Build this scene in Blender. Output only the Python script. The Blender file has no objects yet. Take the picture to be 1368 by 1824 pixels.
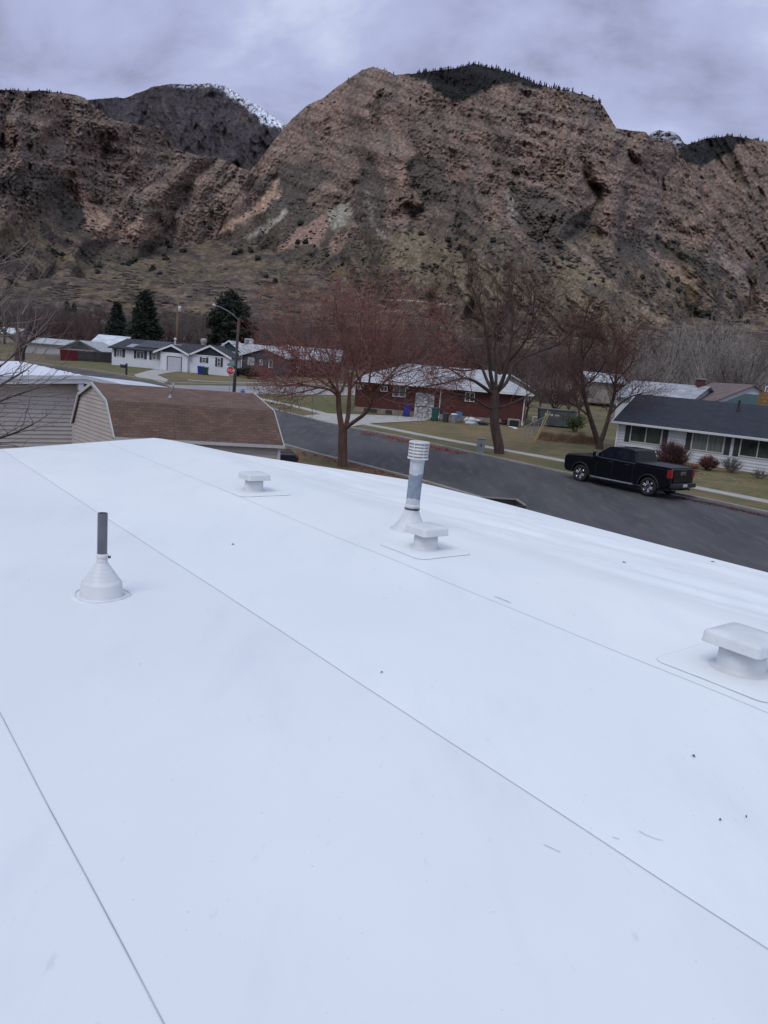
import bpy, math, random
import numpy as np
from mathutils import Vector, Matrix
random.seed(7); rng = np.random.default_rng(11)
sc = bpy.context.scene
COL = sc.collection
# ------------------------------------------------------------ camera
FPX = 1370.0; PITCH = math.radians(10.9); ROLL = math.radians(4.8); EYE = 5.0
fw = np.array([0, math.cos(PITCH), -math.sin(PITCH)]); _r0 = np.array([1., 0, 0]); _u0 = np.cross(_r0, fw)
RT = _r0*math.cos(ROLL)+_u0*math.sin(ROLL); UP = -_r0*math.sin(ROLL)+_u0*math.cos(ROLL)
cd = bpy.data.cameras.new("camera"); cam = bpy.data.objects.new("camera", cd); COL.objects.link(cam)
M = Matrix(((RT[0], UP[0], -fw[0], 0), (RT[1], UP[1], -fw[1], 0), (RT[2], UP[2], -fw[2], EYE), (0, 0, 0, 1)))
cam.matrix_world = M
cd.sensor_fit = 'HORIZONTAL'; cd.sensor_width = 36; cd.lens = 36*FPX/1368; cd.clip_start = 0.05; cd.clip_end = 20000
sc.camera = cam
sc.view_settings.view_transform = 'Standard'; sc.view_settings.look = 'None'; sc.view_settings.exposure = 0.0; sc.view_settings.gamma = 1
# ------------------------------------------------------------ light
SUN_EL = math.radians(52); SUN_AZ = math.radians(215)   # azimuth clockwise from +Y: behind left of the camera
sd = bpy.data.lights.new("sun", 'SUN'); sd.energy = 1.05; sd.angle = math.radians(25); sd.color = (1.0, 0.96, 0.9)
sun = bpy.data.objects.new("sun", sd); COL.objects.link(sun)
sv = Vector((math.sin(SUN_AZ)*math.cos(SUN_EL), math.cos(SUN_AZ)*math.cos(SUN_EL), math.sin(SUN_EL)))
sun.rotation_euler = sv.to_track_quat('Z', 'Y').to_euler()
w = bpy.data.worlds.new("World"); sc.world = w; w.use_nodes = True
nt = w.node_tree; nt.nodes.clear(); N = nt.nodes.new; LK = nt.links.new
wo = N('ShaderNodeOutputWorld'); bg = N('ShaderNodeBackground'); bg.inputs[1].default_value = 0.1
sky = N('ShaderNodeTexSky'); sky.sky_type = 'NISHITA'; sky.sun_disc = False; sky.sun_elevation = SUN_EL; sky.sun_rotation = SUN_AZ
tc = N('ShaderNodeTexCoord'); sep = N('ShaderNodeSeparateXYZ'); LK(tc.outputs['Generated'], sep.inputs[0])
def wmath(op, a, b=None, clamp=False):
    n = N('ShaderNodeMath'); n.operation = op; n.use_clamp = clamp
    for i, v in enumerate((a, b)):
        if v is None: continue
        if isinstance(v, (int, float)): n.inputs[i].default_value = v
        else: LK(v, n.inputs[i])
    return n.outputs[0]
zz = wmath('ADD', wmath('MAXIMUM', sep.outputs[2], 0.0), 0.42)
cmb = N('ShaderNodeCombineXYZ'); LK(wmath('DIVIDE', sep.outputs[0], zz), cmb.inputs[0]); LK(wmath('DIVIDE', sep.outputs[1], zz), cmb.inputs[1])
n1 = N('ShaderNodeTexNoise'); n1.inputs['Scale'].default_value = 2.6; n1.inputs['Detail'].default_value = 9; n1.inputs['Roughness'].default_value = 0.57; n1.inputs['Distortion'].default_value = 0.3
mp = N('ShaderNodeMapping'); mp.inputs['Location'].default_value = (2.3, 1.4, 0); mp.inputs['Scale'].default_value = (0.9, 1.15, 1); LK(cmb.outputs[0], mp.inputs[0]); LK(mp.outputs[0], n1.inputs['Vector'])
cr = N('ShaderNodeValToRGB'); e = cr.color_ramp.elements
e[0].position = 0.39; e[0].color = (0.335, 0.36, 0.525, 1); e[1].position = 0.63; e[1].color = (0.64, 0.70, 0.91, 1)
m_ = cr.color_ramp.elements.new(0.46); m_.color = (0.43, 0.46, 0.695, 1)
m_ = cr.color_ramp.elements.new(0.54); m_.color = (0.495, 0.54, 0.785, 1)
LK(n1.outputs[0], cr.inputs[0])
# an overcast sky is brighter towards the zenith
zb = wmath('ADD', wmath('MULTIPLY', wmath('MAXIMUM', wmath('SUBTRACT', sep.outputs[2], 0.42), 0.0), 1.9), 1.0)
zm = N('ShaderNodeMix'); zm.data_type = 'RGBA'; LK(wmath('MULTIPLY', wmath('SUBTRACT', sep.outputs[2], 0.42), 1.6, True), zm.inputs[0]); LK(cr.outputs[0], zm.inputs[6]); zm.inputs[7].default_value = (0.42, 0.495, 0.615, 1)
vs = N('ShaderNodeVectorMath'); vs.operation = 'SCALE'; LK(zm.outputs[2], vs.inputs[0]); LK(wmath('MULTIPLY', zb, 10.0), vs.inputs['Scale'])
mx = N('ShaderNodeMix'); mx.data_type = 'RGBA'; mx.inputs[0].default_value = 0.88; LK(sky.outputs[0], mx.inputs[6]); LK(vs.outputs[0], mx.inputs[7])
LK(mx.outputs[2], bg.inputs[0]); LK(bg.outputs[0], wo.inputs[0])

# ------------------------------------------------------------ helpers: points on the ground from bearings
CAMP = np.array([0, 0, EYE]); SL = 0.021
def ray(x, y):
    return fw*FPX+RT*(x-684)+UP*(912-y)
def gz(y): return SL*(y-30)
def G(x, y, dz=0.0):                      # point of the gently rising ground plane seen in direction (x, y)
    d = ray(x, y); t = (-SL*30+dz-EYE)/(d[2]-SL*d[1]); return CAMP+d*t
def at(x, y, Y):                          # point at depth Y
    d = ray(x, y); return CAMP+d*(Y/d[1])
def ae(x, y):
    d = ray(x, y); return d[0]/d[1], d[2]/d[1]

# ------------------------------------------------------------ materials
MATS = {}
def newmat(name):
    m = bpy.data.materials.new(name); m.use_nodes = True; t = m.node_tree; b = t.nodes['Principled BSDF']; return m, t, b
def node(t, ty, **kw):
    n = t.nodes.new(ty)
    for k, v in kw.items():
        if hasattr(n, k): setattr(n, k, v)
        else: n.inputs[k.replace('_', ' ')].default_value = v
    return n
def lin(c): return tuple(((x/255)/12.92 if x/255 <= .04045 else ((x/255+.055)/1.055)**2.4) for x in c)
def mat(name, c, c2=None, rough=.8, scale=3.0, detail=6, bump=0.0, bscale=None, metal=0.0, spec=None, lo=.35, hi=.65, coat=0, stretch=None, third=None, rot=0):
    if name in MATS: return MATS[name]
    m, t, b = newmat(name); b.inputs['Roughness'].default_value = rough; b.inputs['Metallic'].default_value = metal
    if spec is not None: b.inputs['Specular IOR Level'].default_value = spec
    if coat: b.inputs['Coat Weight'].default_value = coat
    tcn = t.nodes.new('ShaderNodeTexCoord'); vec = tcn.outputs['Object']
    if stretch:
        mpn = t.nodes.new('ShaderNodeMapping'); mpn.inputs['Scale'].default_value = stretch; mpn.inputs['Rotation'].default_value = (0, 0, rot); t.links.new(vec, mpn.inputs[0]); vec = mpn.outputs[0]
    if c2 is not None:
        n = node(t, 'ShaderNodeTexNoise', Scale=scale, Detail=detail, Roughness=.6); t.links.new(vec, n.inputs['Vector'])
        r = t.nodes.new('ShaderNodeValToRGB'); r.color_ramp.elements[0].position = lo; r.color_ramp.elements[1].position = hi
        r.color_ramp.elements[0].color = (*c, 1); r.color_ramp.elements[1].color = (*c2, 1); t.links.new(n.outputs[0], r.inputs[0]); out = r.outputs[0]
        if third:
            n3 = node(t, 'ShaderNodeTexNoise', Scale=scale*third[1], Detail=3, Roughness=.5); t.links.new(vec, n3.inputs['Vector'])
            r3 = t.nodes.new('ShaderNodeValToRGB'); r3.color_ramp.elements[0].position = third[2]; r3.color_ramp.elements[1].position = third[3]
            t.links.new(n3.outputs[0], r3.inputs[0])
            mm = t.nodes.new('ShaderNodeMix'); mm.data_type = 'RGBA'; t.links.new(r3.outputs[0], mm.inputs[0]); t.links.new(out, mm.inputs[6]); mm.inputs[7].default_value = (*third[0], 1); out = mm.outputs[2]
        t.links.new(out, b.inputs['Base Color'])
    else: b.inputs['Base Color'].default_value = (*c, 1)
    if bump:
        nb = node(t, 'ShaderNodeTexNoise', Scale=bscale or scale*4, Detail=4); t.links.new(vec, nb.inputs['Vector'])
        bn = t.nodes.new('ShaderNodeBump'); bn.inputs['Strength'].default_value = min(1, bump); bn.inputs['Distance'].default_value = .02; t.links.new(nb.outputs[0], bn.inputs['Height']); t.links.new(bn.outputs[0], b.inputs['Normal'])
    MATS[name] = m; return m
def brickmat(name, c1, c2, mortar, bw, rh, ms=.01, rough=.85, bump=.4, off=.5, var=None):
    if name in MATS: return MATS[name]
    m, t, b = newmat(name); b.inputs['Roughness'].default_value = rough
    uv = t.nodes.new('ShaderNodeUVMap')
    br = node(t, 'ShaderNodeTexBrick', Scale=1.0); br.offset = off
    br.inputs['Color1'].default_value = (*c1, 1); br.inputs['Color2'].default_value = (*c2, 1); br.inputs['Mortar'].default_value = (*mortar, 1)
    br.inputs['Mortar Size'].default_value = ms; br.inputs['Brick Width'].default_value = bw; br.inputs['Row Height'].default_value = rh; br.inputs['Mortar Smooth'].default_value = .2
    t.links.new(uv.outputs[0], br.inputs['Vector'])
    n = node(t, 'ShaderNodeTexNoise', Scale=1.3, Detail=8, Roughness=.7); t.links.new(uv.outputs[0], n.inputs['Vector'])
    r = t.nodes.new('ShaderNodeValToRGB'); r.color_ramp.elements[0].position = .3; r.color_ramp.elements[1].position = .7
    r.color_ramp.elements[0].color = (.72, .72, .74, 1); r.color_ramp.elements[1].color = (1.25, 1.2, 1.15, 1); t.links.new(n.outputs[0], r.inputs[0])
    mm = t.nodes.new('ShaderNodeMix'); mm.data_type = 'RGBA'; mm.blend_type = 'MULTIPLY'; mm.inputs[0].default_value = 1; t.links.new(br.outputs[0], mm.inputs[6]); t.links.new(r.outputs[0], mm.inputs[7])
    t.links.new(mm.outputs[2], b.inputs['Base Color'])
    bn = t.nodes.new('ShaderNodeBump'); bn.inputs['Strength'].default_value = bump; bn.inputs['Distance'].default_value = .01; bn.invert = True
    t.links.new(br.outputs['Fac'], bn.inputs['Height']); t.links.new(bn.outputs[0], b.inputs['Normal'])
    MATS[name] = m; return m

# ------------------------------------------------------------ mesh builders
class Fr:                                  # local frame: s along, d away, z up
    def __init__(s, O, e, dn=None):
        s.O = np.array(O, float); e = np.array([e[0], e[1], 0.]); s.e = e/np.linalg.norm(e)
        s.n = np.array([-s.e[1], s.e[0], 0.]) if dn is None else np.array(dn, float)
    def __call__(s, a, b, c): return s.O+s.e*a+s.n*b+np.array([0, 0, c])
    def px(s, x, y, d=0.0):                # (s, z) on the plane d = const seen in direction (x, y)
        r = ray(x, y); P = s.O+s.n*d; t = ((P-CAMP)@s.n)/(r@s.n); q = CAMP+r*t-s.O; return q@s.e, q[2]
class FrT(Fr):
    def __init__(s, O, ex, ey, ez): s.O = np.array(O, float); s.X = np.array(ex, float); s.Y = np.array(ey, float); s.Z = np.array(ez, float)
    def __call__(s, a, b, c): return s.O+s.X*a+s.Y*b+s.Z*c
WORLD = FrT((0, 0, 0), (1, 0, 0), (0, 1, 0), (0, 0, 1))
ORG = {}
class MB:
    def __init__(s, fr=None): s.v = []; s.f = []; s.uv = []; s.mi = []; s.fr = fr or WORLD; s.cur = 0
    def P(s, p): s.v.append(tuple(s.fr(*p))); return len(s.v)-1
    def face(s, pts, uv=None):
        idx = [s.P(p) for p in pts]; s.f.append(idx); s.mi.append(s.cur)
        s.uv.append(uv or [(0, 0)]*len(idx)); return s
    def faceuv(s, pts, o=None):            # uv in metres: u horizontal, v up the slope
        q = [np.array(s.fr(*p)) for p in pts]; n = np.zeros(3)
        for i in range(len(q)): n += np.cross(q[i], q[(i+1) % len(q)])
        n /= np.linalg.norm(n)+1e-9; u = np.cross([0, 0, 1], n)
        u = u/np.linalg.norm(u) if np.linalg.norm(u) > 1e-4 else np.array([1., 0, 0]); v = np.cross(n, u); o = q[0] if o is None else o
        return s.face(pts, [((p-o)@u, (p-o)@v) for p in q])
    def box(s, a, b, top=True):
        (x0, y0, z0), (x1, y1, z1) = a, b
        c = [(x0, y0, z0), (x1, y0, z0), (x1, y1, z0), (x0, y1, z0), (x0, y0, z1), (x1, y0, z1), (x1, y1, z1), (x0, y1, z1)]
        for q in ((0, 1, 5, 4), (1, 2, 6, 5), (2, 3, 7, 6), (3, 0, 4, 7), (4, 5, 6, 7), (3, 2, 1, 0)): s.faceuv([c[i] for i in q])
        return s
    def prism(s, poly, ax, a0, a1):        # poly of 2D points extruded along axis ax (0,1,2) between a0, a1
        def mk(p, a):
            l = list(p); l.insert(ax, a); return tuple(l)
        n = len(poly)
        s.faceuv([mk(p, a0) for p in poly]); s.faceuv([mk(p, a1) for p in poly][::-1])
        for i in range(n):
            p, q = poly[i], poly[(i+1) % n]; s.faceuv([mk(p, a0), mk(p, a1), mk(q, a1), mk(q, a0)])
        return s
    def slab(s, pts, th):                  # thick sheet under 3/4 points, thickness down
        dn = [(p[0], p[1], p[2]-th) for p in pts]; s.faceuv(pts); s.faceuv(dn[::-1]); n = len(pts)
        for i in range(n): j = (i+1) % n; s.face([pts[i], dn[i], dn[j], pts[j]])
        return s
    def tube(s, path, rad, sides=8, cap=True):
        path = [np.array(p, float) for p in path]; n = len(path); rad = [rad]*n if np.isscalar(rad) else rad
        rings = []; ref = None
        for i in range(n):
            t = path[min(i+1, n-1)]-path[max(i-1, 0)]; t /= np.linalg.norm(t)+1e-9
            if ref is None: ref = np.array([1., 0, 0]) if abs(t[0]) < .8 else np.array([0, 1., 0])
            u = ref-t*(ref@t); u /= np.linalg.norm(u)+1e-9; v = np.cross(t, u); ref = u
            rings.append([s.P(path[i]+(u*math.cos(a)+v*math.sin(a))*rad[i]) for a in [2*math.pi*k/sides for k in range(sides)]])
        for i in range(n-1):
            for k in range(sides):
                j = (k+1) % sides; s.f.append([rings[i][k], rings[i][j], rings[i+1][j], rings[i+1][k]]); s.mi.append(s.cur); s.uv.append([(0, 0)]*4)
        if cap:
            s.f.append(rings[0][::-1]); s.f.append(list(rings[-1])); s.mi += [s.cur]*2; s.uv += [[(0, 0)]*sides]*2
        return s
    def lathe(s, prof, c=(0, 0, 0), sides=32, capt=True, capb=True):   # prof: (r, z)
        rings = [[s.P((c[0]+r*math.cos(2*math.pi*k/sides), c[1]+r*math.sin(2*math.pi*k/sides), c[2]+z)) for k in range(sides)] for r, z in prof]
        for i in range(len(rings)-1):
            for k in range(sides):
                j = (k+1) % sides; s.f.append([rings[i][k], rings[i][j], rings[i+1][j], rings[i+1][k]]); s.mi.append(s.cur); s.uv.append([(0, 0)]*4)
        if capb: s.f.append(rings[0][::-1]); s.mi.append(s.cur); s.uv.append([(0, 0)]*sides)
        if capt: s.f.append(list(rings[-1])); s.mi.append(s.cur); s.uv.append([(0, 0)]*sides)
        return s
    def siding(s, poly, d=0.0, bh=.11, lip=.014, z0=None):   # lap boards over polygon (s, z); outward is -d
        zs = [p[1] for p in poly]; lo = min(zs) if z0 is None else z0; hi = max(zs); z = lo
        while z < hi-1e-4:
            q = clip(clip(poly, z, 1), min(z+bh, hi), -1)
            if len(q) >= 3:
                def off(zz_): return d-lip*(1-(zz_-z)/bh)
                s.faceuv([(p[0], off(p[1]), p[1]) for p in q])
                bt = [p for p in q if abs(p[1]-z) < 1e-5]
                if len(bt) >= 2:
                    x0 = min(p[0] for p in bt); x1 = max(p[0] for p in bt); s.face([(x0, d-lip, z), (x0, d, z), (x1, d, z), (x1, d-lip, z)])
            z += bh
        return s
    def build(s, name, mats, parent=None, smooth=False, bevel=0, auto=None):
        org = ORG.get(parent.name, np.zeros(3)) if parent else ORG.get('_pending', np.zeros(3))
        me = bpy.data.meshes.new(name)
        me.from_pydata([tuple(np.array(p)-org) for p in s.v], [], s.f)
        if not isinstance(mats, (list, tuple)): mats = [mats]
        for m in mats: me.materials.append(m)
        me.polygons.foreach_set('material_index', s.mi)
        ul = me.uv_layers.new(name='UVMap'); fl = [c for q in s.uv for p in q for c in p]
        ul.data.foreach_set('uv', fl)
        if smooth: me.polygons.foreach_set('use_smooth', [True]*len(me.polygons))
        o = bpy.data.objects.new(name, me); COL.objects.link(o)
        if parent: o.parent = parent; ORG[o.name] = org
        if bevel:
            b = o.modifiers.new('bevel', 'BEVEL'); b.width = bevel; b.segments = 2; b.limit_method = 'ANGLE'; b.angle_limit = math.radians(40)
            wl = o.modifiers.new('weld', 'WELD'); wl.merge_threshold = .0004; o.modifiers.move(1, 0)
        return o
def clip(poly, z, sgn):
    out = []; n = len(poly)
    for i in range(n):
        p, q = poly[i], poly[(i+1) % n]; a = (p[1]-z)*sgn; b = (q[1]-z)*sgn
        if a >= 0: out.append(p)
        if (a > 0 and b < 0) or (a < 0 and b > 0):
            k = a/(a-b); out.append((p[0]+(q[0]-p[0])*k, z))
    return out
def tag(o, label=None, cat=None, group=None, kind=None):
    if label: o['label'] = label
    if cat: o['category'] = cat
    if group: o['group'] = group
    if kind: o['kind'] = kind
    return o
def thing(name, label, cat, loc, group=None):
    o = bpy.data.objects.new(name, None); COL.objects.link(o); o.location = tuple(loc); o.empty_display_size = .2
    ORG[o.name] = np.array(loc, float); tag(o, label, cat, group); return o
def single(mb, name, m, label, cat, loc, group=None, **kw):   # a thing that is one mesh, origin at its base
    ORG['_pending'] = np.array(loc, float); o = mb.build(name, m, **kw); ORG['_pending'] = np.zeros(3)
    o.location = tuple(loc); ORG[o.name] = np.array(loc, float); return tag(o, label, cat, group)
def npmesh(name, V, F, m, parent=None, smooth=False, col=None, k=None, loc=None):
    me = bpy.data.meshes.new(name); V = np.asarray(V, np.float32); F = np.asarray(F, np.int32); k = F.shape[1]
    me.vertices.add(len(V)); me.vertices.foreach_set('co', V.ravel()); me.loops.add(F.size); me.loops.foreach_set('vertex_index', F.ravel())
    me.polygons.add(len(F)); me.polygons.foreach_set('loop_start', np.arange(0, F.size, k, dtype=np.int32))
    if smooth: me.polygons.foreach_set('use_smooth', np.ones(len(F), bool))
    for mm in (m if isinstance(m, (list, tuple)) else [m]): me.materials.append(mm)
    if col is not None:
        a = me.color_attributes.new('Tint', 'FLOAT_COLOR', 'POINT'); c4 = np.ones((len(V), 4), np.float32); c4[:, :3] = col; a.data.foreach_set('color', c4.ravel())
    me.update(calc_edges=True); me.validate()
    o = bpy.data.objects.new(name, me); COL.objects.link(o)
    if parent: o.parent = parent
    if loc is not None: o.location = tuple(loc)
    return o
def copy_tree(o, loc, rz=0, sc_=1, label=None):
    c = o.copy(); COL.objects.link(c); c.location = tuple(loc); c.rotation_euler = (0, 0, rz); c.scale = (sc_,)*3 if np.isscalar(sc_) else sc_
    if label: c['label'] = label
    for ch in o.children:
        d = ch.copy(); COL.objects.link(d); d.parent = c
    return c
# ------------------------------------------------------------ noise
_perm = rng.permutation(256); _perm = np.concatenate([_perm, _perm]); _ang = rng.random(256)*2*np.pi; _gx = np.cos(_ang); _gy = np.sin(_ang)
def perlin(x, y):
    xi = np.floor(x).astype(int); yi = np.floor(y).astype(int); xf = x-xi; yf = y-yi; xi &= 255; yi &= 255
    u = xf**3*(xf*(xf*6-15)+10); v = yf**3*(yf*(yf*6-15)+10)
    def g(a, b, dx, dy): h = _perm[_perm[a & 255]+(b & 255)]; return _gx[h]*dx+_gy[h]*dy
    n00 = g(xi, yi, xf, yf); n10 = g(xi+1, yi, xf-1, yf); n01 = g(xi, yi+1, xf, yf-1); n11 = g(xi+1, yi+1, xf-1, yf-1)
    return ((n00*(1-u)+n10*u)*(1-v)+(n01*(1-u)+n11*u)*v)*1.5
def fbm(x, y, oc=5, g=.5, l=2.03):
    s = 0; a = 1; t = 0
    for i in range(oc): s = s+a*perlin(x+17.3*i, y+9.1*i); t += a; a *= g; x = x*l; y = y*l
    return s/t
def ridged(x, y, oc=5, g=.5, l=2.1):
    s = 0; a = 1; t = 0
    for i in range(oc): s = s+a*(1-np.abs(perlin(x+31.7*i, y+5.3*i))*2); t += a; a *= g; x = x*l; y = y*l
    return s/t
def sstep(a, b, x): t = np.clip((x-a)/(b-a), 0, 1); return t*t*(3-2*t)
# ============================================================ TERRAIN AND MOUNTAINS
mm_, t_, b_ = newmat('mountain_slope'); b_.inputs['Roughness'].default_value = .95; b_.inputs['Specular IOR Level'].default_value = .1
at_ = t_.nodes.new('ShaderNodeAttribute'); at_.attribute_name = 'Tint'
tcn_ = t_.nodes.new('ShaderNodeTexCoord')
nn_ = node(t_, 'ShaderNodeTexNoise', Scale=.12, Detail=9, Roughness=.62); t_.links.new(tcn_.outputs['Object'], nn_.inputs['Vector'])
rr_ = t_.nodes.new('ShaderNodeValToRGB'); rr_.color_ramp.elements[0].position = .3; rr_.color_ramp.elements[1].position = .7
rr_.color_ramp.elements[0].color = (.72, .72, .72, 1); rr_.color_ramp.elements[1].color = (1.5, 1.48, 1.46, 1); t_.links.new(nn_.outputs[0], rr_.inputs[0])
mx_ = t_.nodes.new('ShaderNodeMix'); mx_.data_type = 'RGBA'; mx_.blend_type = 'MULTIPLY'; mx_.inputs[0].default_value = 1
t_.links.new(at_.outputs['Color'], mx_.inputs[6]); t_.links.new(rr_.outputs[0], mx_.inputs[7]); t_.links.new(mx_.outputs[2], b_.inputs['Base Color'])
nb_ = node(t_, 'ShaderNodeTexNoise', Scale=.22, Detail=9, Roughness=.75); t_.links.new(tcn_.outputs['Object'], nb_.inputs['Vector'])
bb_ = t_.nodes.new('ShaderNodeBump'); bb_.inputs['Strength'].default_value = .9; bb_.inputs['Distance'].default_value = 2.2; t_.links.new(nb_.outputs[0], bb_.inputs['Height']); t_.links.new(bb_.outputs[0], b_.inputs['Normal'])
MTN = mm_

def polymask(A, E, poly, feather):         # poly in bearings; A, E in 1/1370 units; soft inside mask
    pts = np.array([ae(*p) for p in poly])*1370; x = A*1370; y = E*1370
    inside = np.zeros(x.shape, bool); dist = np.full(x.shape, 1e9)
    for i in range(len(pts)):
        (x0, y0), (x1, y1) = pts[i], pts[(i+1) % len(pts)]
        c = ((y0 > y) != (y1 > y)) & (x < (x1-x0)*(y-y0)/((y1-y0) if y1 != y0 else 1e-9)+x0); inside ^= c
        L = (x1-x0)**2+(y1-y0)**2+1e-9; t = np.clip(((x-x0)*(x1-x0)+(y-y0)*(y1-y0))/L, 0, 1)
        dist = np.minimum(dist, np.hypot(x-x0-t*(x1-x0), y-y0-t*(y1-y0)))
    sd_ = np.where(inside, dist, -dist); return sstep(-feather, feather, sd_)
def interp(a, pts):
    q = np.array([ae(*p) for p in pts]); o = np.argsort(q[:, 0]); return np.interp(a, q[o, 0], q[o, 1])
def mixc(c, k, d): k = k[..., None]; return c*(1-k)+np.array(d)*k
ROCK = np.array((.198, .134, .106)); ROCK2 = np.array((.146, .106, .087)); ROCK3 = np.array((.268, .190, .152)); DARK = np.array((.084, .073, .062)); GRASS = np.array((.175, .142, .078)); SCRUB = np.array((.074, .062, .050)); TAN = np.array((.37, .25, .185)); PALE = np.array((.31, .29, .24))
FOREST = np.array((.013, .014, .014)); SNOW = np.array((.62, .66, .74))

def sheet(name, x0, x1, sky_pts, base_y, nc, nr, D0f, mfun, relief, colour, skyrough=.0012, seed=0, crag=1.0):
    """One mountain as a surface: columns are bearings, rows climb from the foot to the skyline, each row's distance follows from the slope."""
    a0 = ae(x0, 400)[0]; a1 = ae(x1, 400)[0]; a = np.linspace(a0, a1, nc)
    es = interp(a, sky_pts)+skyrough*(fbm(a*60+seed, a*0+3.3, 5, .6)*1.6+np.abs(perlin(a*420+seed, a*0))*.5)
    eb = interp(a, base_y)
    t = np.linspace(0, 1, nr); E = eb[None]+(es-eb)[None]*t[:, None]; A = np.repeat(a[None], nr, 0)
    D = np.zeros_like(E); D[0] = D0f(a); m = mfun(A, E)
    m = np.maximum(m, E+.12)
    for i in range(nr-1): D[i+1] = D[i]*(m[i]-E[i])/(m[i]-E[i+1])
    D = D+relief(A, E, D)*sstep(0, .08, t)[:, None]
    C = colour(A, E, D)
    V = np.stack([A*D, D, EYE+E*D], -1)
    back = []
    for k, (dd, dz) in enumerate(((15, -2), (60, -30), (200, -160), (500, -420))):
        b = V[-1].copy(); b[:, 0] *= (D[-1]+dd)/D[-1]; b[:, 1] += dd; b[:, 2] += dz; back.append(b)
    V2 = np.concatenate([V, np.array(back)], 0); C2 = np.concatenate([C, np.repeat(C[-1:], 4, 0)], 0)
    R, K = V2.shape[:2]; idx = np.arange(R*K).reshape(R, K)
    F = np.stack([idx[:-1, :-1], idx[:-1, 1:], idx[1:, 1:], idx[1:, :-1]], -1).reshape(-1, 4)
    o = npmesh(name, V2.reshape(-1, 3), F, MTN, smooth=True, col=C2.reshape(-1, 3)); tag(o, kind='structure')
    return dict(A=A, E=E, D=D, V=V, C=C, o=o)

def rockcol(A, E, D, seed=0, dip=.25):
    X = A*1370; Y = E*1370; wx = fbm(X/60+seed, Y/60, 4)*18; st = fbm((X+wx)/150+seed, (Y+X*dip+wx)/9, 5, .62)
    c = np.repeat(np.repeat(ROCK[None, None], A.shape[0], 0), A.shape[1], 1)
    c = mixc(c, sstep(-.1, .35, st), ROCK3); c = mixc(c, sstep(.05, .4, -st), ROCK2)
    cr_ = ridged((X+wx)/22+seed, Y/17, 5, .62); c = mixc(c, sstep(.62, .84, cr_)*.45, DARK); s2_ = fbm((X+wx)/34+seed, (Y+X*dip+wx*.7)/2.6, 3, .6); c = mixc(c, sstep(.12, .4, s2_)*.4, DARK*1.3); c = mixc(c, sstep(.12, .4, -s2_)*.3, ROCK3)
    v_ = fbm((X+wx*1.5)/5+seed, Y/40, 4, .6); c = mixc(c, sstep(.15, .4, v_)*.45, DARK*1.3)
    w2 = fbm(X/90+seed, Y/90, 3)*40; g1 = ridged((X+w2+Y*dip*.5)/58+seed*.3+2.2, Y/300, 3, .5); c = mixc(c, sstep(.45, .80, g1)*.55, DARK*1.15); c = mixc(c, sstep(.15, -.25, g1)*.35, ROCK3*1.1)  # shade put into the rock colour: relief gullies darkened, ribs lightened
    g = fbm(X/75+3+seed, Y/65, 5); c = mixc(c, sstep(.05, .4, g)*.6, (.16, .135, .11))
    sp = perlin(X/3.1+seed, Y/2.6); c = mixc(c, sstep(.52, .62, sp)*.85*sstep(-.3, .2, fbm(X/50, Y/50+seed, 3)), FOREST*1.3)
    return c
def scrubcol(A, E, D, seed=0, dens=0.0):
    X = A*D; Y = D
    c = np.repeat(np.repeat(GRASS[None, None], A.shape[0], 0), A.shape[1], 1)
    c = mixc(c, sstep(-.2, .3, fbm(X/60+seed, Y/60, 5)), (.185, .145, .105))
    c = mixc(c, sstep(.15, .35, fbm(X/11+seed, Y/16, 4, .6))*.8, (.235, .18, .14))
    s1 = fbm(X/22+5+seed, Y/40, 5, .65); c = mixc(c, sstep(.02-dens, .16-dens, s1)*.9, SCRUB)
    s2 = fbm(X/7+seed, Y/12, 4, .6); c = mixc(c, sstep(.12, .25, s2)*.7, (.085, .07, .06))
    return c*np.array([.84, .80, .84])

# ---- centre massif
skyC = [(300, 440), (330, 432), (400, 393), (440, 312), (470, 275), (500, 235), (520, 212), (545, 190), (575, 175), (600, 155), (625, 138), (645, 124), (665, 119), (690, 126), (705, 133), (740, 130), (790, 125), (815, 120), (845, 114), (880, 122), (905, 128), (935, 140), (960, 152), (1000, 161), (1040, 168), (1062, 178), (1075, 190), (1085, 207), (1098, 230), (1130, 233), (1150, 236), (1163, 248), (1195, 252), (1210, 270), (1222, 290), (1240, 330), (1270, 400), (1300, 450), (1340, 500), (1400, 560), (1460, 600)]
baseC = [(250, 640), (684, 670), (1000, 690), (1500, 730)]
xs_ = lambda *l: [ae(x, 400)[0] for x in l]
vegC = [(300, 415), (440, 378), (500, 335), (530, 370), (600, 380), (680, 415), (740, 412), (800, 385), (850, 392), (900, 415), (960, 455), (1000, 432), (1050, 412), (1100, 415), (1200, 438), (1300, 500), (1460, 600)]
def D0C(a): return np.interp(a, xs_(300, 450, 600, 750, 900, 1100, 1250, 1460), (820, 760, 640, 470, 380, 420, 560, 700))
def mC(A, E):
    X = A*1370; Y = E*1370; ev = interp(A[0], vegC)[None]; up = sstep(-.012, .02, E-ev)
    band = fbm((X+Y*.3)/120, (Y+X*.22)/13, 4, .55)
    return (.50+.1*fbm(X/80, Y/50, 3))*(1-up)+up*np.clip(.95+2.0*band, .45, 3.2)
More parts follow.
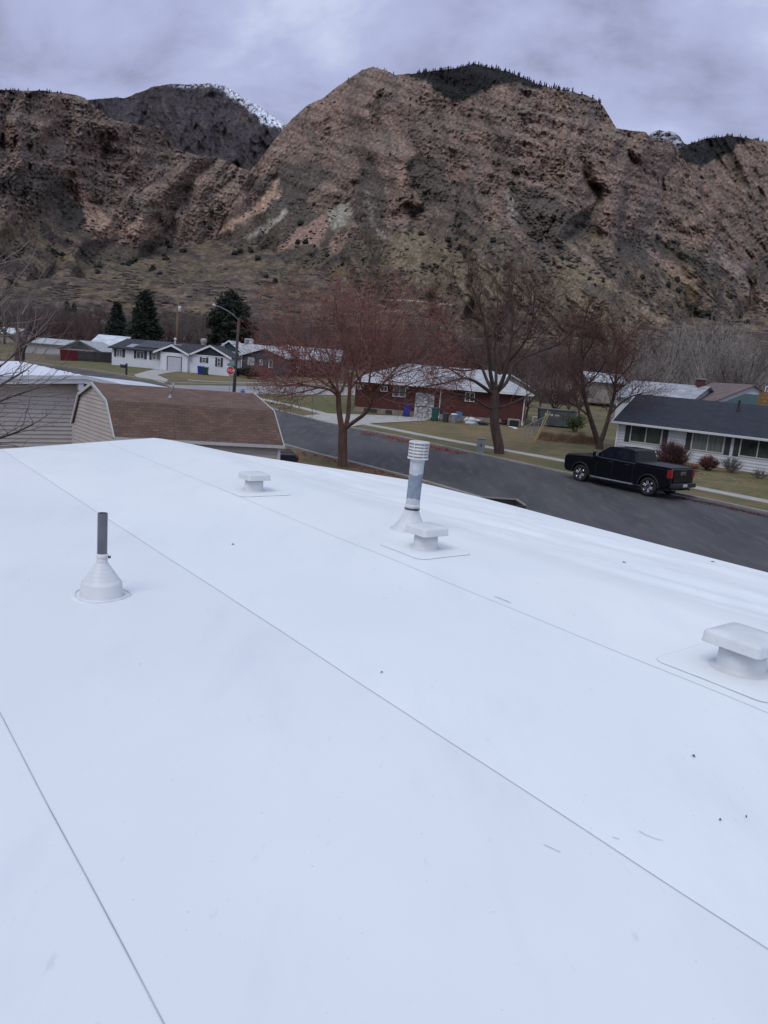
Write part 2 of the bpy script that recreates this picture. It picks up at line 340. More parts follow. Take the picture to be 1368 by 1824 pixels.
def relC(A, E, D):
    X = A*1370; Y = E*1370; w = fbm(X/90, Y/90, 3)*40; ev = interp(A[0], vegC)[None]; up = sstep(-.03, .03, E-ev)
    tr = sstep(-1, 1, perlin(X/300, Y/300))
    big = ridged((X+w+Y*.25)/115+2.2, Y/420, 2, .4)*62+ridged((X+fbm(X/90, Y/90, 3)*40+Y*.125)/58+2.2, Y/300, 3, .5)*18*(.25+.75*up); mid = ridged((X+w*.6-Y*.15)/38, (Y)/75, 4, .5)*-13*(.3+.7*up); fine = ridged(X/11, Y/9, 3, .55)*-5.5*(.2+.8*up); kx = np.clip((X+20)/260, -1, 1)*.62; mid = mid+ridged((Y+X*kx+w*.5)/26, (X-Y*kx)/170, 3, .5)*-8*(1-up*.6)
    return big+mid+fine+fbm(X/3.5, Y/3, 3)*3.5*up+fbm(X/3.5+9, Y/3, 3)*1.2
def wv(A, E, amt=9, s=0): X = A*1370; Y = E*1370; return A+fbm(X/22+s, Y/22, 4, .6)*amt/1370, E+fbm(X/22+50+s, Y/22, 4, .6)*amt/1370
def colC(A, E, D):
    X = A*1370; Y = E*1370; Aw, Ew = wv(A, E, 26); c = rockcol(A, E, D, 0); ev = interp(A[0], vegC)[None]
    veg = sstep(-.006, .006, ev-E+fbm(X/35, Y/25, 5, .6)*.035); sc_ = scrubcol(A, E, D)
    kx = np.clip((X+20)/260, -1, 1)*.62; ac = (Y+X*kx+fbm(X/60, Y/60, 3)*14); s3 = fbm(ac/13, (X-Y*kx)/120+3, 5, .6)      # fall-line streaks: brush in the gullies, scree on the ribs
    c = c*(1-veg[..., None])+sc_*veg[..., None]; low_ = sstep(.05, -.005, ev-E-.10)*sstep(-.06, .02, ev-E+.03)
    c = mixc(c, sstep(.02, .28, s3)*.5*low_, SCRUB); c = mixc(c, sstep(.1, .34, -s3)*.45*low_, (.225, .172, .115))
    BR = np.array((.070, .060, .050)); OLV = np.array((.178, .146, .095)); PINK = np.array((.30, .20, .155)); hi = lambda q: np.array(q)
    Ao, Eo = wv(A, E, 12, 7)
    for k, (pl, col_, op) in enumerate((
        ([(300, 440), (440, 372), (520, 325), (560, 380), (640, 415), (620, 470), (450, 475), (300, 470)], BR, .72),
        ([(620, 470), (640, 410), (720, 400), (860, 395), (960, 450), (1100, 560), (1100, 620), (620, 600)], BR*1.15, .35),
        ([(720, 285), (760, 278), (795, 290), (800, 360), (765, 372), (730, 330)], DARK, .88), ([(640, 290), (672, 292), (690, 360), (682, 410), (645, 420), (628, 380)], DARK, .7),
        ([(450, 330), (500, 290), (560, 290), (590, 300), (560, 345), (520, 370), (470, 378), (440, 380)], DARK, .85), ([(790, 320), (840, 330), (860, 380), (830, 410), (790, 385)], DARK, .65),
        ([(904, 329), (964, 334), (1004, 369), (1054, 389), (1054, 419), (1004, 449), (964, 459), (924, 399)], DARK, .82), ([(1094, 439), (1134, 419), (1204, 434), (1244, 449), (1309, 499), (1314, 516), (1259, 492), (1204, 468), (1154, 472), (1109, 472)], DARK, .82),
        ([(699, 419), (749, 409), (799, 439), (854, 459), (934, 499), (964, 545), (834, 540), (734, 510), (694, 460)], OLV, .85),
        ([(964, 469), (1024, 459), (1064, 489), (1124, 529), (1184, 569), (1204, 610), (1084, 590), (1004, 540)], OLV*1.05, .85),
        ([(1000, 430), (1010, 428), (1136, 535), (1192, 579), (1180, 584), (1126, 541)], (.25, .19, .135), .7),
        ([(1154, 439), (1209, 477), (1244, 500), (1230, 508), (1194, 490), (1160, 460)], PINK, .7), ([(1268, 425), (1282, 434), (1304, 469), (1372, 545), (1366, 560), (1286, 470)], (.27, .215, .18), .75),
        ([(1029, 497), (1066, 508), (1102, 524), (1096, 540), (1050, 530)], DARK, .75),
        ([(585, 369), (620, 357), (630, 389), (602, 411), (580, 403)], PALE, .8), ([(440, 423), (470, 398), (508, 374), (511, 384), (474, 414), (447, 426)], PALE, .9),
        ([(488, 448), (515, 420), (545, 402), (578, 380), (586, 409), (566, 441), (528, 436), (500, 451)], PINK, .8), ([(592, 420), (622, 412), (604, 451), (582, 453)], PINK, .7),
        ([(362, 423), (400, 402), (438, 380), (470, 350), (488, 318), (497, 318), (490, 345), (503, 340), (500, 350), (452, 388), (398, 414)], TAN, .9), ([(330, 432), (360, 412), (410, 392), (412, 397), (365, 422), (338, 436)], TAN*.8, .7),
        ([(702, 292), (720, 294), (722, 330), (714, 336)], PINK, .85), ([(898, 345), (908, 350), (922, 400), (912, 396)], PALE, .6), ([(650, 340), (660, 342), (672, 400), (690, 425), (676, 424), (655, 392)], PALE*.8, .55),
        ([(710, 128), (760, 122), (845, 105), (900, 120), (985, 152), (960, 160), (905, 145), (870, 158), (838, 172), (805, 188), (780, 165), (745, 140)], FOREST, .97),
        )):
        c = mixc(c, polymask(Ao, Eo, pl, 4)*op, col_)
    c = mixc(c, polymask(A+fbm(X/40, Y/40, 3)*2/1370, E, [(650, 531.5), (730, 534), (812, 543), (812, 545.2), (730, 536.5), (650, 534)], 1.0), (.36, .30, .25))
    tex = fbm(X/5, Y/4, 4, .65); c = c*(1+np.clip(tex*1.0, -.6, .7))[..., None]
    return np.clip(c, .008, .9)
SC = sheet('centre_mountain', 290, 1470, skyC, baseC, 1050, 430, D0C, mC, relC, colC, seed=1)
# ---- left massif
skyL = [(-500, 190), (-200, 170), (0, 160), (80, 162), (120, 166), (150, 173), (180, 199), (200, 212), (230, 220), (285, 225), (298, 243), (305, 262), (350, 276), (390, 281), (440, 303), (540, 350)]
baseL = [(-500, 560), (0, 570), (540, 600)]
vegL = [(-500, 350), (0, 372), (60, 395), (110, 370), (150, 400), (230, 440), (300, 438), (540, 420)]
def D0L(a): return np.interp(a, xs_(-500, 0, 200, 330, 540), (380, 420, 620, 800, 900))
def mL(A, E):
    X = A*1370; Y = E*1370; ev = interp(A[0], vegL)[None]; up = sstep(-.012, .02, E-ev)
    return (.45)*(1-up)+up*np.clip(1.1+2.2*fbm((X-Y*.2)/130+7, (Y+X*.1)/12, 4, .55), .5, 3.2)
def relL(A, E, D):
    X = A*1370; Y = E*1370; w = fbm(X/90+8, Y/90, 3)*40; up = sstep(-.03, .03, E-interp(A[0], vegL)[None])
    return ridged((X+w-Y*.5)/110+5.1, Y/400, 2, .4)*60+ridged((X+fbm(X/90+40, Y/90, 3)*40-Y*.175)/58+40*.3+2.2, Y/300, 3, .5)*18*(.25+.75*up)+ridged((X+w*.5-Y*.3)/34+4, Y/90, 4, .5)*-13*(.3+.7*up)+ridged(X/11+3, Y/10, 3)*-7*(.25+.75*up)+fbm(X/3.5, Y/3, 3)*4.5*up
def colL(A, E, D):
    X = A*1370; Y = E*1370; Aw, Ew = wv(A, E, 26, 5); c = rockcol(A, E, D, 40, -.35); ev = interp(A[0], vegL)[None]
    veg = sstep(-.006, .006, ev-E+fbm(X/35+4, Y/25, 5, .6)*.035); c = c*(1-veg[..., None])+scrubcol(A, E, D, 9)*veg[..., None]
    for pl, col_, op in (([(-80, 330), (20, 308), (70, 295), (105, 310), (130, 350), (160, 400), (100, 400), (60, 350), (0, 345), (-60, 360)], DARK, .85),
        ([(110, 340), (170, 375), (215, 430), (160, 440), (120, 420)], SCRUB, .7), ([(125, 322), (145, 334), (168, 364), (203, 389), (224, 431), (190, 436), (163, 409), (142, 369)], TAN, .85), ([(250, 300), (258, 300), (312, 362), (330, 405), (300, 372)], ROCK3, .7),
        ([(225, 390), (280, 405), (300, 425), (260, 432), (215, 410)], TAN, .55), ([(-60, 156), (20, 156), (100, 162), (90, 170), (20, 172), (-60, 170)], FOREST*1.8, .8),
        ([(255, 305), (270, 320), (285, 350), (300, 380), (290, 378), (270, 345)], ROCK3*1.15, .6), ([(150, 425), (230, 425), (330, 425), (330, 460), (230, 470), (150, 465)], SCRUB, .75)):
        c = mixc(c, polymask(Aw, Ew, pl, 5)*op, col_)
    c = c*(1+np.clip(fbm(X/5, Y/4+8, 4, .65), -.6, .7))[..., None]; return np.clip(c, .008, .9)
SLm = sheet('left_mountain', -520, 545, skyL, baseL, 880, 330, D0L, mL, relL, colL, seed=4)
# ---- dark peak far behind with snow on its right shoulder
skyD = [(60, 230), (110, 195), (150, 178), (190, 175), (225, 174), (245, 166), (270, 155), (300, 151), (350, 150), (380, 149), (400, 153), (430, 170), (460, 189), (490, 209), (512, 223), (540, 245), (620, 300)]
def colD(A, E, D):
    X = A*1370; Y = E*1370; Aw, Ew = wv(A, E, 16, 9)
    c = np.repeat(np.repeat(np.array((.050, .041, .044))[None, None], A.shape[0], 0), A.shape[1], 1)
    c = mixc(c, sstep(.0, .35, fbm(X/18, Y/26, 5, .6)), (.075, .062, .060)); c = mixc(c, sstep(.22, .34, fbm(X/9, Y/16+X/30, 4, .6))*.4, (.12, .105, .09))
    c = mixc(c, sstep(.1, .3, fbm(X/9, Y/6, 4, .65)), FOREST*1.2)
    sn = polymask(Aw, Ew, [(378, 145), (402, 148), (430, 165), (512, 218), (506, 236), (485, 228), (455, 205), (425, 182), (405, 168)], 4)*sstep(-.1, .15, fbm(X/6+3, Y/6, 4, .7)+.12)
    c = mixc(c, sn, SNOW); sn2 = sstep(-.0055, -.002, E-interp(A[0], skyD)[None])*sstep(.0, .15, fbm(X/5+3, Y/4, 4, .7))*sstep(*xs_(290, 330), A); c = mixc(c, sn2*.8, SNOW)
    return np.clip(c*(1+np.clip(fbm(X/4, Y/4+8, 4, .65)*.8, -.6, .7))[..., None], .008, .9)
SD = sheet('dark_peak', 60, 620, skyD, [(60, 400), (620, 430)], 460, 200, lambda a: a*0+1900, lambda A, E: A*0+.75+.25*fbm(A*14, E*22, 3), lambda A, E, D: ridged((A*1370+E*500)/90+3, E*1370/160, 4, .55)*-150+fbm(A*1370/20, E*1370/16, 4)*14, colD, seed=11)
# ---- right massif and the snowy knob beyond it
skyR = [(1150, 330), (1190, 285), (1207, 266), (1225, 258), (1260, 247), (1300, 241), (1330, 247), (1368, 253), (1500, 262), (1800, 240), (2000, 260)]
vegR = [(1150, 560), (1290, 520), (1368, 560), (2000, 600)]
def relR(A, E, D):
    X = A*1370; Y = E*1370; w = fbm(X/90+2, Y/90, 3)*40
    return ridged((X+w+Y*.6)/100+8.1, Y/400, 2, .4)*60+ridged((X+fbm(X/90+80, Y/90, 3)*40+Y*.375)/58+80*.3+2.2, Y/300, 3, .5)*24+ridged((X+w*.5+Y*.5)/32+4, Y/90, 4, .5)*-28+ridged(X/11+3, Y/10, 3)*-7+fbm(X/3.5, Y/3, 3)*4
def colR(A, E, D):
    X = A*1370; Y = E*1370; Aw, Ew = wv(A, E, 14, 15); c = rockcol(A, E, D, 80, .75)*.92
    c = mixc(c, sstep(.1, .4, fbm(X/40+8, (Y-X*.5)/18, 5, .6))*.7, SCRUB)
    c = mixc(c, polymask(Aw, Ew, [(1195, 262), (1260, 235), (1345, 240), (1310, 262), (1270, 290), (1245, 302), (1222, 292), (1205, 280)], 4)*.97, FOREST*1.5)
    c = mixc(c, polymask(Aw, Ew, [(1320, 480), (1400, 440), (1500, 500), (1400, 545), (1350, 530)], 5)*.8, DARK)
    return np.clip(c*(1+np.clip(fbm(X/5, Y/4+18, 4, .65), -.6, .7))[..., None], .008, .9)
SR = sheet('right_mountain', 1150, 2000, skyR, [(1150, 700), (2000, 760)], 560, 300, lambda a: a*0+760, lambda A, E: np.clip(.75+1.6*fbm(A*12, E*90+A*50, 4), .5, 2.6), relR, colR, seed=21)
skyS = [(1135, 262), (1150, 246), (1160, 237), (1175, 233), (1190, 233), (1203, 237), (1212, 245), (1218, 254), (1235, 264), (1260, 280)]
def colS(A, E, D):
    X = A*1370; Y = E*1370; c = np.repeat(np.repeat(np.array((.17, .155, .15))[None, None], A.shape[0], 0), A.shape[1], 1)
    return mixc(c, sstep(-.25, .3, fbm(X/9, Y/6, 4, .55)+.05)*.8, SNOW*.7)
SS = sheet('snowy_peak', 1135, 1260, skyS, [(1135, 310), (1260, 320)], 170, 70, lambda a: a*0+2900, lambda A, E: A*0+1.2, lambda A, E, D: ridged(A*1370/14, E*1370/12, 4)*-50, colS, seed=31, skyrough=.002)
# ---- foothill apron between the houses and the mountains
def zF(x, y):
    q = y-170.0; z = SL*140+.045*q+.000118*q*q
    return z+sstep(190, 420, y)*(fbm(x/130, y/130, 4)*11+fbm(x/38+4, y/38, 4)*3.2)+(fbm(x/9, y/9, 3)*.5)*sstep(200, 300, y)
ys = 169.6*np.exp(np.linspace(0, math.log(1300/169.6), 420)); us = np.linspace(-1.15, 1.15, 900)
AA, DD = np.meshgrid(us, ys); XX = AA*(DD*.85+60); ZZ = zF(XX, DD)
cF = scrubcol(XX/DD, DD*0, DD, 3, .03)
aF = XX/DD; eF = (ZZ-EYE)/DD
cF = mixc(cF, polymask(aF+fbm(XX/40, DD/40, 3)*14/1370, eF+fbm(XX/20, DD/40, 3)*3/1370, [(90, 470), (200, 452), (330, 462), (470, 480), (460, 500), (280, 492), (100, 500)], 5)*.4, (.15, .125, .085))
cF = mixc(cF, sstep(.2, .4, fbm(XX/45+9, DD/60, 5, .6))*.5*sstep(300, 500, DD), (.18, .14, .11))
sF = fbm(XX/15+40, DD/26, 5, .65); cF = mixc(cF, sstep(-.05, .12, sF)*.55, (.072, .060, .050)); cF = mixc(cF, sstep(330, 200, DD), (.075, .06, .05))
cF = np.clip(cF*(1+np.clip(fbm(XX/4, DD/6, 4, .65)*.9, -.6, .7))[..., None], .01, .9)
Vf = np.stack([XX, DD, ZZ], -1); R, K = XX.shape; idx = np.arange(R*K).reshape(R, K)
tag(npmesh('foothills', Vf.reshape(-1, 3), np.stack([idx[:-1, :-1], idx[:-1, 1:], idx[1:, 1:], idx[1:, :-1]], -1).reshape(-1, 4), MTN, smooth=True, col=cF.reshape(-1, 3)), kind='structure')

# ---- vegetation on the slopes
def blobs(P, S, seed=0, kind='bush', cols=None):
    """many small irregular clumps as one vertex array"""
    r = np.random.default_rng(seed); n = len(P)
    if kind == 'bush':
        ph = (1+5**.5)/2; B = np.array([(-1, ph, 0), (1, ph, 0), (-1, -ph, 0), (1, -ph, 0), (0, -1, ph), (0, 1, ph), (0, -1, -ph), (0, 1, -ph), (ph, 0, -1), (ph, 0, 1), (-ph, 0, -1), (-ph, 0, 1)])/1.9
        T = np.array([(0, 11, 5), (0, 5, 1), (0, 1, 7), (0, 7, 10), (0, 10, 11), (1, 5, 9), (5, 11, 4), (11, 10, 2), (10, 7, 6), (7, 1, 8), (3, 9, 4), (3, 4, 2), (3, 2, 6), (3, 6, 8), (3, 8, 9), (4, 9, 5), (2, 4, 11), (6, 2, 10), (8, 6, 7), (9, 8, 1)])
        V = B[None]*(1+r.normal(0, .22, (n, 12, 1)))
    else:
        k = 6; an = np.arange(k)*2*np.pi/k; L = []
        for z0, rr0 in ((.12, .34), (.5, .22)): L += [(rr0*math.cos(q), rr0*math.sin(q), z0) for q in an]
        L += [(0, 0, .66), (0, 0, 1.0)]; B = np.array(L); T = []
        for j in range(k): T += [(j, (j+1) % k, 12), (6+j, 6+(j+1) % k, 13)]
        T = np.array(T); V = B[None]*(1+r.normal(0, .15, (n, len(B), 1)))
    an = r.random(n)*6.283; c, s = np.cos(an), np.sin(an)
    x = V[..., 0]*c[:, None]-V[..., 1]*s[:, None]; y = V[..., 0]*s[:, None]+V[..., 1]*c[:, None]
    V = np.stack([x, y, V[..., 2]], -1)*S[:, None, :]+P[:, None, :]
    F = (T[None]+(np.arange(n)*B.shape[0])[:, None, None]).reshape(-1, 3)
    return V.reshape(-1, 3), F
m_scrub = mat('leafless_scrub', (.045, .037, .033), (.095, .078, .066), scale=.05, detail=8, rough=.95)
m_pine = mat('pine_green', (.006, .007, .007), (.014, .015, .013), scale=.2, rough=.9)
def pick(S, n, mask, seed):
    r = np.random.default_rng(seed); w_ = mask(S['A'], S['E'], S['D']).ravel()*((S['D'].ravel()/600)**1); w_ = np.maximum(w_, 0); w_ /= w_.sum()
    i = r.choice(len(w_), n, p=w_); return S['V'].reshape(-1, 3)[i]
def scrubmask(vl, seed):
    def f(A, E, D):
        return (E < interp(A[0], vl)[None]+.01)*sstep(.0, .25, fbm(A*D/24+seed, D/42, 4, .6)+.08)
    return f
PP = np.concatenate([pick(SC, 4200, scrubmask(vegC, 5), 1), pick(SLm, 1500, scrubmask(vegL, 8), 2)])
r_ = np.random.default_rng(5); xf_ = (r_.random(24000)*2-1); yf_ = 215*np.exp(r_.random(24000)*math.log(900/215)); xf_ = xf_*yf_*.72
k_ = fbm(xf_/24+5, yf_/42, 4, .6) > r_.normal(.08, .08, 24000); xf_, yf_ = xf_[k_], yf_[k_]
Pf = np.stack([xf_, yf_, zF(xf_, yf_)], -1); PP = np.concatenate([PP, Pf])
s_ = r_.uniform(.7, 1.9, len(PP)); V, F = blobs(PP, np.stack([s_*1.5, s_*1.5, s_*.62], -1), 3)
tag(npmesh('hillside_scrub', V, F, m_scrub), 'grey-brown leafless scrub scattered over the lower mountain slopes', 'scrub', kind='stuff')
def pines(name, label, P, hmin, hmax, seed):
    r = np.random.default_rng(seed); h = hmin*.6+(hmax-hmin*.6)*r.random(len(P))**1.5; V, F = blobs(P-np.array([0, 0, .8]), np.stack([h*.75, h*.75, h], -1), seed, 'pine')
    tag(npmesh(name, V, F, m_pine), label, 'pine forest', kind='stuff')
FP = [(712, 128), (760, 120), (845, 108), (900, 118), (985, 152), (960, 158), (905, 143), (870, 158), (838, 172), (805, 184), (780, 162), (745, 138)]
P1 = pick(SC, 620, lambda A, E, D: polymask(A, E, FP, 3)+.0, 3); top = SC['V'][-1]; ta = SC['A'][-1]
def ridge(S, xa, xb, n, seed):
    a = S['A'][-1]; i = np.where((a > xs_(xa)[0]) & (a < xs_(xb)[0]))[0]; return S['V'][-1][np.random.default_rng(seed).choice(i, n)]
pines('centre_ridge_pines', 'dark pines along the crest of the tall central mountain', np.concatenate([P1, ridge(SC, 715, 985, 120, 4), ridge(SC, 600, 700, 7, 5), ridge(SC, 985, 1050, 9, 14)]), 3.2, 6.2, 1)
P2 = pick(SR, 260, lambda A, E, D: polymask(A, E, [(1207, 266), (1260, 246), (1330, 246), (1290, 270), (1250, 295), (1222, 285)], 3), 6)
pines('right_ridge_pines', 'dark pines on the hill at the right edge beyond the cliff', np.concatenate([P2, ridge(SR, 1210, 1345, 70, 7)]), 3.5, 6.5, 2)
pines('left_ridge_pines', 'low dark conifers along the flat top of the left cliff', np.concatenate([ridge(SLm, -100, 110, 90, 8), ridge(SD, 150, 300, 90, 9), ridge(SD, 300, 510, 60, 19)]), 2.2, 3.8, 3)
# junipers: dark round shrubs one can count
m_jun = mat('juniper_green', (.010, .014, .010), (.026, .033, .020), scale=.8, rough=.9)
def juniper_mesh(seed):
    r = np.random.default_rng(seed); n = 26; u = r.normal(0, 1, (n, 3)); u /= np.linalg.norm(u, axis=1)[:, None]; u[:, 2] = np.abs(u[:, 2])
    P = u*r.uniform(.35, .85, (n, 1))*np.array([1, 1, 1.15])+np.array([0, 0, .25]); s = r.uniform(.28, .5, n)
    return blobs(P, np.stack([s, s, s], -1), seed)
protos = []
for i in range(3):
    V, F = juniper_mesh(60+i); o = npmesh('juniper_shrub', V, F, m_jun); tag(o, 'dark green juniper shrub dotted on the mountain slope', 'juniper', 'junipers dotted over the slopes'); protos.append(o)
JP = []
jpx = [(95, 450), (102, 452), (112, 455), (146, 452), (152, 455), (12, 462), (38, 448), (172, 475), (174, 486), (178, 476), (219, 470), (228, 472), (234, 469), (240, 463), (268, 482), (272, 478), (285, 487), (296, 462), (302, 440), (325, 448), (328, 448), (293, 455), (418, 452), (428, 450), (447, 448), (459, 462), (474, 492), (490, 502), (377, 378), (391, 374), (374, 408), (300, 432), (535, 400), (530, 433), (545, 432), (553, 455), (583, 455), (648, 463), (798, 430), (815, 428), (800, 438), (817, 445), (830, 458), (848, 463), (846, 428), (886, 482), (878, 430), (750, 417), (1208, 520), (1205, 500), (1222, 545), (1228, 550), (1240, 548), (1262, 560), (1250, 565), (1268, 568), (1110, 570), (1145, 495), (1170, 425), (1300, 530), (1190, 510), (1318, 565), (1330, 575), (820, 403), (900, 478), (1012, 535), (560, 365), (612, 472)]
def surf(x, y):                                # nearest slope surface seen in that direction
    a, e_ = ae(x, y); best = None
    for S in (SC, SLm, SR):
        A = S['A'][0]
        if A[0] < a < A[-1]:
            j = int((a-A[0])/(A[1]-A[0])); col_ = S['E'][:, j]
            if col_[0] < e_ < col_[-1]:
                i = np.searchsorted(col_, e_); p = S['V'][i, j]
                if best is None or p[1] < best[1]: best = p
    for yy in np.geomspace(175, 1250, 500):
        if (zF(np.array([a*yy]), np.array([yy]))[0]-EYE)/yy > e_:
            if best is None or yy < best[1]: best = np.array([a*yy, yy, EYE+e_*yy])
            break
    return best
for i, (x, y) in enumerate(jpx):
    p = surf(x, y+2)
    if p is None: continue
    JP.append(p)
rj = np.random.default_rng(77)
extra = np.concatenate([pick(SC, 60, scrubmask(vegC, 2), 33), pick(SC, 45, lambda A, E, D: (E > interp(A[0], vegC)[None])*1.0, 35), pick(SLm, 45, lambda A, E, D: (E > .1)*1.0, 36)])
for i, p in enumerate(list(JP)+list(extra)):
    o = protos[i] if i < 3 else protos[i % 3].copy()
    if i >= 3: COL.objects.link(o)
    s = p[1]/680*rj.uniform(2.0, 3.0) if i < len(JP) else rj.uniform(1.0, 2.1); o.location = (p[0], p[1], p[2]-.3); o.scale = (s, s, s*rj.uniform(.9, 1.35)); o.rotation_euler = (0, 0, rj.random()*6.28)
# ---- ground plane (one sheet)
m_ground = mat('dormant_grass', (.068, .070, .018), (.145, .100, .042), scale=.35, detail=10, rough=.95, bump=.5, bscale=9, lo=.38, hi=.62)
xg = np.concatenate([np.linspace(-900, -120, 14), np.linspace(-110, 110, 60), np.linspace(120, 900, 14)]); yg = np.concatenate([np.linspace(-80, 0, 8), np.linspace(5, 171, 60)])
XG, YG = np.meshgrid(xg, yg); R, K = XG.shape; idx = np.arange(R*K).reshape(R, K)
tag(npmesh('ground', np.stack([XG, YG, gz(YG)], -1).reshape(-1, 3), np.stack([idx[:-1, :-1], idx[:-1, 1:], idx[1:, 1:], idx[1:, :-1]], -1).reshape(-1, 4), m_ground), kind='structure')
def gpoly(name, pts, off, m, world=()):
    mb = MB(); q = [tuple(G(*p)+np.array([0, 0, off])) for p in pts]+[(x, y, gz(y)+off) for x, y in world]
    mb.face(q, [(p[0], p[1]) for p in q]); return tag(mb.build(name, m), kind='structure')
def resample(q, step=2.0):
    out = [q[0]]
    for a, b in zip(q[:-1], q[1:]):
        n = max(1, int(np.linalg.norm(b-a)/step)); out += [a+(b-a)*k/n for k in range(1, n+1)]
    return out
def smoothp(q, it=2):
    for _ in range(it):
        r = [q[0]]
        for a, b in zip(q[:-1], q[1:]): r += [a*.75+b*.25, a*.25+b*.75]
        r.append(q[-1]); q = r
    return q
def gstrip(name, pts, width, h, m, off0=-.05):    # raised strip along a line on the ground
    q = smoothp([G(*p) for p in pts]); mb = MB(); L = []
    for i, p in enumerate(q):
        t = q[min(i+1, len(q)-1)]-q[max(i-1, 0)]; n = np.array([-t[1], t[0], 0]); n /= np.linalg.norm(n); L.append((p+n*width/2, p-n*width/2))
    z = lambda p, d: (p[0], p[1], gz(p[1])+d)
    for (a, b), (c, d) in zip(L[:-1], L[1:]):
        mb.face([z(a, h), z(b, h), z(d, h), z(c, h)]); mb.face([z(a, off0), z(a, h), z(c, h), z(c, off0)]); mb.face([z(b, h), z(b, off0), z(d, off0), z(d, h)])
    return tag(mb.build(name, m), kind='structure')
m_asph = mat('asphalt', (.038, .037, .040), (.068, .066, .067), scale=.22, detail=9, rough=.88, bump=.25, bscale=60, stretch=(2.4, .55, 1), rot=math.radians(-37), third=((.085, .081, .077), 4.5, .52, .75))
m_conc = mat('concrete', (.29, .275, .25), (.38, .36, .33), scale=1.2, rough=.9, detail=8)
m_conc2 = mat('street_concrete', (.20, .195, .195), (.27, .26, .255), scale=.5, rough=.9, detail=8)
m_lawn = mat('lawn_green', (.058, .072, .014), (.125, .100, .034), scale=1.1, rough=.95, detail=9, bump=.5, bscale=20)
m_lawnb = mat('lawn_brown', (.175, .115, .048), (.085, .080, .026), scale=.7, rough=.95, detail=10, bump=.5, bscale=20)
far = [(1600, 965), (1480, 938), (1368, 915), (1223, 883), (1016, 846), (837, 806), (760, 790), (700, 776), (608, 760), (539, 743), (473, 726), (430, 709)]
leftfar = [(345, 697), (300, 687), (215, 670), (160, 662), (60, 648), (-40, 634)]
near = [(-40, 660), (120, 690), (300, 735), (420, 770), (526, 799), (568, 811), (640, 828), (760, 860), (870, 893), (1100, 965), (1368, 1050), (1700, 1160)]
gpoly('road', far+leftfar+near, .008, m_asph)
gpoly('side_street', [(296, 686), (380, 687), (500, 688.5), (597, 689.5), (700, 691), (850, 693), (850, 701), (700, 704), (597, 703), (464, 702), (430, 704), (400, 712), (350, 706), (318, 696)], .014, m_conc2)
m_kerb = mat('kerb_concrete', (.19, .18, .165), (.27, .255, .235), scale=1.5, rough=.9)
gstrip('kerb', far, .24, .09, m_kerb)
gstrip('kerb_left', [(302, 682), (250, 674), (215, 668), (160, 659), (60, 646), (-40, 631)], .28, .09, m_kerb)
gstrip('kerb_near', near[3:], .24, .09, m_kerb)
gstrip('pavement', [(392, 701), (434, 705), (480, 714), (539, 727), (584, 739), (629, 752), (700, 765), (760, 777), (847, 793), (1016, 823), (1120, 845), (1234, 868), (1368, 894), (1600, 940)], .95, .03, m_conc)
gstrip('pavement_side_street', [(400, 700.5), (464, 701), (597, 703), (740, 705), (900, 706)], .9, .035, m_conc)
gstrip('kerb_side_street', [(300, 683), (380, 684.5), (480, 686), (597, 688), (740, 690)], .3, .1, m_conc)
gstrip('pavement_far_side', [(335, 677), (380, 680.5), (480, 682.5), (597, 685), (740, 687)], .8, .03, m_conc)
gpoly('driveway', [(539, 741.5), (584, 737), (640, 739), (690, 740.5), (737, 742), (768, 746), (757, 750), (715, 752), (665, 754.5), (640, 758), (620, 762), (585, 755), (556, 747)], .034, m_conc)
gpoly('driveway_far', [(238, 668), (262, 661), (290, 655), (318, 656), (345, 659), (320, 662), (295, 665), (280, 668), (300, 677), (292, 683), (268, 677), (245, 673)], .03, m_conc)
gpoly('lawn', [(440, 706), (597, 705), (740, 706), (742, 727), (737, 740), (640, 737), (590, 736), (540, 725)], .006, m_lawn)
gpoly('lawn_brick_house', [(629, 758), (700, 753), (768, 750), (935, 757), (960, 775), (940, 806), (847, 791), (760, 775)], .006, m_lawnb)
gpoly('lawn_right', [(942, 806), (965, 775), (1000, 790), (1095, 805), (1368, 860), (1368, 892), (1234, 866), (1016, 821)], .006, mat('lawn_mixed', (.065, .070, .016), (.155, .112, .046), scale=.8, rough=.95, detail=10, bump=.5, bscale=20, third=((.16, .12, .06), 4, .55, .8)))
gpoly('lawn_far', [(110, 645), (200, 644), (280, 655), (240, 662), (200, 662)], .006, m_lawn)
gpoly('lawn_white_house', [(298, 666), (345, 661), (412, 666), (480, 670), (590, 676), (590, 683), (440, 680), (335, 675)], .006, m_lawnb)
# fallen leaves along the gutter
def litter(name, label, chain, width, n, m, seed, size=.07, shift=0.0):
    r = np.random.default_rng(seed); q = resample([G(*p) for p in chain], .5); V = []; F = []
    for k in range(n):
        i = r.integers(0, len(q)-1); p = q[i]+(q[i+1]-q[i])*r.random(); t = q[i+1]-q[i]; nn = np.array([-t[1], t[0], 0]); nn /= np.linalg.norm(nn); p = p+nn*(abs(r.normal(0, width))+shift)*-1
        s = size*r.uniform(.5, 1.3); a = r.random()*6.28; u = np.array([math.cos(a), math.sin(a), r.normal(0, .25)])*s; v = np.array([-math.sin(a), math.cos(a), r.normal(0, .25)])*s*.7
        c = np.array([p[0], p[1], gz(p[1])+.03]); b = len(V); V += [c-u, c-v, c+u, c+v]; F.append((b, b+1, b+2, b+3))
    tag(npmesh(name, np.array(V), np.array(F), m), label, 'leaves', kind='stuff')
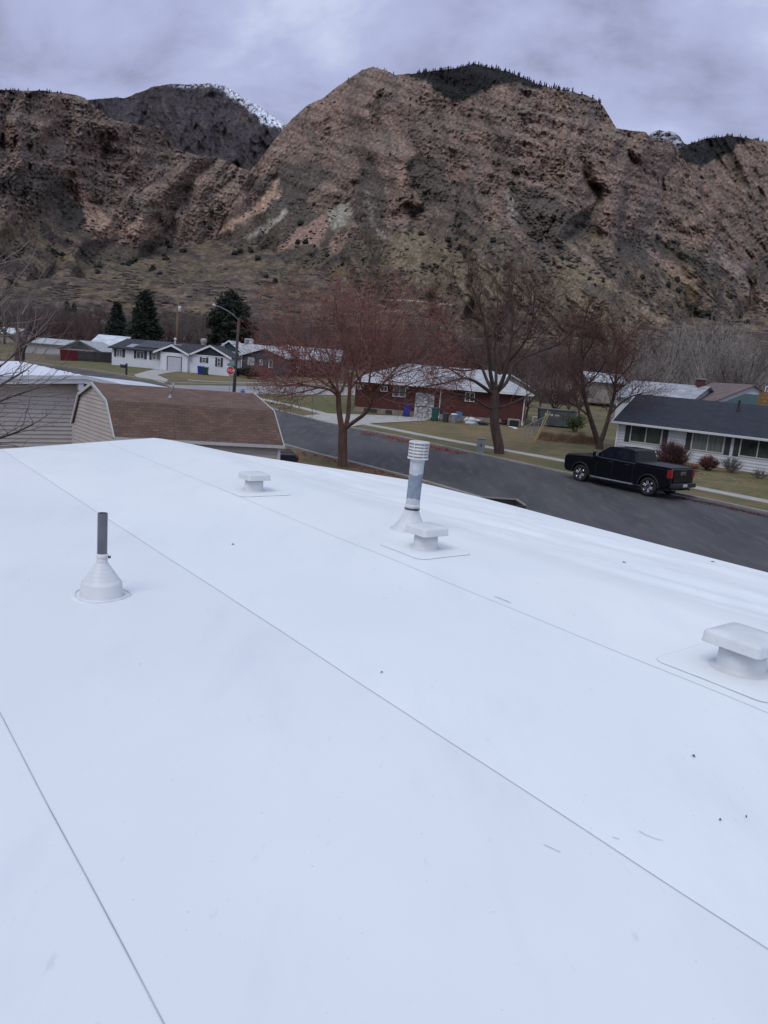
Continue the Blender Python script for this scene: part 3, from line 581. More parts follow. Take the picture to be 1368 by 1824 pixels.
# ============================================================ SHARED MATERIALS
m_white = mat('white_trim', (.62, .62, .62), (.72, .72, .72), scale=3, rough=.6)
m_black = mat('black_shutter', (.012, .012, .016), (.02, .02, .026), rough=.6)
m_lgrey = mat('light_grey_siding', (.48, .50, .51), (.55, .57, .58), scale=1.5, rough=.75)
m_wsid = mat('white_siding', (.58, .60, .63), (.66, .68, .71), scale=.8, rough=.75)
m_tan = mat('tan_siding', (.39, .345, .305), (.46, .41, .37), scale=1.1, rough=.75, detail=8)
m_navy = mat('navy_siding', (.012, .014, .024), (.02, .022, .034), rough=.7)
m_teal = mat('teal_siding', (.030, .048, .062), (.042, .062, .078), scale=1, rough=.75)
m_beige = mat('beige_wall', (.30, .275, .245), (.37, .34, .31), scale=.8, rough=.85)
m_found = mat('foundation_concrete', (.20, .165, .14), (.30, .26, .225), scale=2.5, rough=.9)
m_glass = mat('window_glass', (.016, .020, .019), (.06, .066, .058), scale=.9, rough=.06, spec=.6)
m_glassc = mat('curtained_glass', (.09, .105, .092), (.17, .185, .165), scale=1.2, rough=.15, spec=.6, stretch=(6, 6, .4))
m_shD = brickmat('dark_shingles', (.016, .019, .030), (.024, .028, .042), (.010, .012, .018), .32, .14, .008)
m_shN = brickmat('black_shingles', (.020, .022, .028), (.030, .032, .038), (.012, .012, .016), .32, .14, .008)
m_shB = brickmat('brown_shingles', (.100, .060, .045), (.145, .090, .068), (.072, .044, .034), .21, .095, .006)
m_shG = brickmat('grey_shingles', (.24, .26, .28), (.34, .36, .38), (.16, .17, .19), .9, .3, .012)
m_brick = brickmat('red_brick', (.075, .018, .016), (.115, .026, .022), (.075, .040, .036), .22, .075, .008)
m_roofw = mat('white_membrane_far', (.40, .43, .46), (.62, .65, .68), scale=.9, rough=.6, detail=8)
m_wood = mat('weathered_wood', (.10, .065, .045), (.15, .105, .075), scale=4, rough=.9, stretch=(1, 1, .12))
m_woodg = mat('grey_pole_wood', (.055, .045, .040), (.10, .085, .078), scale=4, rough=.9, stretch=(1, 1, .12))
m_steel = mat('galvanised_steel', (.22, .235, .26), (.34, .36, .39), scale=14, rough=.45, metal=.6)
m_steelf = mat('galvanised_dull', (.20, .22, .25), (.30, .325, .36), scale=9, rough=.5, metal=.35, stretch=(1, 1, .4))
m_rubber = mat('rubber', (.010, .010, .011), (.018, .018, .018), rough=.8)
m_blue = mat('blue_plastic', (.006, .022, .22), (.010, .030, .26), rough=.45)
m_tealb = mat('teal_plastic', (.006, .085, .075), (.010, .11, .095), rough=.45)
m_red = mat('dark_red_paint', (.13, .008, .014), (.17, .012, .018), rough=.7, scale=2)
m_char = mat('charcoal_boards', (.022, .020, .022), (.038, .034, .036), rough=.8, scale=2)
m_dgrey = mat('dark_grey_metal', (.03, .032, .036), (.05, .052, .056), rough=.55)
def z2(p): return np.array([p[0], p[1], gz(p[1])])
def window(fr, parent, s0, s1, z0, z1, m=m_glass, mull=1, shut=None, d=0.0, fw_=.07, frm=m_white, hbar=0):
    mb = MB(fr); D0 = d-.075
    mb.box((s0, D0, z0), (s0+fw_, d, z1)); mb.box((s1-fw_, D0, z0), (s1, d, z1)); mb.box((s0+fw_, D0, z1-fw_), (s1-fw_, d, z1)); mb.box((s0+fw_, D0, z0), (s1-fw_, d, z0+fw_))
    for k in range(mull):
        x = s0+(s1-s0)*(k+1)/(mull+1); mb.box((x-.03, D0+.01, z0+fw_), (x+.03, d, z1-fw_))
    if hbar: zc = (z0+z1)/2; mb.box((s0+fw_, D0+.012, zc-.03), (s1-fw_, d, zc+.03))
    w_ = mb.build('window', frm, parent)
    n = mull+1
    mb = MB(fr)
    for k in range(n):
        a = s0+fw_+(s1-s0-2*fw_)*k/n+.031*(k > 0); b = s0+fw_+(s1-s0-2*fw_)*(k+1)/n-.031*(k < n-1); mb.box((a, d-.048, z0+fw_), (b, d-.034, z1-fw_))
    mb.build('pane', m, w_)
    if shut:
        for a in ((s0-.03-shut, s0-.03), (s1+.03, s1+.03+shut)):
            sb = MB(fr); sb.box((a[0], d-.055, z0-.03), (a[1], d, z1+.03)); k = int((z1-z0)/.09)
            for q in range(k): zz_ = z0+.03+q*(z1-z0-.06)/k; sb.face([(a[0]+.04, d-.070, zz_), (a[1]-.04, d-.070, zz_), (a[1]-.04, d-.056, zz_+.07), (a[0]+.04, d-.056, zz_+.07)])
            sb.build('shutter', m_black, parent)
    return w_
def pole(mb, a, b, r, sides=8): mb.tube([a, b], r, sides)

# ============================================================ OUR ROOF
S2 = np.array([-.612, .791]); N2 = np.array([.791, .612]); ZR = 3.34
def un(p): return p[0]*S2[0]+p[1]*S2[1], p[0]*N2[0]+p[1]*N2[1]
NC = 5.25; EDGE = None
def roofz(x, y, fine=True):
    u = x*S2[0]+y*S2[1]; n = x*N2[0]+y*N2[1]; k = np.maximum(0, n-NC-.10*np.sin(u*.35+1))
    z = ZR-.075*sstep(0, 1.0, k)-.028*k
    if fine:
        lo = sstep(.1, 1.0, k)
        if EDGE is not None: lo = lo*sstep(0.03, .7, np.interp(u, EDGE[0], EDGE[1])-n)
        else: lo = lo*0
        z = z+lo*(fbm(u*.35+3, n*2.3, 3)*.030+ridged(u*.30+9, n*2.6+u*.75, 2)*.020+ridged(u*.5+2, n*4.0-u*.5, 2)*.006)+fbm(u*.6+2, n*.8, 3)*.006*(0 if EDGE is None else 1)*(sstep(0.03, .7, np.interp(u, EDGE[0], EDGE[1])-n) if EDGE is not None else 1)
        for cx, cy, a in ((-1.62, 9.25, .05), (.41, 6.93, .05), (2.21, 4.37, .05), (-1.81, 4.86, .03), (.3, 7.88, .05)):
            z = z+a*.2*np.exp(-(((x-cx)**2+(y-cy)**2)/.35))
    return z
def onroof(px, py, dz=0):
    d = ray(px, py); d = d/d[1]; t = (ZR-EYE)/d[2]
    for _ in range(30):
        q = CAMP+d*t; t = (roofz(q[0], q[1])+dz-EYE)/d[2]
    return CAMP+d*t
ev_ = [onroof(*p) for p in [(274, 780), (376, 798.5), (470, 815), (560, 829), (640, 841), (729, 855), (850, 884.5), (922, 903), (1032, 932.5), (1172, 969.5), (1368, 1020)]]
eu = [un(p)[0] for p in ev_]; en = [un(p)[1] for p in ev_]
q_ = ev_[-1]-ev_[-2]; q_ = ev_[-1]+q_/np.linalg.norm(q_)*9; eu.append(un(q_)[0]); en.append(un(q_)[1])
eu = np.array(eu[::-1]); en = np.array(en[::-1]); EDGE = (eu, en)
LA = onroof(0, 800); LB = onroof(274, 780); (ua, na), (ub, nb_u) = un(LA), un(LB)
def uL(n): return ub+(n-nb_u)*(ua-ub)/(na-nb_u)
UMIN = -9.0; NMIN = -5.0
NU, NN_ = 330, 190
ss = np.linspace(0, 1, NU)[:, None]*np.ones((1, NN_)); rr2 = np.linspace(0, 1, NN_)[None]*np.ones((NU, 1))
u_ = UMIN+ss*15; n_ = NMIN+rr2*10
for _ in range(25):
    u_ = UMIN+ss*(uL(n_)-UMIN); n_ = NMIN+rr2*(np.interp(u_, eu, en)-NMIN)
RX = u_*S2[0]+n_*N2[0]; RY = u_*S2[1]+n_*N2[1]; RZ = roofz(RX, RY)
m, t, b = newmat('white_membrane'); b.inputs['Roughness'].default_value = .5; b.inputs['Specular IOR Level'].default_value = .22
tc2 = t.nodes.new('ShaderNodeTexCoord')
def ramp(src, p0, p1, c0, c1):
    r = t.nodes.new('ShaderNodeValToRGB'); r.color_ramp.elements[0].position = p0; r.color_ramp.elements[1].position = p1; r.color_ramp.elements[0].color = (*c0, 1); r.color_ramp.elements[1].color = (*c1, 1); t.links.new(src, r.inputs[0]); return r.outputs[0]
def nz(scale, detail, st=(1, 1, 1), ro=.55):
    mpp = t.nodes.new('ShaderNodeMapping'); mpp.inputs['Scale'].default_value = st; mpp.inputs['Rotation'].default_value = (0, 0, math.radians(38)); t.links.new(tc2.outputs['Object'], mpp.inputs[0])
    n = node(t, 'ShaderNodeTexNoise', Scale=scale, Detail=detail, Roughness=ro); t.links.new(mpp.outputs[0], n.inputs['Vector']); return n.outputs[0]
def mul(a, b_):
    n = t.nodes.new('ShaderNodeMix'); n.data_type = 'RGBA'; n.blend_type = 'MULTIPLY'; n.inputs[0].default_value = 1; t.links.new(a, n.inputs[6]); t.links.new(b_, n.inputs[7]); return n.outputs[2]
base_ = ramp(nz(.35, 5), .3, .7, (.70, .74, .74), (.775, .80, .795))
sm1 = ramp(nz(2.6, 8, (1, .25, 1), .65), .52, .74, (1, 1, 1), (.94, .945, .955))          # long faint scuffs
sm2 = ramp(nz(22, 3, (1, .35, 1)), .69, .77, (1, 1, 1), (.90, .905, .915))                 # small smudges
sm3 = ramp(nz(1.1, 4), .70, .85, (1, 1, 1), (.95, .935, .90))
sp_ = ramp(nz(60, 1), .775, .80, (1, 1, 1), (.74, .74, .76))
dp = t.nodes.new('ShaderNodeVectorMath'); dp.operation = 'DOT_PRODUCT'; gm = t.nodes.new('ShaderNodeNewGeometry'); t.links.new(gm.outputs['Position'], dp.inputs[0]); dp.inputs[1].default_value = (.791, .612, 0)
gt = t.nodes.new('ShaderNodeMath'); gt.operation = 'LESS_THAN'; t.links.new(dp.outputs['Value'], gt.inputs[0]); gt.inputs[1].default_value = 2.29   # the older, slightly greyer sheet
t.links.new(mul(mul(mul(mul(base_, sm1), mul(sm2, sm3)), sp_), ramp(gt.outputs[0], 0, 1, (1, 1, 1), (.955, .945, .965))), b.inputs['Base Color'])
bn_ = t.nodes.new('ShaderNodeBump'); bn_.inputs['Strength'].default_value = .12; bn_.inputs['Distance'].default_value = .01; t.links.new(nz(3.0, 5, (1, .5, 1)), bn_.inputs['Height']); t.links.new(bn_.outputs[0], b.inputs['Normal'])
m_mem = m
m_memp = mat('white_coated_metal', (.57, .595, .60), (.66, .68, .68), scale=5, rough=.45, bump=.1, bscale=8)
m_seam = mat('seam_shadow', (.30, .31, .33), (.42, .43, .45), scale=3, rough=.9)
HR = thing('flat_roof_house', 'near white membrane roof with long thin seams filling the foreground', 'building', (-1.5, 4, gz(4)))
def bh(parent): return ORG[parent.name]
idx = np.arange(NU*NN_).reshape(NU, NN_)
Vr = np.stack([RX, RY, RZ], -1)
edge = [Vr[i, -1] for i in range(NU)]; edgeL = [Vr[-1, j] for j in range(NN_)]
rm = npmesh('roof', Vr.reshape(-1, 3)-bh(HR), np.stack([idx[:-1, :-1], idx[1:, :-1], idx[1:, 1:], idx[:-1, 1:]], -1).reshape(-1, 4), m_mem, parent=HR, smooth=True); ORG[rm.name] = bh(HR)
def ribbon(mb, pts, w0, dz, fn=roofz, side=None):
    for p, q in zip(pts[:-1], pts[1:]):
        t_ = q-p; nn = np.array([-t_[1], t_[0]]); nn /= np.linalg.norm(nn)+1e-9
        c = [p+nn*w0/2, p-nn*w0/2, q-nn*w0/2, q+nn*w0/2]; mb.face([(x[0], x[1], float(fn(x[0], x[1]))+dz) for x in c])
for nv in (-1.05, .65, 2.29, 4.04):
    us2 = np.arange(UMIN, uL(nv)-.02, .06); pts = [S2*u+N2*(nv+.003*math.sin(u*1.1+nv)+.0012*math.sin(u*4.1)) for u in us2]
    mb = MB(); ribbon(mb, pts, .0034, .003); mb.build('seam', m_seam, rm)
mb = MB()                                      # folded metal edge below the membrane
for L in (edge, edgeL):
    L = L[::4]+[L[-1]]
    for p, q in zip(L[:-1], L[1:]): mb.face([tuple(p+[0, 0, -.002]), tuple(q+[0, 0, -.002]), (q[0], q[1], q[2]-.14), (p[0], p[1], p[2]-.14)])
mb.build('fascia', m_white, HR)
mb = MB(); ins = 8
cor = [Vr[0, 0]+[.3, .3, 0], Vr[-1, 0]+[.2, -.4, 0], Vr[-1, -1]+[.1, -.55, 0], Vr[NU//2, -1]+[-.45, -.4, 0], Vr[0, -1]+[-.5, .1, 0]]
for i in range(len(cor)):
    p, q = cor[i], cor[(i+1) % len(cor)]; L_ = np.linalg.norm((q-p)[:2]); f_ = Fr((p[0], p[1], 0), (q-p)[:2]); f_.n = -f_.n
    mb.fr = f_; mb.siding([(0, -1.0), (L_, -1.0), (L_, min(p[2], q[2])-.16), (0, min(p[2], q[2])-.16)], bh=.15)
mb.build('wall', m_tan, HR)
# ---- square capped vents
def capvent(px, py, label, size=.30, rd=.112, ht=.155, patch=.62, rot=0.0):
    c = onroof(px, py); loc = np.array([c[0], c[1], c[2]]); T = thing('square_cap_vent', label, 'roof vent', loc, 'square capped roof vents')
    fr = FrT(loc, (S2[0], S2[1], 0), (N2[0], N2[1], 0), (0, 0, 1))
    zl = lambda a, b_: roofz(*( (fr(a, b_, 0))[:2] ))-loc[2]
    # flashing patch with rounded corners, following the membrane
    h_ = patch/2; r_c = .09; out = []
    for k, (cx, cy) in enumerate(((h_-r_c, h_-r_c), (-h_+r_c, h_-r_c), (-h_+r_c, -h_+r_c), (h_-r_c, -h_+r_c))):
        for j in range(7): a = math.pi/2*(k+j/6); out.append((cx+r_c*math.cos(a), cy+r_c*math.sin(a)))
    out = [np.array(p)+0. for p in out]; oo = []
    for p, q in zip(out, out[1:]+out[:1]): oo += [p+(q-p)*k/6 for k in range(6)]
    mb = MB(fr); rings = []
    for f_ in (1.0, .75, .5, .25): rings.append([mb.P((p[0]*f_, p[1]*f_, float(zl(p[0]*f_, p[1]*f_))+.006)) for p in oo])
    n = len(oo)
    for A_, B_ in zip(rings[:-1], rings[1:]):
        for k in range(n): j = (k+1) % n; mb.f.append([A_[k], A_[j], B_[j], B_[k]]); mb.mi.append(0); mb.uv.append([(0, 0)]*4)
    mb.f.append(rings[-1]); mb.mi.append(0); mb.uv.append([(0, 0)]*n)
    pt = mb.build('flashing_patch', m_mem, T, smooth=True)
    mb = MB(fr)
    for k in range(n):
        p, q = oo[k], oo[(k+1) % n]; p2, q2 = p*1.007, q*1.007
        mb.face([(p[0], p[1], float(zl(*p))+.0065), (p2[0], p2[1], float(zl(*p2))+.003), (q2[0], q2[1], float(zl(*q2))+.003), (q[0], q[1], float(zl(*q))+.0065)])
    mb.build('patch_edge', mat('patch_edge_grey', (.50, .52, .55), (.70, .72, .74), scale=5), pt)
    mb = MB(fr); R_ = rd
    mb.lathe([(R_+.045, .004), (R_+.03, .006), (R_+.012, .010), (R_+.003, .018), (R_+.001, .035), (R_, .06), (R_-.004, ht)], sides=48, capb=False, capt=True); mb.build('collar', m_memp, T, smooth=True)
    hs = size/2; mb = MB(fr)
    def sq(h, z, r=.03):
        o_ = []
        for k, (cx, cy) in enumerate(((h-r, h-r), (-h+r, h-r), (-h+r, -h+r), (h-r, -h+r))):
            for j in range(5): a = math.pi/2*(k+j/4); o_.append(mb.P((cx+r*math.cos(a), cy+r*math.sin(a), z)))
        return o_
    lv = [sq(hs-.012, ht-.006), sq(hs+.004, ht-.008), sq(hs+.004, ht-.003), sq(hs-.001, ht+.005), sq(hs-.001, ht+.045), sq(hs-.008, ht+.058), sq(hs-.024, ht+.066), sq(hs-.09, ht+.072), sq(.02, ht+.076, .01)]
    for A_, B_ in zip(lv[:-1], lv[1:]):
        for k in range(20): j = (k+1) % 20; mb.f.append([A_[k], A_[j], B_[j], B_[k]]); mb.mi.append(0); mb.uv.append([(0, 0)]*4)
    mb.f.append(lv[-1]); mb.f.append(lv[0][::-1]); mb.mi += [0, 0]; mb.uv += [[(0, 0)]*20]*2
    cp = mb.build('cap', m_memp, T, smooth=True, auto=1)
    for sx, sy in ((1, 0), (-1, 0), (0, 1), (0, -1)):
        for q in (-.08, .08):
            x, y = (sx*(hs+.001), q) if sx else (q, sy*(hs+.001)); mb = MB(fr)
            mb.lathe([(.003, -.002), (.003, .002)], (x, y, ht+.018), 8); mb.build('screw', m_memp, cp)
    return T
capvent(757, 977, 'white square capped vent mid-roof in front of the tall flue pipe', patch=.64)
capvent(452, 874, 'farthest white square capped vent, the one nearest the brown shed', patch=.70)
capvent(1318, 1192, 'large near white square capped vent cut off at the right edge', size=.365, rd=.138, ht=.165, patch=.74)
# ---- plumbing pipe with stepped boot
c = onroof(181, 1060); loc = c; T = thing('plumbing_vent', 'thin grey plumbing pipe standing in a white stepped cone boot', 'vent pipe', loc)
fr = FrT(loc, (1, 0, 0), (0, 1, 0), (0, 0, 1)); mb = MB(fr); prof = [(.150, -.004), (.142, .004), (.134, .010), (.129, .088), (.123, .098)]
rr_s = .119; zz_s = .10
for k in range(6): prof += [(rr_s, zz_s), (rr_s-.0075, zz_s+.012), (rr_s-.012, zz_s+.016)]; rr_s -= .0142; zz_s += .0215
prof += [(.036, zz_s+.004), (.034, zz_s+.035)]
mb.lathe(prof, sides=56, capb=False)
mb2 = MB(fr); rg = [[mb2.P((q*(1+.03*math.sin(3*a+1)+.015*math.sin(7*a))*math.cos(a), q*(1+.03*math.sin(3*a+1))*math.sin(a), zq)) for a in [2*math.pi*k/48 for k in range(48)]] for q, zq in ((.190, -.002), (.185, .0025), (.14, .0045))]
for A_, B_ in zip(rg[:-1], rg[1:]):
    for k in range(48): j = (k+1) % 48; mb2.f.append([A_[k], A_[j], B_[j], B_[k]]); mb2.mi.append(0); mb2.uv.append([(0, 0)]*4)
mb2.build('welded_skirt', m_mem, T, smooth=True)
bt = mb.build('boot', m_memp, T, smooth=True)
mb = MB(fr)                                     # lumpy sealant around the foot
rs = random.Random(4)
mb.tube([(.172*math.cos(a)*(1+.06*math.sin(3*a)), .172*math.sin(a)*(1+.05*math.cos(4*a)), .004) for a in [2*math.pi*k/40 for k in range(41)]], [.006+.003*math.sin(k*1.7) for k in range(41)], 6); mb.build('sealant_bead', m_memp, bt, smooth=True)
mb = MB(fr); zt = zz_s+.03; mb.lathe([(.037, zt), (.0385, zt+.002), (.0385, zt+.022), (.035, zt+.026)], sides=24); mb.box((.034, -.012, zt), (.056, .006, zt+.018)); mb.build('clamp', m_white, T)
mb = MB(fr); mb.box((.045, -.02, zt+.002), (.060, -.008, zt+.016)); mb.build('clamp_screw', m_dgrey, T)
mb = MB(fr); zt2 = .555
mb.lathe([(.0315, zz_s), (.0315, zt2), (.026, zt2), (.026, zt2-.08)], sides=28, capt=True, capb=False); mb.build('pipe', mat('grey_pipe', (.10, .105, .115), (.20, .21, .225), scale=6, rough=.5, metal=.35, stretch=(1, 1, .35)), T, smooth=False)
# ---- tall flue pipe
c = onroof(730, 943); loc = c; T = thing('flue_pipe', 'tall galvanised flue pipe, half painted white, with a louvred cap and cone base', 'flue pipe', loc)
lean = math.radians(1.2); fr = FrT(loc, (1, 0, 0), (0, 1, 0), (math.sin(lean), 0, math.cos(lean))); mb = MB(fr)
mb.lathe([(.215, -.01), (.205, .004), (.18, .012), (.15, .05), (.118, .10), (.088, .16), (.076, .20), (.075, .225)], sides=48, capb=False); bs = mb.build('cone_flashing', m_memp, T, smooth=True)
mb = MB(fr); mb.lathe([(.076, .212), (.079, .214), (.079, .228), (.076, .230)], sides=36); mb.box((.03, -.092, .214), (.062, -.072, .228)); mb.build('clamp', m_dgrey, T)
mb = MB(fr); mb.lathe([(.0775, .230), (.0775, .262), (.0725, .268)], sides=36); mb.build('collar', m_memp, T, smooth=True)
m_g2, t2, b2 = newmat('galvanised_white_paint'); b2.inputs['Roughness'].default_value = .5; b2.inputs['Metallic'].default_value = .15
tcx = t2.nodes.new('ShaderNodeTexCoord'); sx_ = t2.nodes.new('ShaderNodeSeparateXYZ'); t2.links.new(tcx.outputs['Object'], sx_.inputs[0])
nx_ = node(t2, 'ShaderNodeTexNoise', Scale=9, Detail=4); t2.links.new(tcx.outputs['Object'], nx_.inputs['Vector'])
def m2(op, a, b_):
    n = t2.nodes.new('ShaderNodeMath'); n.operation = op
    for i, v in enumerate((a, b_)):
        if isinstance(v, (int, float)): n.inputs[i].default_value = v
        else: t2.links.new(v, n.inputs[i])
    return n.outputs[0]
zz2 = m2('ADD', sx_.outputs[2], m2('MULTIPLY', m2('SUBTRACT', nx_.outputs[0], .5), .10))
up_ = m2('GREATER_THAN', zz2, .585); dn_ = m2('LESS_THAN', zz2, .325); mk = m2('MAXIMUM', up_, dn_)
mm2 = t2.nodes.new('ShaderNodeMix'); mm2.data_type = 'RGBA'; t2.links.new(mk, mm2.inputs[0])
n5 = node(t2, 'ShaderNodeTexNoise', Scale=14, Detail=6); t2.links.new(tcx.outputs['Object'], n5.inputs['Vector'])
def rp2(c0, c1):
    r = t2.nodes.new('ShaderNodeValToRGB'); r.color_ramp.elements[0].position = .35; r.color_ramp.elements[1].position = .65; r.color_ramp.elements[0].color = (*c0, 1); r.color_ramp.elements[1].color = (*c1, 1); t2.links.new(n5.outputs[0], r.inputs[0]); return r.outputs[0]
t2.links.new(rp2((.16, .20, .25), (.25, .29, .345)), mm2.inputs[6]); t2.links.new(rp2((.42, .44, .46), (.58, .60, .62)), mm2.inputs[7]); t2.links.new(mm2.outputs[2], b2.inputs['Base Color'])
mb = MB(fr); mb.lathe([(.071, .2), (.071, .68), (.074, .685), (.074, .70), (.071, .705), (.071, .745)], sides=36); mb.build('pipe', m_g2, T, smooth=False)
m_cap = mat('cream_cap_metal', (.46, .46, .45), (.58, .58, .57), scale=8, rough=.5)
mb = MB(fr); z0 = .745; mb.lathe([(.104, z0-.012), (.107, z0-.004), (.104, z0+.006), (.08, z0+.008)], sides=40); mb.lathe([(.08, z0+.008), (.08, z0+.15)], sides=24)
for k in range(4):
    z = z0+.020+k*.032
    mb.lathe([(.098, z), (.103, z+.002), (.090, z+.020), (.086, z+.020)], sides=40)
for k in range(6):
    a = 2*math.pi*k/6; fx, fy = math.cos(a), math.sin(a); mb.tube([(fx*.096, fy*.096, z0), (fx*.096, fy*.096, z0+.15)], .006, 6)
mb.lathe([(.100, z0+.148), (.106, z0+.150), (.106, z0+.160), (.098, z0+.166), (.03, z0+.172)], sides=40); mb.build('louvred_cap', m_cap, T)
# ---- bits lying on the roof
m_leaf = mat('dead_leaf', (.03, .025, .02), (.07, .05, .035), scale=20)
def bit(px, py, ln, wd, ang, label, nm='leaf_scrap', cat='debris'):
    c = onroof(px, py, .002); mb = MB(FrT(c, (math.cos(ang), math.sin(ang), 0), (-math.sin(ang), math.cos(ang), 0), (0, 0, 1)))
    mb.face([(-ln/2, 0, .001), (-ln*.1, -wd/2, .004), (ln/2, 0, .002), (0, wd/2, .007)]); mb.face([(-ln/2, 0, .001), (0, wd/2, .007), (-ln*.1, 0, .012), (-ln*.1, -wd/2, .004)])
    single(mb, nm, m_leaf, label, cat, c)
bit(1235, 1347, .026, .014, 1.9, 'small dark curled leaf scrap on the white roof below the right-hand vent')
bit(680, 1198, .024, .008, .6, 'dark twig scrap on the white roof just above the middle seam')
bit(1283, 1461, .013, .010, .2, 'tiny dark crumb on the white roof near the lower right edge')
bit(1329, 1456, .009, .007, .9, 'tiny grey speck by the right edge of the white roof')
bit(1112, 1002, .05, .02, -.5, 'dark scrap on the sloping edge of the roof left of the right-hand vent')
bit(1270, 1001, .06, .02, -.3, 'dark scrap lying close to the far roof edge at the right')
bit(415, 970, .03, .016, .1, 'brown speck on the white roof between the pipe boot and the farthest vent')
# faint printed mark beside the seam
c = onroof(896, 1068, .003); mk_m = mat('faint_ink', (.07, .08, .10), (.14, .15, .17), scale=30)
fr = FrT(c, (-S2[0], -S2[1], 0), (N2[0], N2[1], 0), (0, 0, 1)); mb = MB(fr); rs = random.Random(3); x = -.085
while x < .085:
    w_ = rs.uniform(.005, .011); h_ = rs.uniform(.012, .022); f0 = lambda a, b_: (a, b_, float(roofz(*fr(a, b_, 0)[:2]))-c[2]+.0045)
    mb.face([f0(x, -.01), f0(x+.003, -.01), f0(x+.003, -.01+h_), f0(x, -.01+h_)]); yb = rs.choice((-.01, 0, .006)); mb.face([f0(x+.003, yb), f0(x+w_, yb), f0(x+w_, yb+.003), f0(x+.003, yb+.003)]); x += w_+.004
mb.build('printed_mark', mk_m, rm)
m_scuff = mat('scuff_grey', (.48, .49, .51), (.60, .61, .63), scale=30)
for k, ch in enumerate(([(1138, 1481), (1150, 1488), (1164, 1494), (1180, 1498)], [(1091, 1492), (1103, 1496)], [(968, 1505), (985, 1513), (998, 1519)])):
    mb = MB(); q = [onroof(*p)[:2] for p in ch]; ribbon(mb, q, .0035, .004); mb.build('scuff', m_scuff, rm)
# ============================================================ NEIGHBOUR HOUSE AND SHED
A0 = at(150, 683, 28.0); RD = np.array([-.6, .8, 0]); CR = np.array([.8, .6, 0]); zap = A0[2]
T = thing('white_roofed_house', 'tan sided neighbour house with low white roof behind the shed at left', 'building', (A0[0], A0[1], gz(28)))
fr = Fr((A0[0], A0[1], 0), CR)                 # s across the gable end, n = away along the ridge
sL, sR = -9.0, fr.px(385, 706)[0]; LEN = 11.0; s1_, z1_ = fr.px(244, 692); z1_ -= .26; zRt = fr.px(385, 708)[1]-.24
def zr(s): return zap-.058*abs(s) if s < 0 else (zap+(z1_-zap)*s/s1_ if s < s1_ else z1_+(zRt-z1_)*(s-s1_)/(sR-s1_))
mb = MB(fr); th = .26
for a, b_, ln_ in ((sL, 0, LEN), (0, s1_, LEN), (s1_, sR, 9)):
    mb.slab([(a, -.0, zr(a)+th), (b_, -.0, zr(b_)+th), (b_, ln_, zr(b_)+th), (a, ln_, zr(a)+th)], .1)
mb.build('roof', m_roofw, T)
mb = MB(fr); mb.prism([(sL, zr(sL)), (0, zr(0)), (s1_, zr(s1_)), (sR, zr(sR)), (sR, zr(sR)+th-.11), (s1_, zr(s1_)+th-.11), (0, zr(0)+th-.11), (sL, zr(sL)+th-.11)], 1, -.04, .0)
for a, b_ in ((sL, 0), (0, s1_), (s1_, sR)): mb.prism([(a, zr(a)+th-.10), (b_, zr(b_)+th-.10), (b_, zr(b_)+th+.03), (a, zr(a)+th+.03)], 1, -.075, -.045)
mb.build('fascia', m_white, T)
mb = MB(fr); mb.siding([(sL+.5, -1.2), (sR-.6, -1.2), (sR-.6, zr(sR-.6)-.02), (s1_, zr(s1_)-.02), (0, zap-.02), (sL+.5, zr(sL+.5)-.0)], d=.42, bh=.15, lip=.034); mb.box((sR-.66, .76, -1.2), (sR-.6, LEN-.4, zr(sR)-.02)); mb.build('wall', mat('beige_siding', (.50, .445, .395), (.57, .51, .46), scale=1.1, rough=.75), T)
mb = MB(fr); mb.prism([(sL+.1, zr(sL)-.002), (0, zap-.002), (s1_, zr(s1_)-.002), (sR-.1, zr(sR)-.002), (sR-.1, zr(sR)-.02), (s1_, zr(s1_)-.02), (0, zap-.02), (sL+.1, zr(sL)-.02)], 1, .0, .42); mb.build('soffit', mat('soffit_brown', (.10, .085, .075)), T)
mb = MB(fr); mb.box((-.20, -.02, zap-.26), (-.02, 1.2, zap-.02)); mb.build('ridge_beam', m_white, T, bevel=.008)
mb = MB(fr)                                    # loose, wrinkled membrane lying over the left slope
nx1, ny1 = 60, 50; gs = [[mb.P((sL+.1+(0-.1-sL)*i/nx1, .05+(LEN-.1)*j/ny1, zr(sL+.1+(-.1-sL)*i/nx1)+th+.012+.05*max(0, float(ridged(np.array([i*.16]), np.array([j*.22+i*.05]), 3)[0])-.25))) for j in range(ny1+1)] for i in range(nx1+1)]
for i in range(nx1):
    for j in range(ny1): mb.f.append([gs[i][j], gs[i+1][j], gs[i+1][j+1], gs[i][j+1]]); mb.mi.append(0); mb.uv.append([(0, 0)]*4)
mb.build('membrane', mat('wrinkled_membrane', (.66, .68, .75), (.74, .76, .8), scale=2, rough=.4), T, smooth=True)
# ---- gambrel shed
PR, PL = at(204.5, 777.5, 22.8), at(129, 750, 25.9); PE = at(501, 791.5, 24.2)
ez = 2.2; PR[2] = PL[2] = PE[2] = 0
gdir = (PL-PR); gw = np.linalg.norm(gdir); gdir /= gw; rdir = (PE-PR); rl = np.linalg.norm(rdir); rdir /= rl
zE = at(204.5, 777.5, 22.8)[2]; zB = zE+.98; zP = zE+1.42
b0 = gz(24)-.1
T = thing('garden_shed', 'tan gambrel garden shed with brown shingle roof and white trim', 'shed', (PR[0], PR[1], b0))
fr = FrT(PR, gdir, rdir, (0, 0, 1))            # a along the gable end, b along the ridge
prof = [(0, zE), (.17*gw, zB), (.5*gw, zP), (.83*gw, zB), (gw, zE)]
mb = MB(fr)
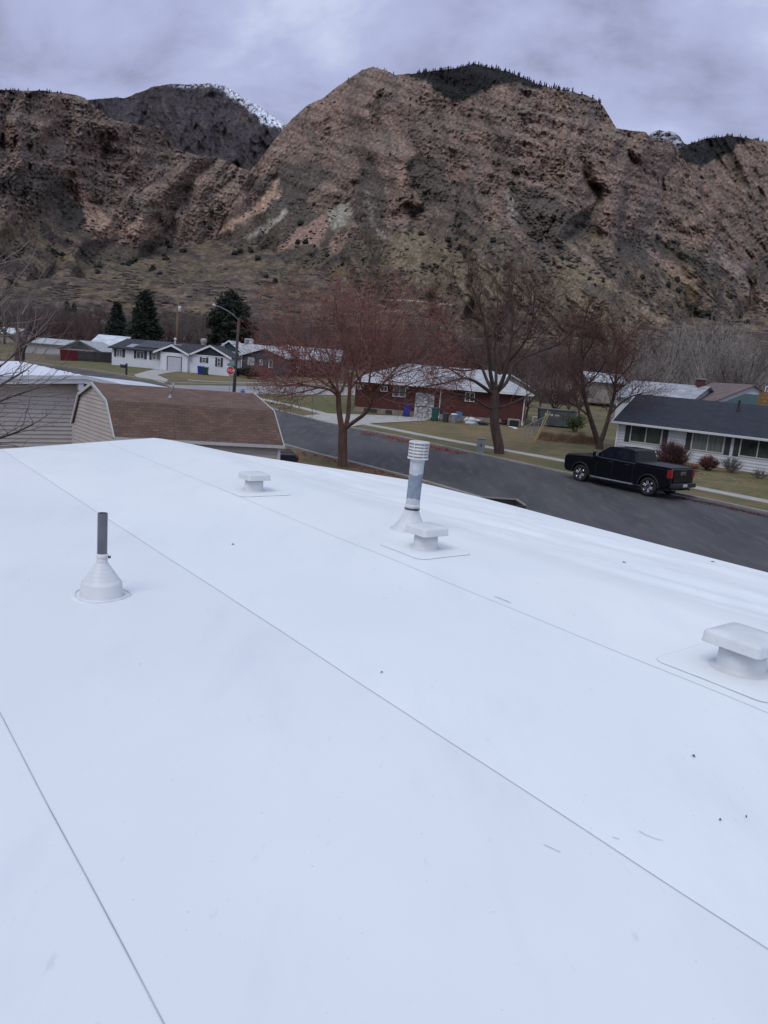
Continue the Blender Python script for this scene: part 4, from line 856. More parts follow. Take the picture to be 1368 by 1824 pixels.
# lap boards on the gable end (boards face -b)
zb = b0; bh_ = .125
poly = [(0, b0), (gw, b0), (gw, zE), (.83*gw, zB), (.5*gw, zP), (.17*gw, zB), (0, zE)]
mb.siding(poly, d=.06, bh=bh_, lip=.022, z0=b0); mb.build('gable_wall', m_tan, T)
mb = MB(FrT(PR, rdir, gdir, (0, 0, 1))); mb.siding([(.08, b0), (rl-.06, b0), (rl-.06, zE), (.08, zE)], d=.07, bh=bh_, lip=.022, z0=b0); mb.build('side_wall', m_tan, T)
mb = MB(fr); mb.faceuv([(gw-.05, .1, b0), (gw-.05, rl-.05, b0), (gw-.05, rl-.05, zE), (gw-.05, .1, zE)]); mb.faceuv([(p[0], rl-.06, p[1]) for p in poly]); mb.build('back_wall', m_tan, T)
mb = MB(fr)
ov = .05
pr2 = [(-.07, zE-.03), (.17*gw-.02, zB+.03), (.5*gw, zP+.04), (.83*gw+.02, zB+.03), (gw+.07, zE-.03)]
for p, q in zip(pr2[:-1], pr2[1:]): mb.slab([(p[0], -.02, p[1]), (q[0], -.02, q[1]), (q[0], rl+ov, q[1]), (p[0], rl+ov, p[1])], .05)
mb.build('roof', m_shB, T)
mb = MB(fr)                                    # white rake boards and eave trim
def rake(b0_, b1_):
    for p, q in zip(pr2[:-1], pr2[1:]):
        p = np.array(p); q = np.array(q); t_ = (q-p)/np.linalg.norm(q-p); n_2 = np.array([t_[1], -t_[0]]); k = .085
        mb.prism([tuple(p+np.array([0, .012])), tuple(q+np.array([0, .012])), tuple(q+n_2*k), tuple(p+n_2*k)], 1, b0_, b1_)
rake(-.055, -.022); rake(rl+ov+.002, rl+ov+.03)
mb.box((-.10, -.05, zE-.10), (-.073, rl+ov+.03, zE-.005)); mb.box((-.02, rl-.10, b0), (.05, rl-.02, zE-.08)); mb.box((-.035, -.0, b0), (.03, .058, zE-.08)); mb.box((gw-.04, -.0, b0), (gw+.02, .058, zE-.05))
mb.build('trim', mat('greyish_trim', (.42, .42, .41), (.50, .50, .49), scale=4, rough=.6), T)
sp = fr(.5*gw, rl*.0, zP)
# bent metal vent and cable on the shed roof
v0 = at(305, 703, 23.6); T2 = thing('bent_vent_pipe', 'thin bent metal pipe sticking up from the shed roof ridge', 'pipe', v0)
mb = MB(FrT(v0, (1, 0, 0), (0, 1, 0), (0, 0, 1))); mb.tube([(-.03, 0, -.12), (-.03, 0, .04), (.02, 0, .13), (.05, 0, .20), (.055, 0, .36)], [.022, .022, .026, .03, .03], 8); mb.build('pipe', m_steelf, T2, smooth=True)
mb = MB(FrT(v0, (1, 0, 0), (0, 1, 0), (0, 0, 1))); mb.lathe([(.07, -.10), (.045, -.04), (.028, .0)], (-.03, 0, 0), 14); mb.build('flashing', m_steelf, T2)
mb = MB(); cp_ = [at(303, 712, 23.5), at(308, 740, 23.15), at(312, 770, 23.0), at(313, 785, 22.95)]
mb.tube([p+np.array([0, -.03, .02]) for p in cp_], .008, 5); single(mb, 'roof_cable', m_dgrey, 'thin dark cable hanging down the brown shed roof from the bent pipe', 'cable', cp_[-1])

# ============================================================ LIGHT GREY HOUSE AT THE RIGHT
P0 = G(1095, 803); P1 = G(1368, 846)
f = Fr(z2(P0)*[1, 1, 0], (P1-P0)[:2]); L = 17.0; zg0 = gz(P0[1]); zg1 = gz(P1[1]); zb = min(zg0, gz(P0[1]-13))-.3
zev = f.px(1103, 746)[1]; DEP = 6.0
T = thing('grey_siding_house', 'light grey siding house with dark shingle roof and black shutters behind the pickup', 'house', (P0[0], P0[1], zg0))
mb = MB(f); mb.siding([(0, zb), (L, zb), (L, zev), (0, zev)], bh=.20, lip=.036); mb.build('front_wall', m_lgrey, T)
mb = MB(f); zri = zev+1.62
mb.fr = FrT(f.O, f.n, f.e, (0, 0, 1)); mb.siding([(0, zb), (DEP, zb), (DEP, zev), (DEP/2, zri-.08), (0, zev)], bh=.20, lip=.036)
mb.fr = FrT(f.O+f.e*L, f.n, -f.e, (0, 0, 1)); mb.siding([(0, zb), (DEP, zb), (DEP, zev), (DEP/2, zri-.08), (0, zev)], bh=.20, lip=.036)
mb.fr = FrT(f.O+f.n*DEP, f.e, -f.n, (0, 0, 1)); mb.siding([(0, zb), (L, zb), (L, zev), (0, zev)], bh=.25); mb.build('side_wall', m_lgrey, T)
mb = MB(f); oh = .45; k = (zri-zev)/(DEP/2); ze = zev-oh*k
mb.slab([(-.25, -oh, ze+.1), (L+.25, -oh, ze+.1), (L+.25, DEP/2, zri+.1), (-.25, DEP/2, zri+.1)], .05); mb.slab([(L+.25, DEP+oh, ze+.1), (-.25, DEP+oh, ze+.1), (-.25, DEP/2, zri+.1), (L+.25, DEP/2, zri+.1)], .05)
rf = mb.build('roof', m_shD, T)
mb = MB(f); mb.box((-.27, -oh-.11, ze-.06), (L+.27, -oh-.003, ze+.085)); mb.box((-.24, -oh, ze-.08), (L+.24, .02, ze-.05)); mb.build('gutter', m_lgrey, T, bevel=.015)
mb = MB(f); mb.box((-.30, -oh, ze-.02), (-.252, -oh+.05, ze+.1)); mb.prism([(-oh, ze-.05), (DEP/2, zri-.05), (DEP/2, zri+.11), (-oh, ze+.11)], 0, -.30, -.252); mb.build('rake_board', m_white, T)
mb = MB(f); mb.box((-.02, -.09, zb), (.09, -.02, ze)); mb.build('downspout', m_white, T)
mb = MB(f); mb.box((.0, -.05, zb-.2), (L, -.0165, zg1-.02)); mb.build('foundation', m_found, T)
def wpx(fr_, x0, y0, x1, y1): (a, b_), (c_, d_) = fr_.px(x0, y0), fr_.px(x1, y1); return a, c_, min(b_, d_), max(b_, d_)
a, b_, z0, z1 = wpx(f, 1122, 755, 1179, 786); z0 = zev-1.42; z1 = zev-.24
for (x0, x1, mg) in ((1122, 1178, m_glass), (1233, 1291, m_glassc), (1321, 1386, m_glass)):
    a = f.px(x0, 780)[0]; b_ = f.px(x1, 790)[0]; window(f, T, a, b_, z0, z1, m=mg, mull=1, shut=.33, frm=mat('almond_frame', (.45, .44, .40)))
vp = f.px(1288, 725); c = f(vp[0]+.3, DEP/2-.9, 0); mb = MB(); zc = zri-.25
mb.lathe([(.13, zc), (.09, zc+.12), (.06, zc+.15), (.06, zc+.45), (.10, zc+.46), (.10, zc+.52), (.02, zc+.56)], (c[0], c[1], 0), 14); mb.build('roof_vent', m_rubber, rf)

# ============================================================ RED BRICK HOUSE
O = at(631, 721, 66.5); O[2] = 0; E1 = at(932, 756, 66.0); E1[2] = 0
f = Fr(O, (E1-O)[:2]); L = np.linalg.norm(E1-O); zev = at(784, 690, 66.2)[2]; DEP = 9.5; zf = f.px(700, 728)[1]; zg = gz(66)
T = thing('brick_house', 'long red brick house with pale hip roof and white garage door', 'house', (O[0], O[1], zg))
mb = MB(f)
for (a, b_, d_) in ((0, 7.1, 0), (7.1, L, -.25)): mb.box((a, d_, zg+.42), (b_-.001*(a == 0), DEP-.01*(a > 0), zev))
mb.build('wall', m_brick, T)
mb = MB(f); mb.box((-.03, -.035, zg-.5), (7.08, DEP, zg+.419)); mb.box((7.09, -.285, zg-.5), (L+.03, DEP-.02, zg+.419)); mb.build('foundation', m_found, T)
mb = MB(f); oh = .5; zr_ = zev+1.75; hy = DEP/2; e0 = (-oh, L+oh); y0_, y1_ = -oh-.25, DEP+oh; th = .12
rp = [(e0[0], y0_, zev+.08), (e0[1], y0_, zev+.08), (e0[1], y1_, zev+.08), (e0[0], y1_, zev+.08)]; ra, rb = (e0[0]+4.6, hy, zr_), (e0[1]-3.2, hy, zr_)
mb.slab([rp[0], rp[1], rb, ra], .05); mb.slab([rp[1], rp[2], rb], .05); mb.slab([rp[2], rp[3], ra, rb], .05); mb.slab([rp[3], rp[0], ra], .05)
m_palert = brickmat('pale_shingles', (.30, .32, .34), (.42, .44, .46), (.22, .23, .25), .5, .18, .01)
rf = mb.build('roof', m_palert, T)
mb = MB(f); mb.box((e0[0], y0_-.03, zev-.08), (e0[1], y0_-.002, zev+.06)); mb.box((e0[1]+.002, y0_, zev-.08), (e0[1]+.03, y1_, zev+.06)); mb.box((e0[0], y0_, zev-.07), (e0[1], -.26, zev-.04)); mb.build('fascia', m_white, T)
mb = MB(f); a, z1 = f.px(741, 700); b_, _ = f.px(774, 705); zt = f.px(742, 699)[1]
gd = MB(f); gd.box((a, -.10, zg-.25), (a+.09, .0, zt)); gd.box((b_-.09, -.10, zg-.25), (b_, 0, zt)); gd.box((a+.091, -.10, zt-.1), (b_-.091, 0, zt)); g_ = gd.build('garage_door', m_white, T)
gp = MB(f)
for k in range(4):
    h0 = zg-.2+(zt-.1-zg+.2)*k/4; gp.box((a+.1, -.05, h0+.012), (b_-.1, -.02, h0+(zt-.1-zg+.2)/4-.012))
gp.build('door_panel', mat('dappled_white_door', (.22, .22, .22), (.56, .57, .58), scale=5, detail=3, rough=.7, lo=.44, hi=.50), g_)
for (x0, x1, y0, y1, mg, hb) in ((637, 647, 683, 694, m_glassc, 0), (678, 690, 686, 698, m_glass, 0), (701, 722, 683, 708, m_glassc, 0), (829, 844, 697, 716, m_glass, 0)):
    s0, zt_ = f.px(x0, y0+1); s1, zb_ = f.px(x1, y1); dd = 0 if x0 < 760 else -.25
    wd = window(f, T, s0, s1, zb_, zt_, m=mg, mull=1, d=dd, fw_=.06)
for x in (654, 666, 693):
    s0, zz_ = f.px(x, 727); mb = MB(f); mb.box((s0-.28, -.06, zg+.05), (s0+.28, -.034, zg+.36)); mb.build('basement_window', m_dgrey, T)
for x in (785, 935):
    s0, zz_ = f.px(x, 700); s0 = min(s0, L-.05); mb = MB(f); mb.tube([(s0, -.75, zev-.05), (s0, -.35, zev-.35), (s0, -.33, zg+.25), (s0, -.55, zg+.03)], .05, 6); mb.build('downspout', m_white, T)
s0, zz_ = f.px(726, 690.5); mb = MB(f); mb.box((s0-.07, -.12, zz_-.1), (s0+.07, 0, zz_+.1)); mb.build('wall_lamp', m_white, T)
# junk along its wall
def bin_(px, py, label, m, w_=.62, h_=1.08, grp='wheeled bins by the houses', Yd=None):
    c = G(px, py)
    if Yd: c = at(px, py, Yd); c[2] = gz(Yd)
    T_ = thing('wheeled_bin', label, 'bin', c, grp); fr_ = FrT(c, (1, .05, 0), (-.05, 1, 0), (0, 0, 1)); mb = MB(fr_); a = w_/2*.80; b2_ = w_/2
    pts0 = [(-a, -a, .06), (a, -a, .06), (a, a, .06), (-a, a, .06)]; pts1 = [(-b2_, -b2_, h_*.88), (b2_, -b2_, h_*.88), (b2_, b2_*1.1, h_*.88), (-b2_, b2_*1.1, h_*.88)]
    for k in range(4): j = (k+1) % 4; mb.faceuv([pts0[k], pts0[j], pts1[j], pts1[k]])
    mb.face(pts0[::-1]); mb.face(pts1); mb.build('body', m, T_, bevel=.03)
    mb = MB(fr_); c2 = b2_+.03; mb.prism([(-c2, h_*.885), (c2, h_*.885), (c2, h_*.96), (0, h_), (-c2, h_*.95)], 0, -c2, c2); ld = mb.build('lid', m, T_, bevel=.015)
    mb = MB(fr_); mb.tube([(-b2_*.8, b2_+.07, h_*.86), (b2_*.8, b2_+.07, h_*.86)], .02, 6); mb.build('handle', m, ld)
    for s in (-1, 1):
        mb = MB(fr_); mb.tube([(s*a*.95, a*.9, .12), (s*(a+.06), a*.9, .12)], .12, 14); mb.build('wheel', m_rubber, T_)
bin_(723.5, 742.5, 'blue wheeled bin by the garage door of the red brick house', m_blue)
bin_(774, 749, 'teal green wheeled bin beside the downspout of the red brick house', m_tealb)
bin_(357.5, 664.5, 'blue wheeled bin against the wall of the white house', m_blue, .80, 1.12, Yd=103.6)
bin_(365.5, 665, 'dark green wheeled bin beside the blue one at the white house', mat('dark_green_plastic', (.008, .045, .035), (.012, .06, .045), rough=.45), .75, 1.05, Yd=103.4)
for i, (px, py) in enumerate(((793, 752), (807.5, 753.5))):
    c = G(px, py); T_ = thing('metal_trash_can', ('dark lidded metal trash can next to the downspout', 'second metal trash can with pale lid, right of the dark one')[i], 'trash can', c, 'metal trash cans'); fr_ = FrT(c, (1, 0, 0), (0, 1, 0), (0, 0, 1))
    mb = MB(fr_); mb.lathe([(.22, 0)]+[(.22+.05*k/10+(.008 if k % 2 else 0), .68*k/10) for k in range(1, 11)], sides=24); mb.build('body', m_dgrey if i == 0 else m_steelf, T_)
    mb = MB(fr_); mb.lathe([(.29, .68), (.29, .71), (.22, .76), (.05, .79)], sides=24); ld = mb.build('lid', m_dgrey if i == 0 else m_lgrey, T_); mb = MB(fr_); mb.tube([(-.06, 0, .78), (-.04, 0, .83), (.04, 0, .83), (.06, 0, .78)], .012, 5); mb.build('handle', m_dgrey, ld)
c = G(817, 754); T_ = thing('folding_chair', 'blue folding chair against the red brick wall', 'chair', c); fr_ = FrT(c, (1, 0, 0), (0, 1, 0), (0, 0, 1)); m_bl = mat('faded_blue', (.06, .11, .24), (.08, .14, .28))
mb = MB(fr_); mb.box((-.24, -.1, .42), (.24, .34, .46)); mb.build('seat', m_bl, T_); mb = MB(fr_); mb.prism([(.34, .46), (.38, .46), (.46, .92), (.42, .92)], 0, -.25, .25); mb.build('backrest', m_bl, T_)
for sx in (-.22, .22):
    for a_, b__ in (((sx, -.08, .43), (sx, .32, 0)), ((sx, .3, .44), (sx, -.12, 0))): mb = MB(fr_); mb.tube([a_, b__], .013, 5); mb.build('leg', m_dgrey, T_)
def lump(name, label, cat, px, py, size, m, seed, n=6, dz=0):
    c = G(px, py); r = np.random.default_rng(seed); P = r.uniform(-.5, .5, (n, 3))*np.array(size)+c+[0, 0, size[2]*.45+dz]; s = r.uniform(.35, .6, (n, 3))*np.array(size)
    V, F = blobs(P, s, seed); o = npmesh(name, V-c, F, m, loc=c); return tag(o, label, cat)
lump('tarp_bundle', 'crumpled white tarp bundle at the foot of the red brick wall', 'tarp', 845, 756, (1.1, .5, .45), m_lgrey, 2)
lump('dark_bag', 'low dark bag beside the crumpled white tarp', 'bag', 858, 757, (.6, .4, .3), m_dgrey, 3)
lump('red_cloth_pile', 'dark red heap of cloth under the right end of the brick wall', 'cloth', 902, 757, (.7, .4, .4), mat('maroon_cloth', (.05, .012, .014)), 4)
c = G(915, 760); T_ = thing('pet_crate', 'open-fronted pale crate with black inside at the corner of the brick house', 'crate', c); fr_ = FrT(c, (1, 0, 0), (0, 1, 0), (0, 0, 1))
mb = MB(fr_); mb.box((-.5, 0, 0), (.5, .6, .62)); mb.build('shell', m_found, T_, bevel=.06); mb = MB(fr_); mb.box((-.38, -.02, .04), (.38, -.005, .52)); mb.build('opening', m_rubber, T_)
lump('white_rag', 'small white rag in front of the open crate', 'rag', 914, 763, (.45, .25, .12), m_white, 6)
for i, (px, dx) in enumerate(((865, 1.1), (873, .9), (832, .7))):
    c = G(px, 757); mb = MB(); mb.tube([c+[-dx/2, .2, .02], c+[dx/2, .5, .85]], .022, 5); single(mb, 'leaning_stick', m_wood, ('thin stick leaning on the brick wall, left of the tree trunk', 'second thin stick leaning on the brick wall nearest the tree trunk', 'short stick leaning on the brick wall behind the blue chair')[i], 'stick', c, 'sticks leaning on the brick wall')

# ============================================================ WHITE HOUSE WITH SOLAR PANELS
def vfr(x0, x1, Y0, Y1, y=650): a = at(x0, y, Y0); b_ = at(x1, y, Y1); return Fr((a[0], a[1], 0), (b_-a)[:2]), np.linalg.norm((b_-a)[:2])
f, L = vfr(199, 411, 109.5, 105.5); zg = gz(108); zev = f.px(199, 616)[1]; zev = (zev+f.px(411, 638)[1])/2
T = thing('white_house', 'white single-storey house with black roof, two dark gables and solar panels', 'house', (f.O[0], f.O[1], zg))
sg0 = f.px(292, 650)[0]; sg1 = f.px(339.5, 655)[0]; sw0 = sg1+.02; sw1 = L; zb = zg-.6; DEP = 9
mb = MB(f); mb.siding([(0, zb), (sg0, zb), (sg0, zev), (0, zev)], bh=.25, lip=.012, d=0); mb.siding([(sg0, zb), (sg1, zb), (sg1, zev), (sg0, zev)], bh=.25, lip=.012, d=-.9); mb.siding([(sg1, zb), (L, zb), (L, zev), (sg1, zev)], bh=.25, lip=.012, d=-.5)
mb.box((.01, .01, zb), (L*.78, DEP, zev-.02)); mb.box((L*.78+.001, .012, zb), (L-.012, 3.0, zev-.021)); mb.box((sg0, -.885, zb), (sg1, .0, zev-.03)); mb.box((sg1+.001, -.485, zb), (L, .0, zev-.03)); mb.build('wall', m_wsid, T)
mb = MB(f); zr_ = zev+1.35; oh = .45
mb.slab([(-.4, -oh, zev-.05), (L*.80, -oh, zev-.05), (L*.80, DEP/2, zr_), (-.4, DEP/2, zr_)], .12); mb.slab([(L*.80, DEP+oh, zev-.05), (-.4, DEP+oh, zev-.05), (-.4, DEP/2, zr_), (L*.80, DEP/2, zr_)], .12)
sA = f.px(309.4, 612)[0]; sB = f.px(381.5, 615)[0]
def gable(s0, s1, zr2, d0, back):
    sm = (s0+s1)/2
    mb.slab([(s0-.35, d0-.3, zev-.1), (sm, d0-.3, zr2), (sm, back, zr2), (s0-.35, back, zev-.1)], .1); mb.slab([(sm, d0-.3, zr2), (s1+.35, d0-.3, zev-.1), (s1+.35, back, zev-.1), (sm, back, zr2)], .1)
gable(sg0-.6, sg1-.05, zev+1.0, -.9, DEP/2); gable(sw0+.35, L+.05, zev+1.35, -.5, 3.2); rf = mb.build('roof', m_shN, T)
mb = MB(f)
for s0, s1, zr2, d0 in ((sg0-.6, sg1-.05, zev+1.0, -.9), (sw0+.35, L+.05, zev+1.35, -.5)):
    sm = (s0+s1)/2; mb.prism([(s0-.02, zev-.06), (s1+.02, zev-.06), (sm, zr2-.14)], 1, d0-.03, d0+.05)
mb.build('gable', m_navy, T)
mb = MB(f)
for s0, s1, zr2, d0 in ((sg0-.6, sg1-.05, zev+1.0, -.9), (sw0+.35, L+.05, zev+1.35, -.5)):
    sm = (s0+s1)/2
    for a, b_ in (((s0-.4, zev-.1), (sm, zr2+.02)), ((sm, zr2+.02), (s1+.4, zev-.1))): mb.prism([a, b_, (b_[0], b_[1]-.26), (a[0], a[1]-.26)], 1, d0-.36, d0-.31)
mb.box((s0+.2, -.57, zev-.16), (s1-.2, -.53, zev-.04)); mb.build('rake_board', m_white, T)
for x0, x1, y0, y1 in ((208, 218, 0, 0), (243.5, 257, 0, 0), (271, 286, 0, 0)):
    window(f, T, f.px(x0, 630)[0], f.px(x1, 632)[0], zev-1.25, zev-.25, m=m_glassc if x0 != 243.5 else m_glass, mull=1, shut=.36, fw_=.06)
for x0, x1 in ((363, 370), (390.5, 396)):
    a = f.px(x0, 645)[0]; b_ = f.px(x1, 645)[0]; window(f, T, a, b_, zev-1.35 if x0 > 380 else zev-1.0, zev-.35 if x0 < 380 else zev-.25, m=m_glass, mull=0, shut=.28, d=-.513, fw_=.06, hbar=1)
a = f.px(304.5, 645)[0]; b_ = f.px(328.5, 645)[0]; mb = MB(f); mb.box((a-.1, -.95, zg-.3), (a, -.914, zg+1.95)); mb.box((b_, -.95, zg-.3), (b_+.1, -.914, zg+1.95)); mb.box((a, -.95, zg+1.85), (b_, -.914, zg+1.95)); g_ = mb.build('garage_door', m_dgrey, T)
mb = MB(f)
for k in range(4): mb.box((a+.01, -.935, zg-.25+k*.525), (b_-.01, -.916, zg+.262+k*.525))
mb.build('door_panel', mat('grey_white_door', (.42, .43, .46), (.47, .48, .51)), g_)
s_ = f.px(286, 630)[0]; mb = MB(f); mb.box((s_+.2, -.12, zev-.75), (s_+.34, -.02, zev-.5)); mb.build('wall_lamp', m_white, T)
s_ = f.px(294.5, 640)[0]; mb = MB(f); mb.box((sg0-.02, -.94, zb), (sg0+.09, -.915, zev)); mb.box((sg1-.02, -.56, zb), (sg1+.10, -.52, zev)); mb.box((L-.1, -.56, zb), (L+.02, -.52, zev-.2)); mb.build('corner_board', m_white, T)
# solar array on the front slope
k = (zr_-(zev-.05))/(DEP/2+oh); zs = lambda d_: zev-.05+(d_+oh)*k+.10
sa, sb = f.px(236, 612)[0], f.px(282, 616)[0]; m_sol = mat('solar_cell', (.004, .005, .010), (.006, .008, .013), rough=.35, spec=.3)
for i in range(5):
    for j in range(2):
        a = sa+(sb-sa)*i/5; b_ = sa+(sb-sa)*(i+1)/5-.04; d0 = .6+j*1.75; mb = MB(f); mb.slab([(a, d0, zs(d0)), (b_, d0, zs(d0)), (b_, d0+1.7, zs(d0+1.7)), (a, d0+1.7, zs(d0+1.7))], .04); mb.build('solar_panel', m_sol, rf)
for (s0, s1, d0, d1) in ((f.px(222, 612)[0], sa-.1, .3, 1.9), (sb+.1, f.px(303, 616)[0], 1.2, 3.4)):
    mb = MB(f); mb.slab([(s0, d0, zs(d0)-.05), (s1, d0, zs(d0)-.05), (s1, d1, zs(d1)-.05), (s0, d1, zs(d1)-.05)], .03); mb.build('roof_patch', m_steelf, rf)
s_, _ = f.px(289, 600); mb = MB(f); mb.tube([(s_, 3.6, zr_-.6), (s_, 3.6, zr_+.35)], .08, 8); mb.lathe([(.17, zr_+.35), (.2, zr_+.5), (.1, zr_+.62)], (s_, 3.6, 0), 12); mb.build('vent_pipe', m_white, rf)
s_, _ = f.px(334, 606); mb = MB(f); mb.lathe([(.34, zr_-.5), (.34, zr_+.3), (.44, zr_+.32), (.46, zr_+.65), (.32, zr_+.85), (.10, zr_+.9)], (s_, DEP/2+.3, 0), 14); mb.build('chimney', m_beige, rf)

# ============================================================ BLUE HOUSE
f, L = vfr(425, 512, 116, 116); zg = gz(116); zev = f.px(430, 630)[1]
T = thing('blue_house', 'dark teal-blue house with pale roof and two gables behind the stop sign', 'house', (f.O[0], f.O[1], zg))
sv_ = f.px(430, 640)[0]; sr1 = f.px(478, 640)[0]; sr2 = f.px(512, 640)[0]
s_l0 = f.px(376, 640)[0]; mb = MB(f); mb.siding([(s_l0, zg-.6), (sv_+.3, zg-.6), (sv_+.3, zev), ((s_l0+sv_)/2, zev+1.7), (s_l0, zev)], d=1.5, bh=.25, lip=.02); mb.siding([(sv_, zg-.6), (sr2, zg-.6), (sr2, zev-.1), ((sv_+sr2)/2, zev+1.1), (sv_, zev-.1)], d=0, bh=.25, lip=.02)
mb.box((s_l0+.02, 1.52, zg-.6), (sr2-.02, 9, zev-.1)); mb.box((sv_, .02, zg-.6), (sr2-.01, 1.6, zev-.12)); mb.build('wall', m_teal, T)
mb = MB(f)
def gb(s0, s1, zr2, d0, back, zo=0):
    sm = (s0+s1)/2
    mb.slab([(s0-.3, d0-.3, zev-.1+zo), (sm, d0-.3, zr2), (sm, back, zr2), (s0-.3, back, zev-.1+zo)], .12); mb.slab([(sm, d0-.3, zr2), (s1+.3, d0-.3, zev-.1+zo), (s1+.3, back, zev-.1+zo), (sm, back, zr2)], .12)
gb(s_l0, sv_, zev+1.8, 1.5, 9.5); gb(sv_, sr2, zev+1.2, 0, 8); mb.slab([(sv_-2.2, .9, zev-.02), (sr2+.3, .9, zev-.02), (sr2+.3, 5, zev+1.55), (sv_-2.2, 5, zev+1.55)], .1); mb.slab([(sr2+.3, 9.4, zev-.02), (sv_-2.2, 9.4, zev-.02), (sv_-2.2, 5, zev+1.55), (sr2+.3, 5, zev+1.55)], .1); rf = mb.build('roof', m_palert, T)
mb = MB(f)
for s0, s1, zr2, d0 in ((s_l0, sv_, zev+1.8, 1.5), (sv_, sr2, zev+1.2, 0)):
    sm = (s0+s1)/2
    for a, b_ in (((s0-.3, zev-.1), (sm, zr2+.03)), ((sm, zr2+.03), (s1+.3, zev-.1))): mb.prism([a, b_, (b_[0], b_[1]-.24), (a[0], a[1]-.24)], 1, d0-.36, d0-.305)
mb.build('rake_board', m_white, T)
mb = MB(f); mb.box((sv_-.05, -.12, zg), (sv_+.1, -.03, zev)); mb.build('downspout', m_white, T)
window(f, T, f.px(441.5, 640)[0], f.px(453, 640)[0], zev-1.55, zev-.45, m=mat('pale_glass', (.30, .36, .34)), mull=0, fw_=.1)
window(f, T, f.px(463, 640)[0], f.px(468, 640)[0], zev-1.5, zev-.6, m=m_glass, mull=0, fw_=.1); window(f, T, f.px(479, 640)[0], f.px(486, 640)[0], zev-1.7, zev-.5, m=m_glass, mull=0, fw_=.1)
mb = MB(f); c0 = f.px(394, 618)[0]; mb.box((c0-.2, 1.44, zev+.7), (c0+.2, 1.475, zev+1.3)); mb.build('gable_vent', m_white, T)
s_, _ = f.px(431, 612); mb = MB(f); mb.box((s_-.6, 5, zev+1.0), (s_+.6, 6.1, zev+2.35)); ac = mb.build('roof_cooler', m_lgrey, rf, bevel=.04); mb = MB(f)
for k in range(6): mb.box((s_-.5, 4.97, zev+1.2+k*.18), (s_+.1, 4.995, zev+1.28+k*.18))
ac2 = mb.build('cooler_grille', m_dgrey, rf)

# ============================================================ BEIGE HOUSE AND OTHER HOUSES FAR BEHIND
def simplehouse(name, label, x0, x1, ybase, yeave, Y, rise, dep, wallm, roofm, kind='side', wins=(), yridge=None, dY=0, chim=None, gable_m=None):
    f, L = vfr(x0, x1, Y, Y+dY, ybase); zb = f.px((x0+x1)/2, ybase)[1]; ze = f.px((x0+x1)/2, yeave)[1]
    T = thing(name, label, 'house', (f.O[0], f.O[1], zb)); mb = MB(f); oh = .4
    if kind == 'side':
        zr2 = ze+rise; mb.box((0, 0, zb-1), (L, dep, ze)); mb.prism([(0, ze), (dep, ze), (dep/2, zr2-.12)], 0, .01, L-.01); w_ = mb.build('wall', wallm, T); mb = MB(f)
        mb.slab([(-oh, -oh, ze-.05), (L+oh, -oh, ze-.05), (L+oh, dep/2, zr2), (-oh, dep/2, zr2)], .12); mb.slab([(L+oh, dep+oh, ze-.05), (-oh, dep+oh, ze-.05), (-oh, dep/2, zr2), (L+oh, dep/2, zr2)], .12)
    else:
        zr2 = ze+rise; mb.box((0, 0, zb-1), (L, dep, ze)); mb.prism([(0, ze), (L, ze), (L/2, zr2-.12)], 1, .01, dep-.01); w_ = mb.build('wall', wallm, T); mb = MB(f)
        mb.slab([(-oh, -oh, ze-.1), (L/2, -oh, zr2), (L/2, dep, zr2), (-oh, dep, ze-.1)], .12); mb.slab([(L/2, -oh, zr2), (L+oh, -oh, ze-.1), (L+oh, dep, ze-.1), (L/2, dep, zr2)], .12)
    rf = mb.build('roof', roofm, T)
    for (a, b_) in wins: window(f, T, f.px(a, yeave)[0], f.px(b_, yeave)[0], ze-1.4, ze-.4, m=m_glass, mull=0, fw_=.08)
    if gable_m:
        mb = MB(f); mb.prism([(L*.22, ze+.02), (L*.78, ze+.02), (L*.5, zr2-.35)], 1, -.05, .02); mb.build('gable_window', gable_m, T)
    if chim:
        s_, _ = f.px(chim[0], yeave); w2, h2, mm3 = chim[1:]; mb = MB(f); mb.box((s_-w2/2, dep/2-w2/2, zr2-.8), (s_+w2/2, dep/2+w2/2, zr2+h2)); ch_ = mb.build('chimney', mm3, rf)
        mb = MB(f); mb.box((s_-w2*.62, dep/2-w2*.62, zr2+h2+.002), (s_+w2*.62, dep/2+w2*.62, zr2+h2+.14)); mb.build('chimney_cap', m_found, ch_)
    return f, T, ze, zr2
m_palebr = mat('brown_far_roof', (.10, .07, .062), (.15, .11, .098), scale=1)
simplehouse('beige_house', 'beige house with pale roof and dark triangular gable windows behind the red fence', 108, 178, 643, 622, 117, 1.3, 9, m_beige, m_palert, 'front', gable_m=m_glass)
simplehouse('beige_house_wing', 'pale low house behind the bare tree with the thick trunk', 38, 112, 640, 611, 124, .8, 8, mat('pale_grey_wall', (.33, .32, .31), (.42, .41, .40), scale=.3), m_palert, 'side')
simplehouse('cream_house', 'cream walled house with white roof directly left of the white house', 163, 214, 641, 614, 128, 1.6, 8, mat('cream_wall', (.42, .36, .30)), m_roofw, 'side', wins=((168, 176),))
simplehouse('brick_cottage', 'dark red brick cottage with pale roof seen through the berry tree', 520, 600, 672, 641, 122, 1.9, 8, m_brick, m_palert, 'side', wins=((528, 536), (545, 553)))
simplehouse('grey_cottage', 'grey cottage with mottled pale roof between the blue house and the berry tree', 484, 530, 664, 630, 132, 1.6, 8, m_char, m_palert, 'front')
simplehouse('low_white_roof_house', 'low house with white roof beyond the right end of the brick house', 868, 945, 715, 689, 92, 1.4, 8, m_beige, m_roofw, 'front')
simplehouse('pale_ridge_house', 'house with greyish brown roof behind the forked street tree', 965, 1025, 716, 695, 104, .9, 8, mat('grey_wall_far', (.07, .065, .062)), m_palebr, 'side', wins=((985, 992),))
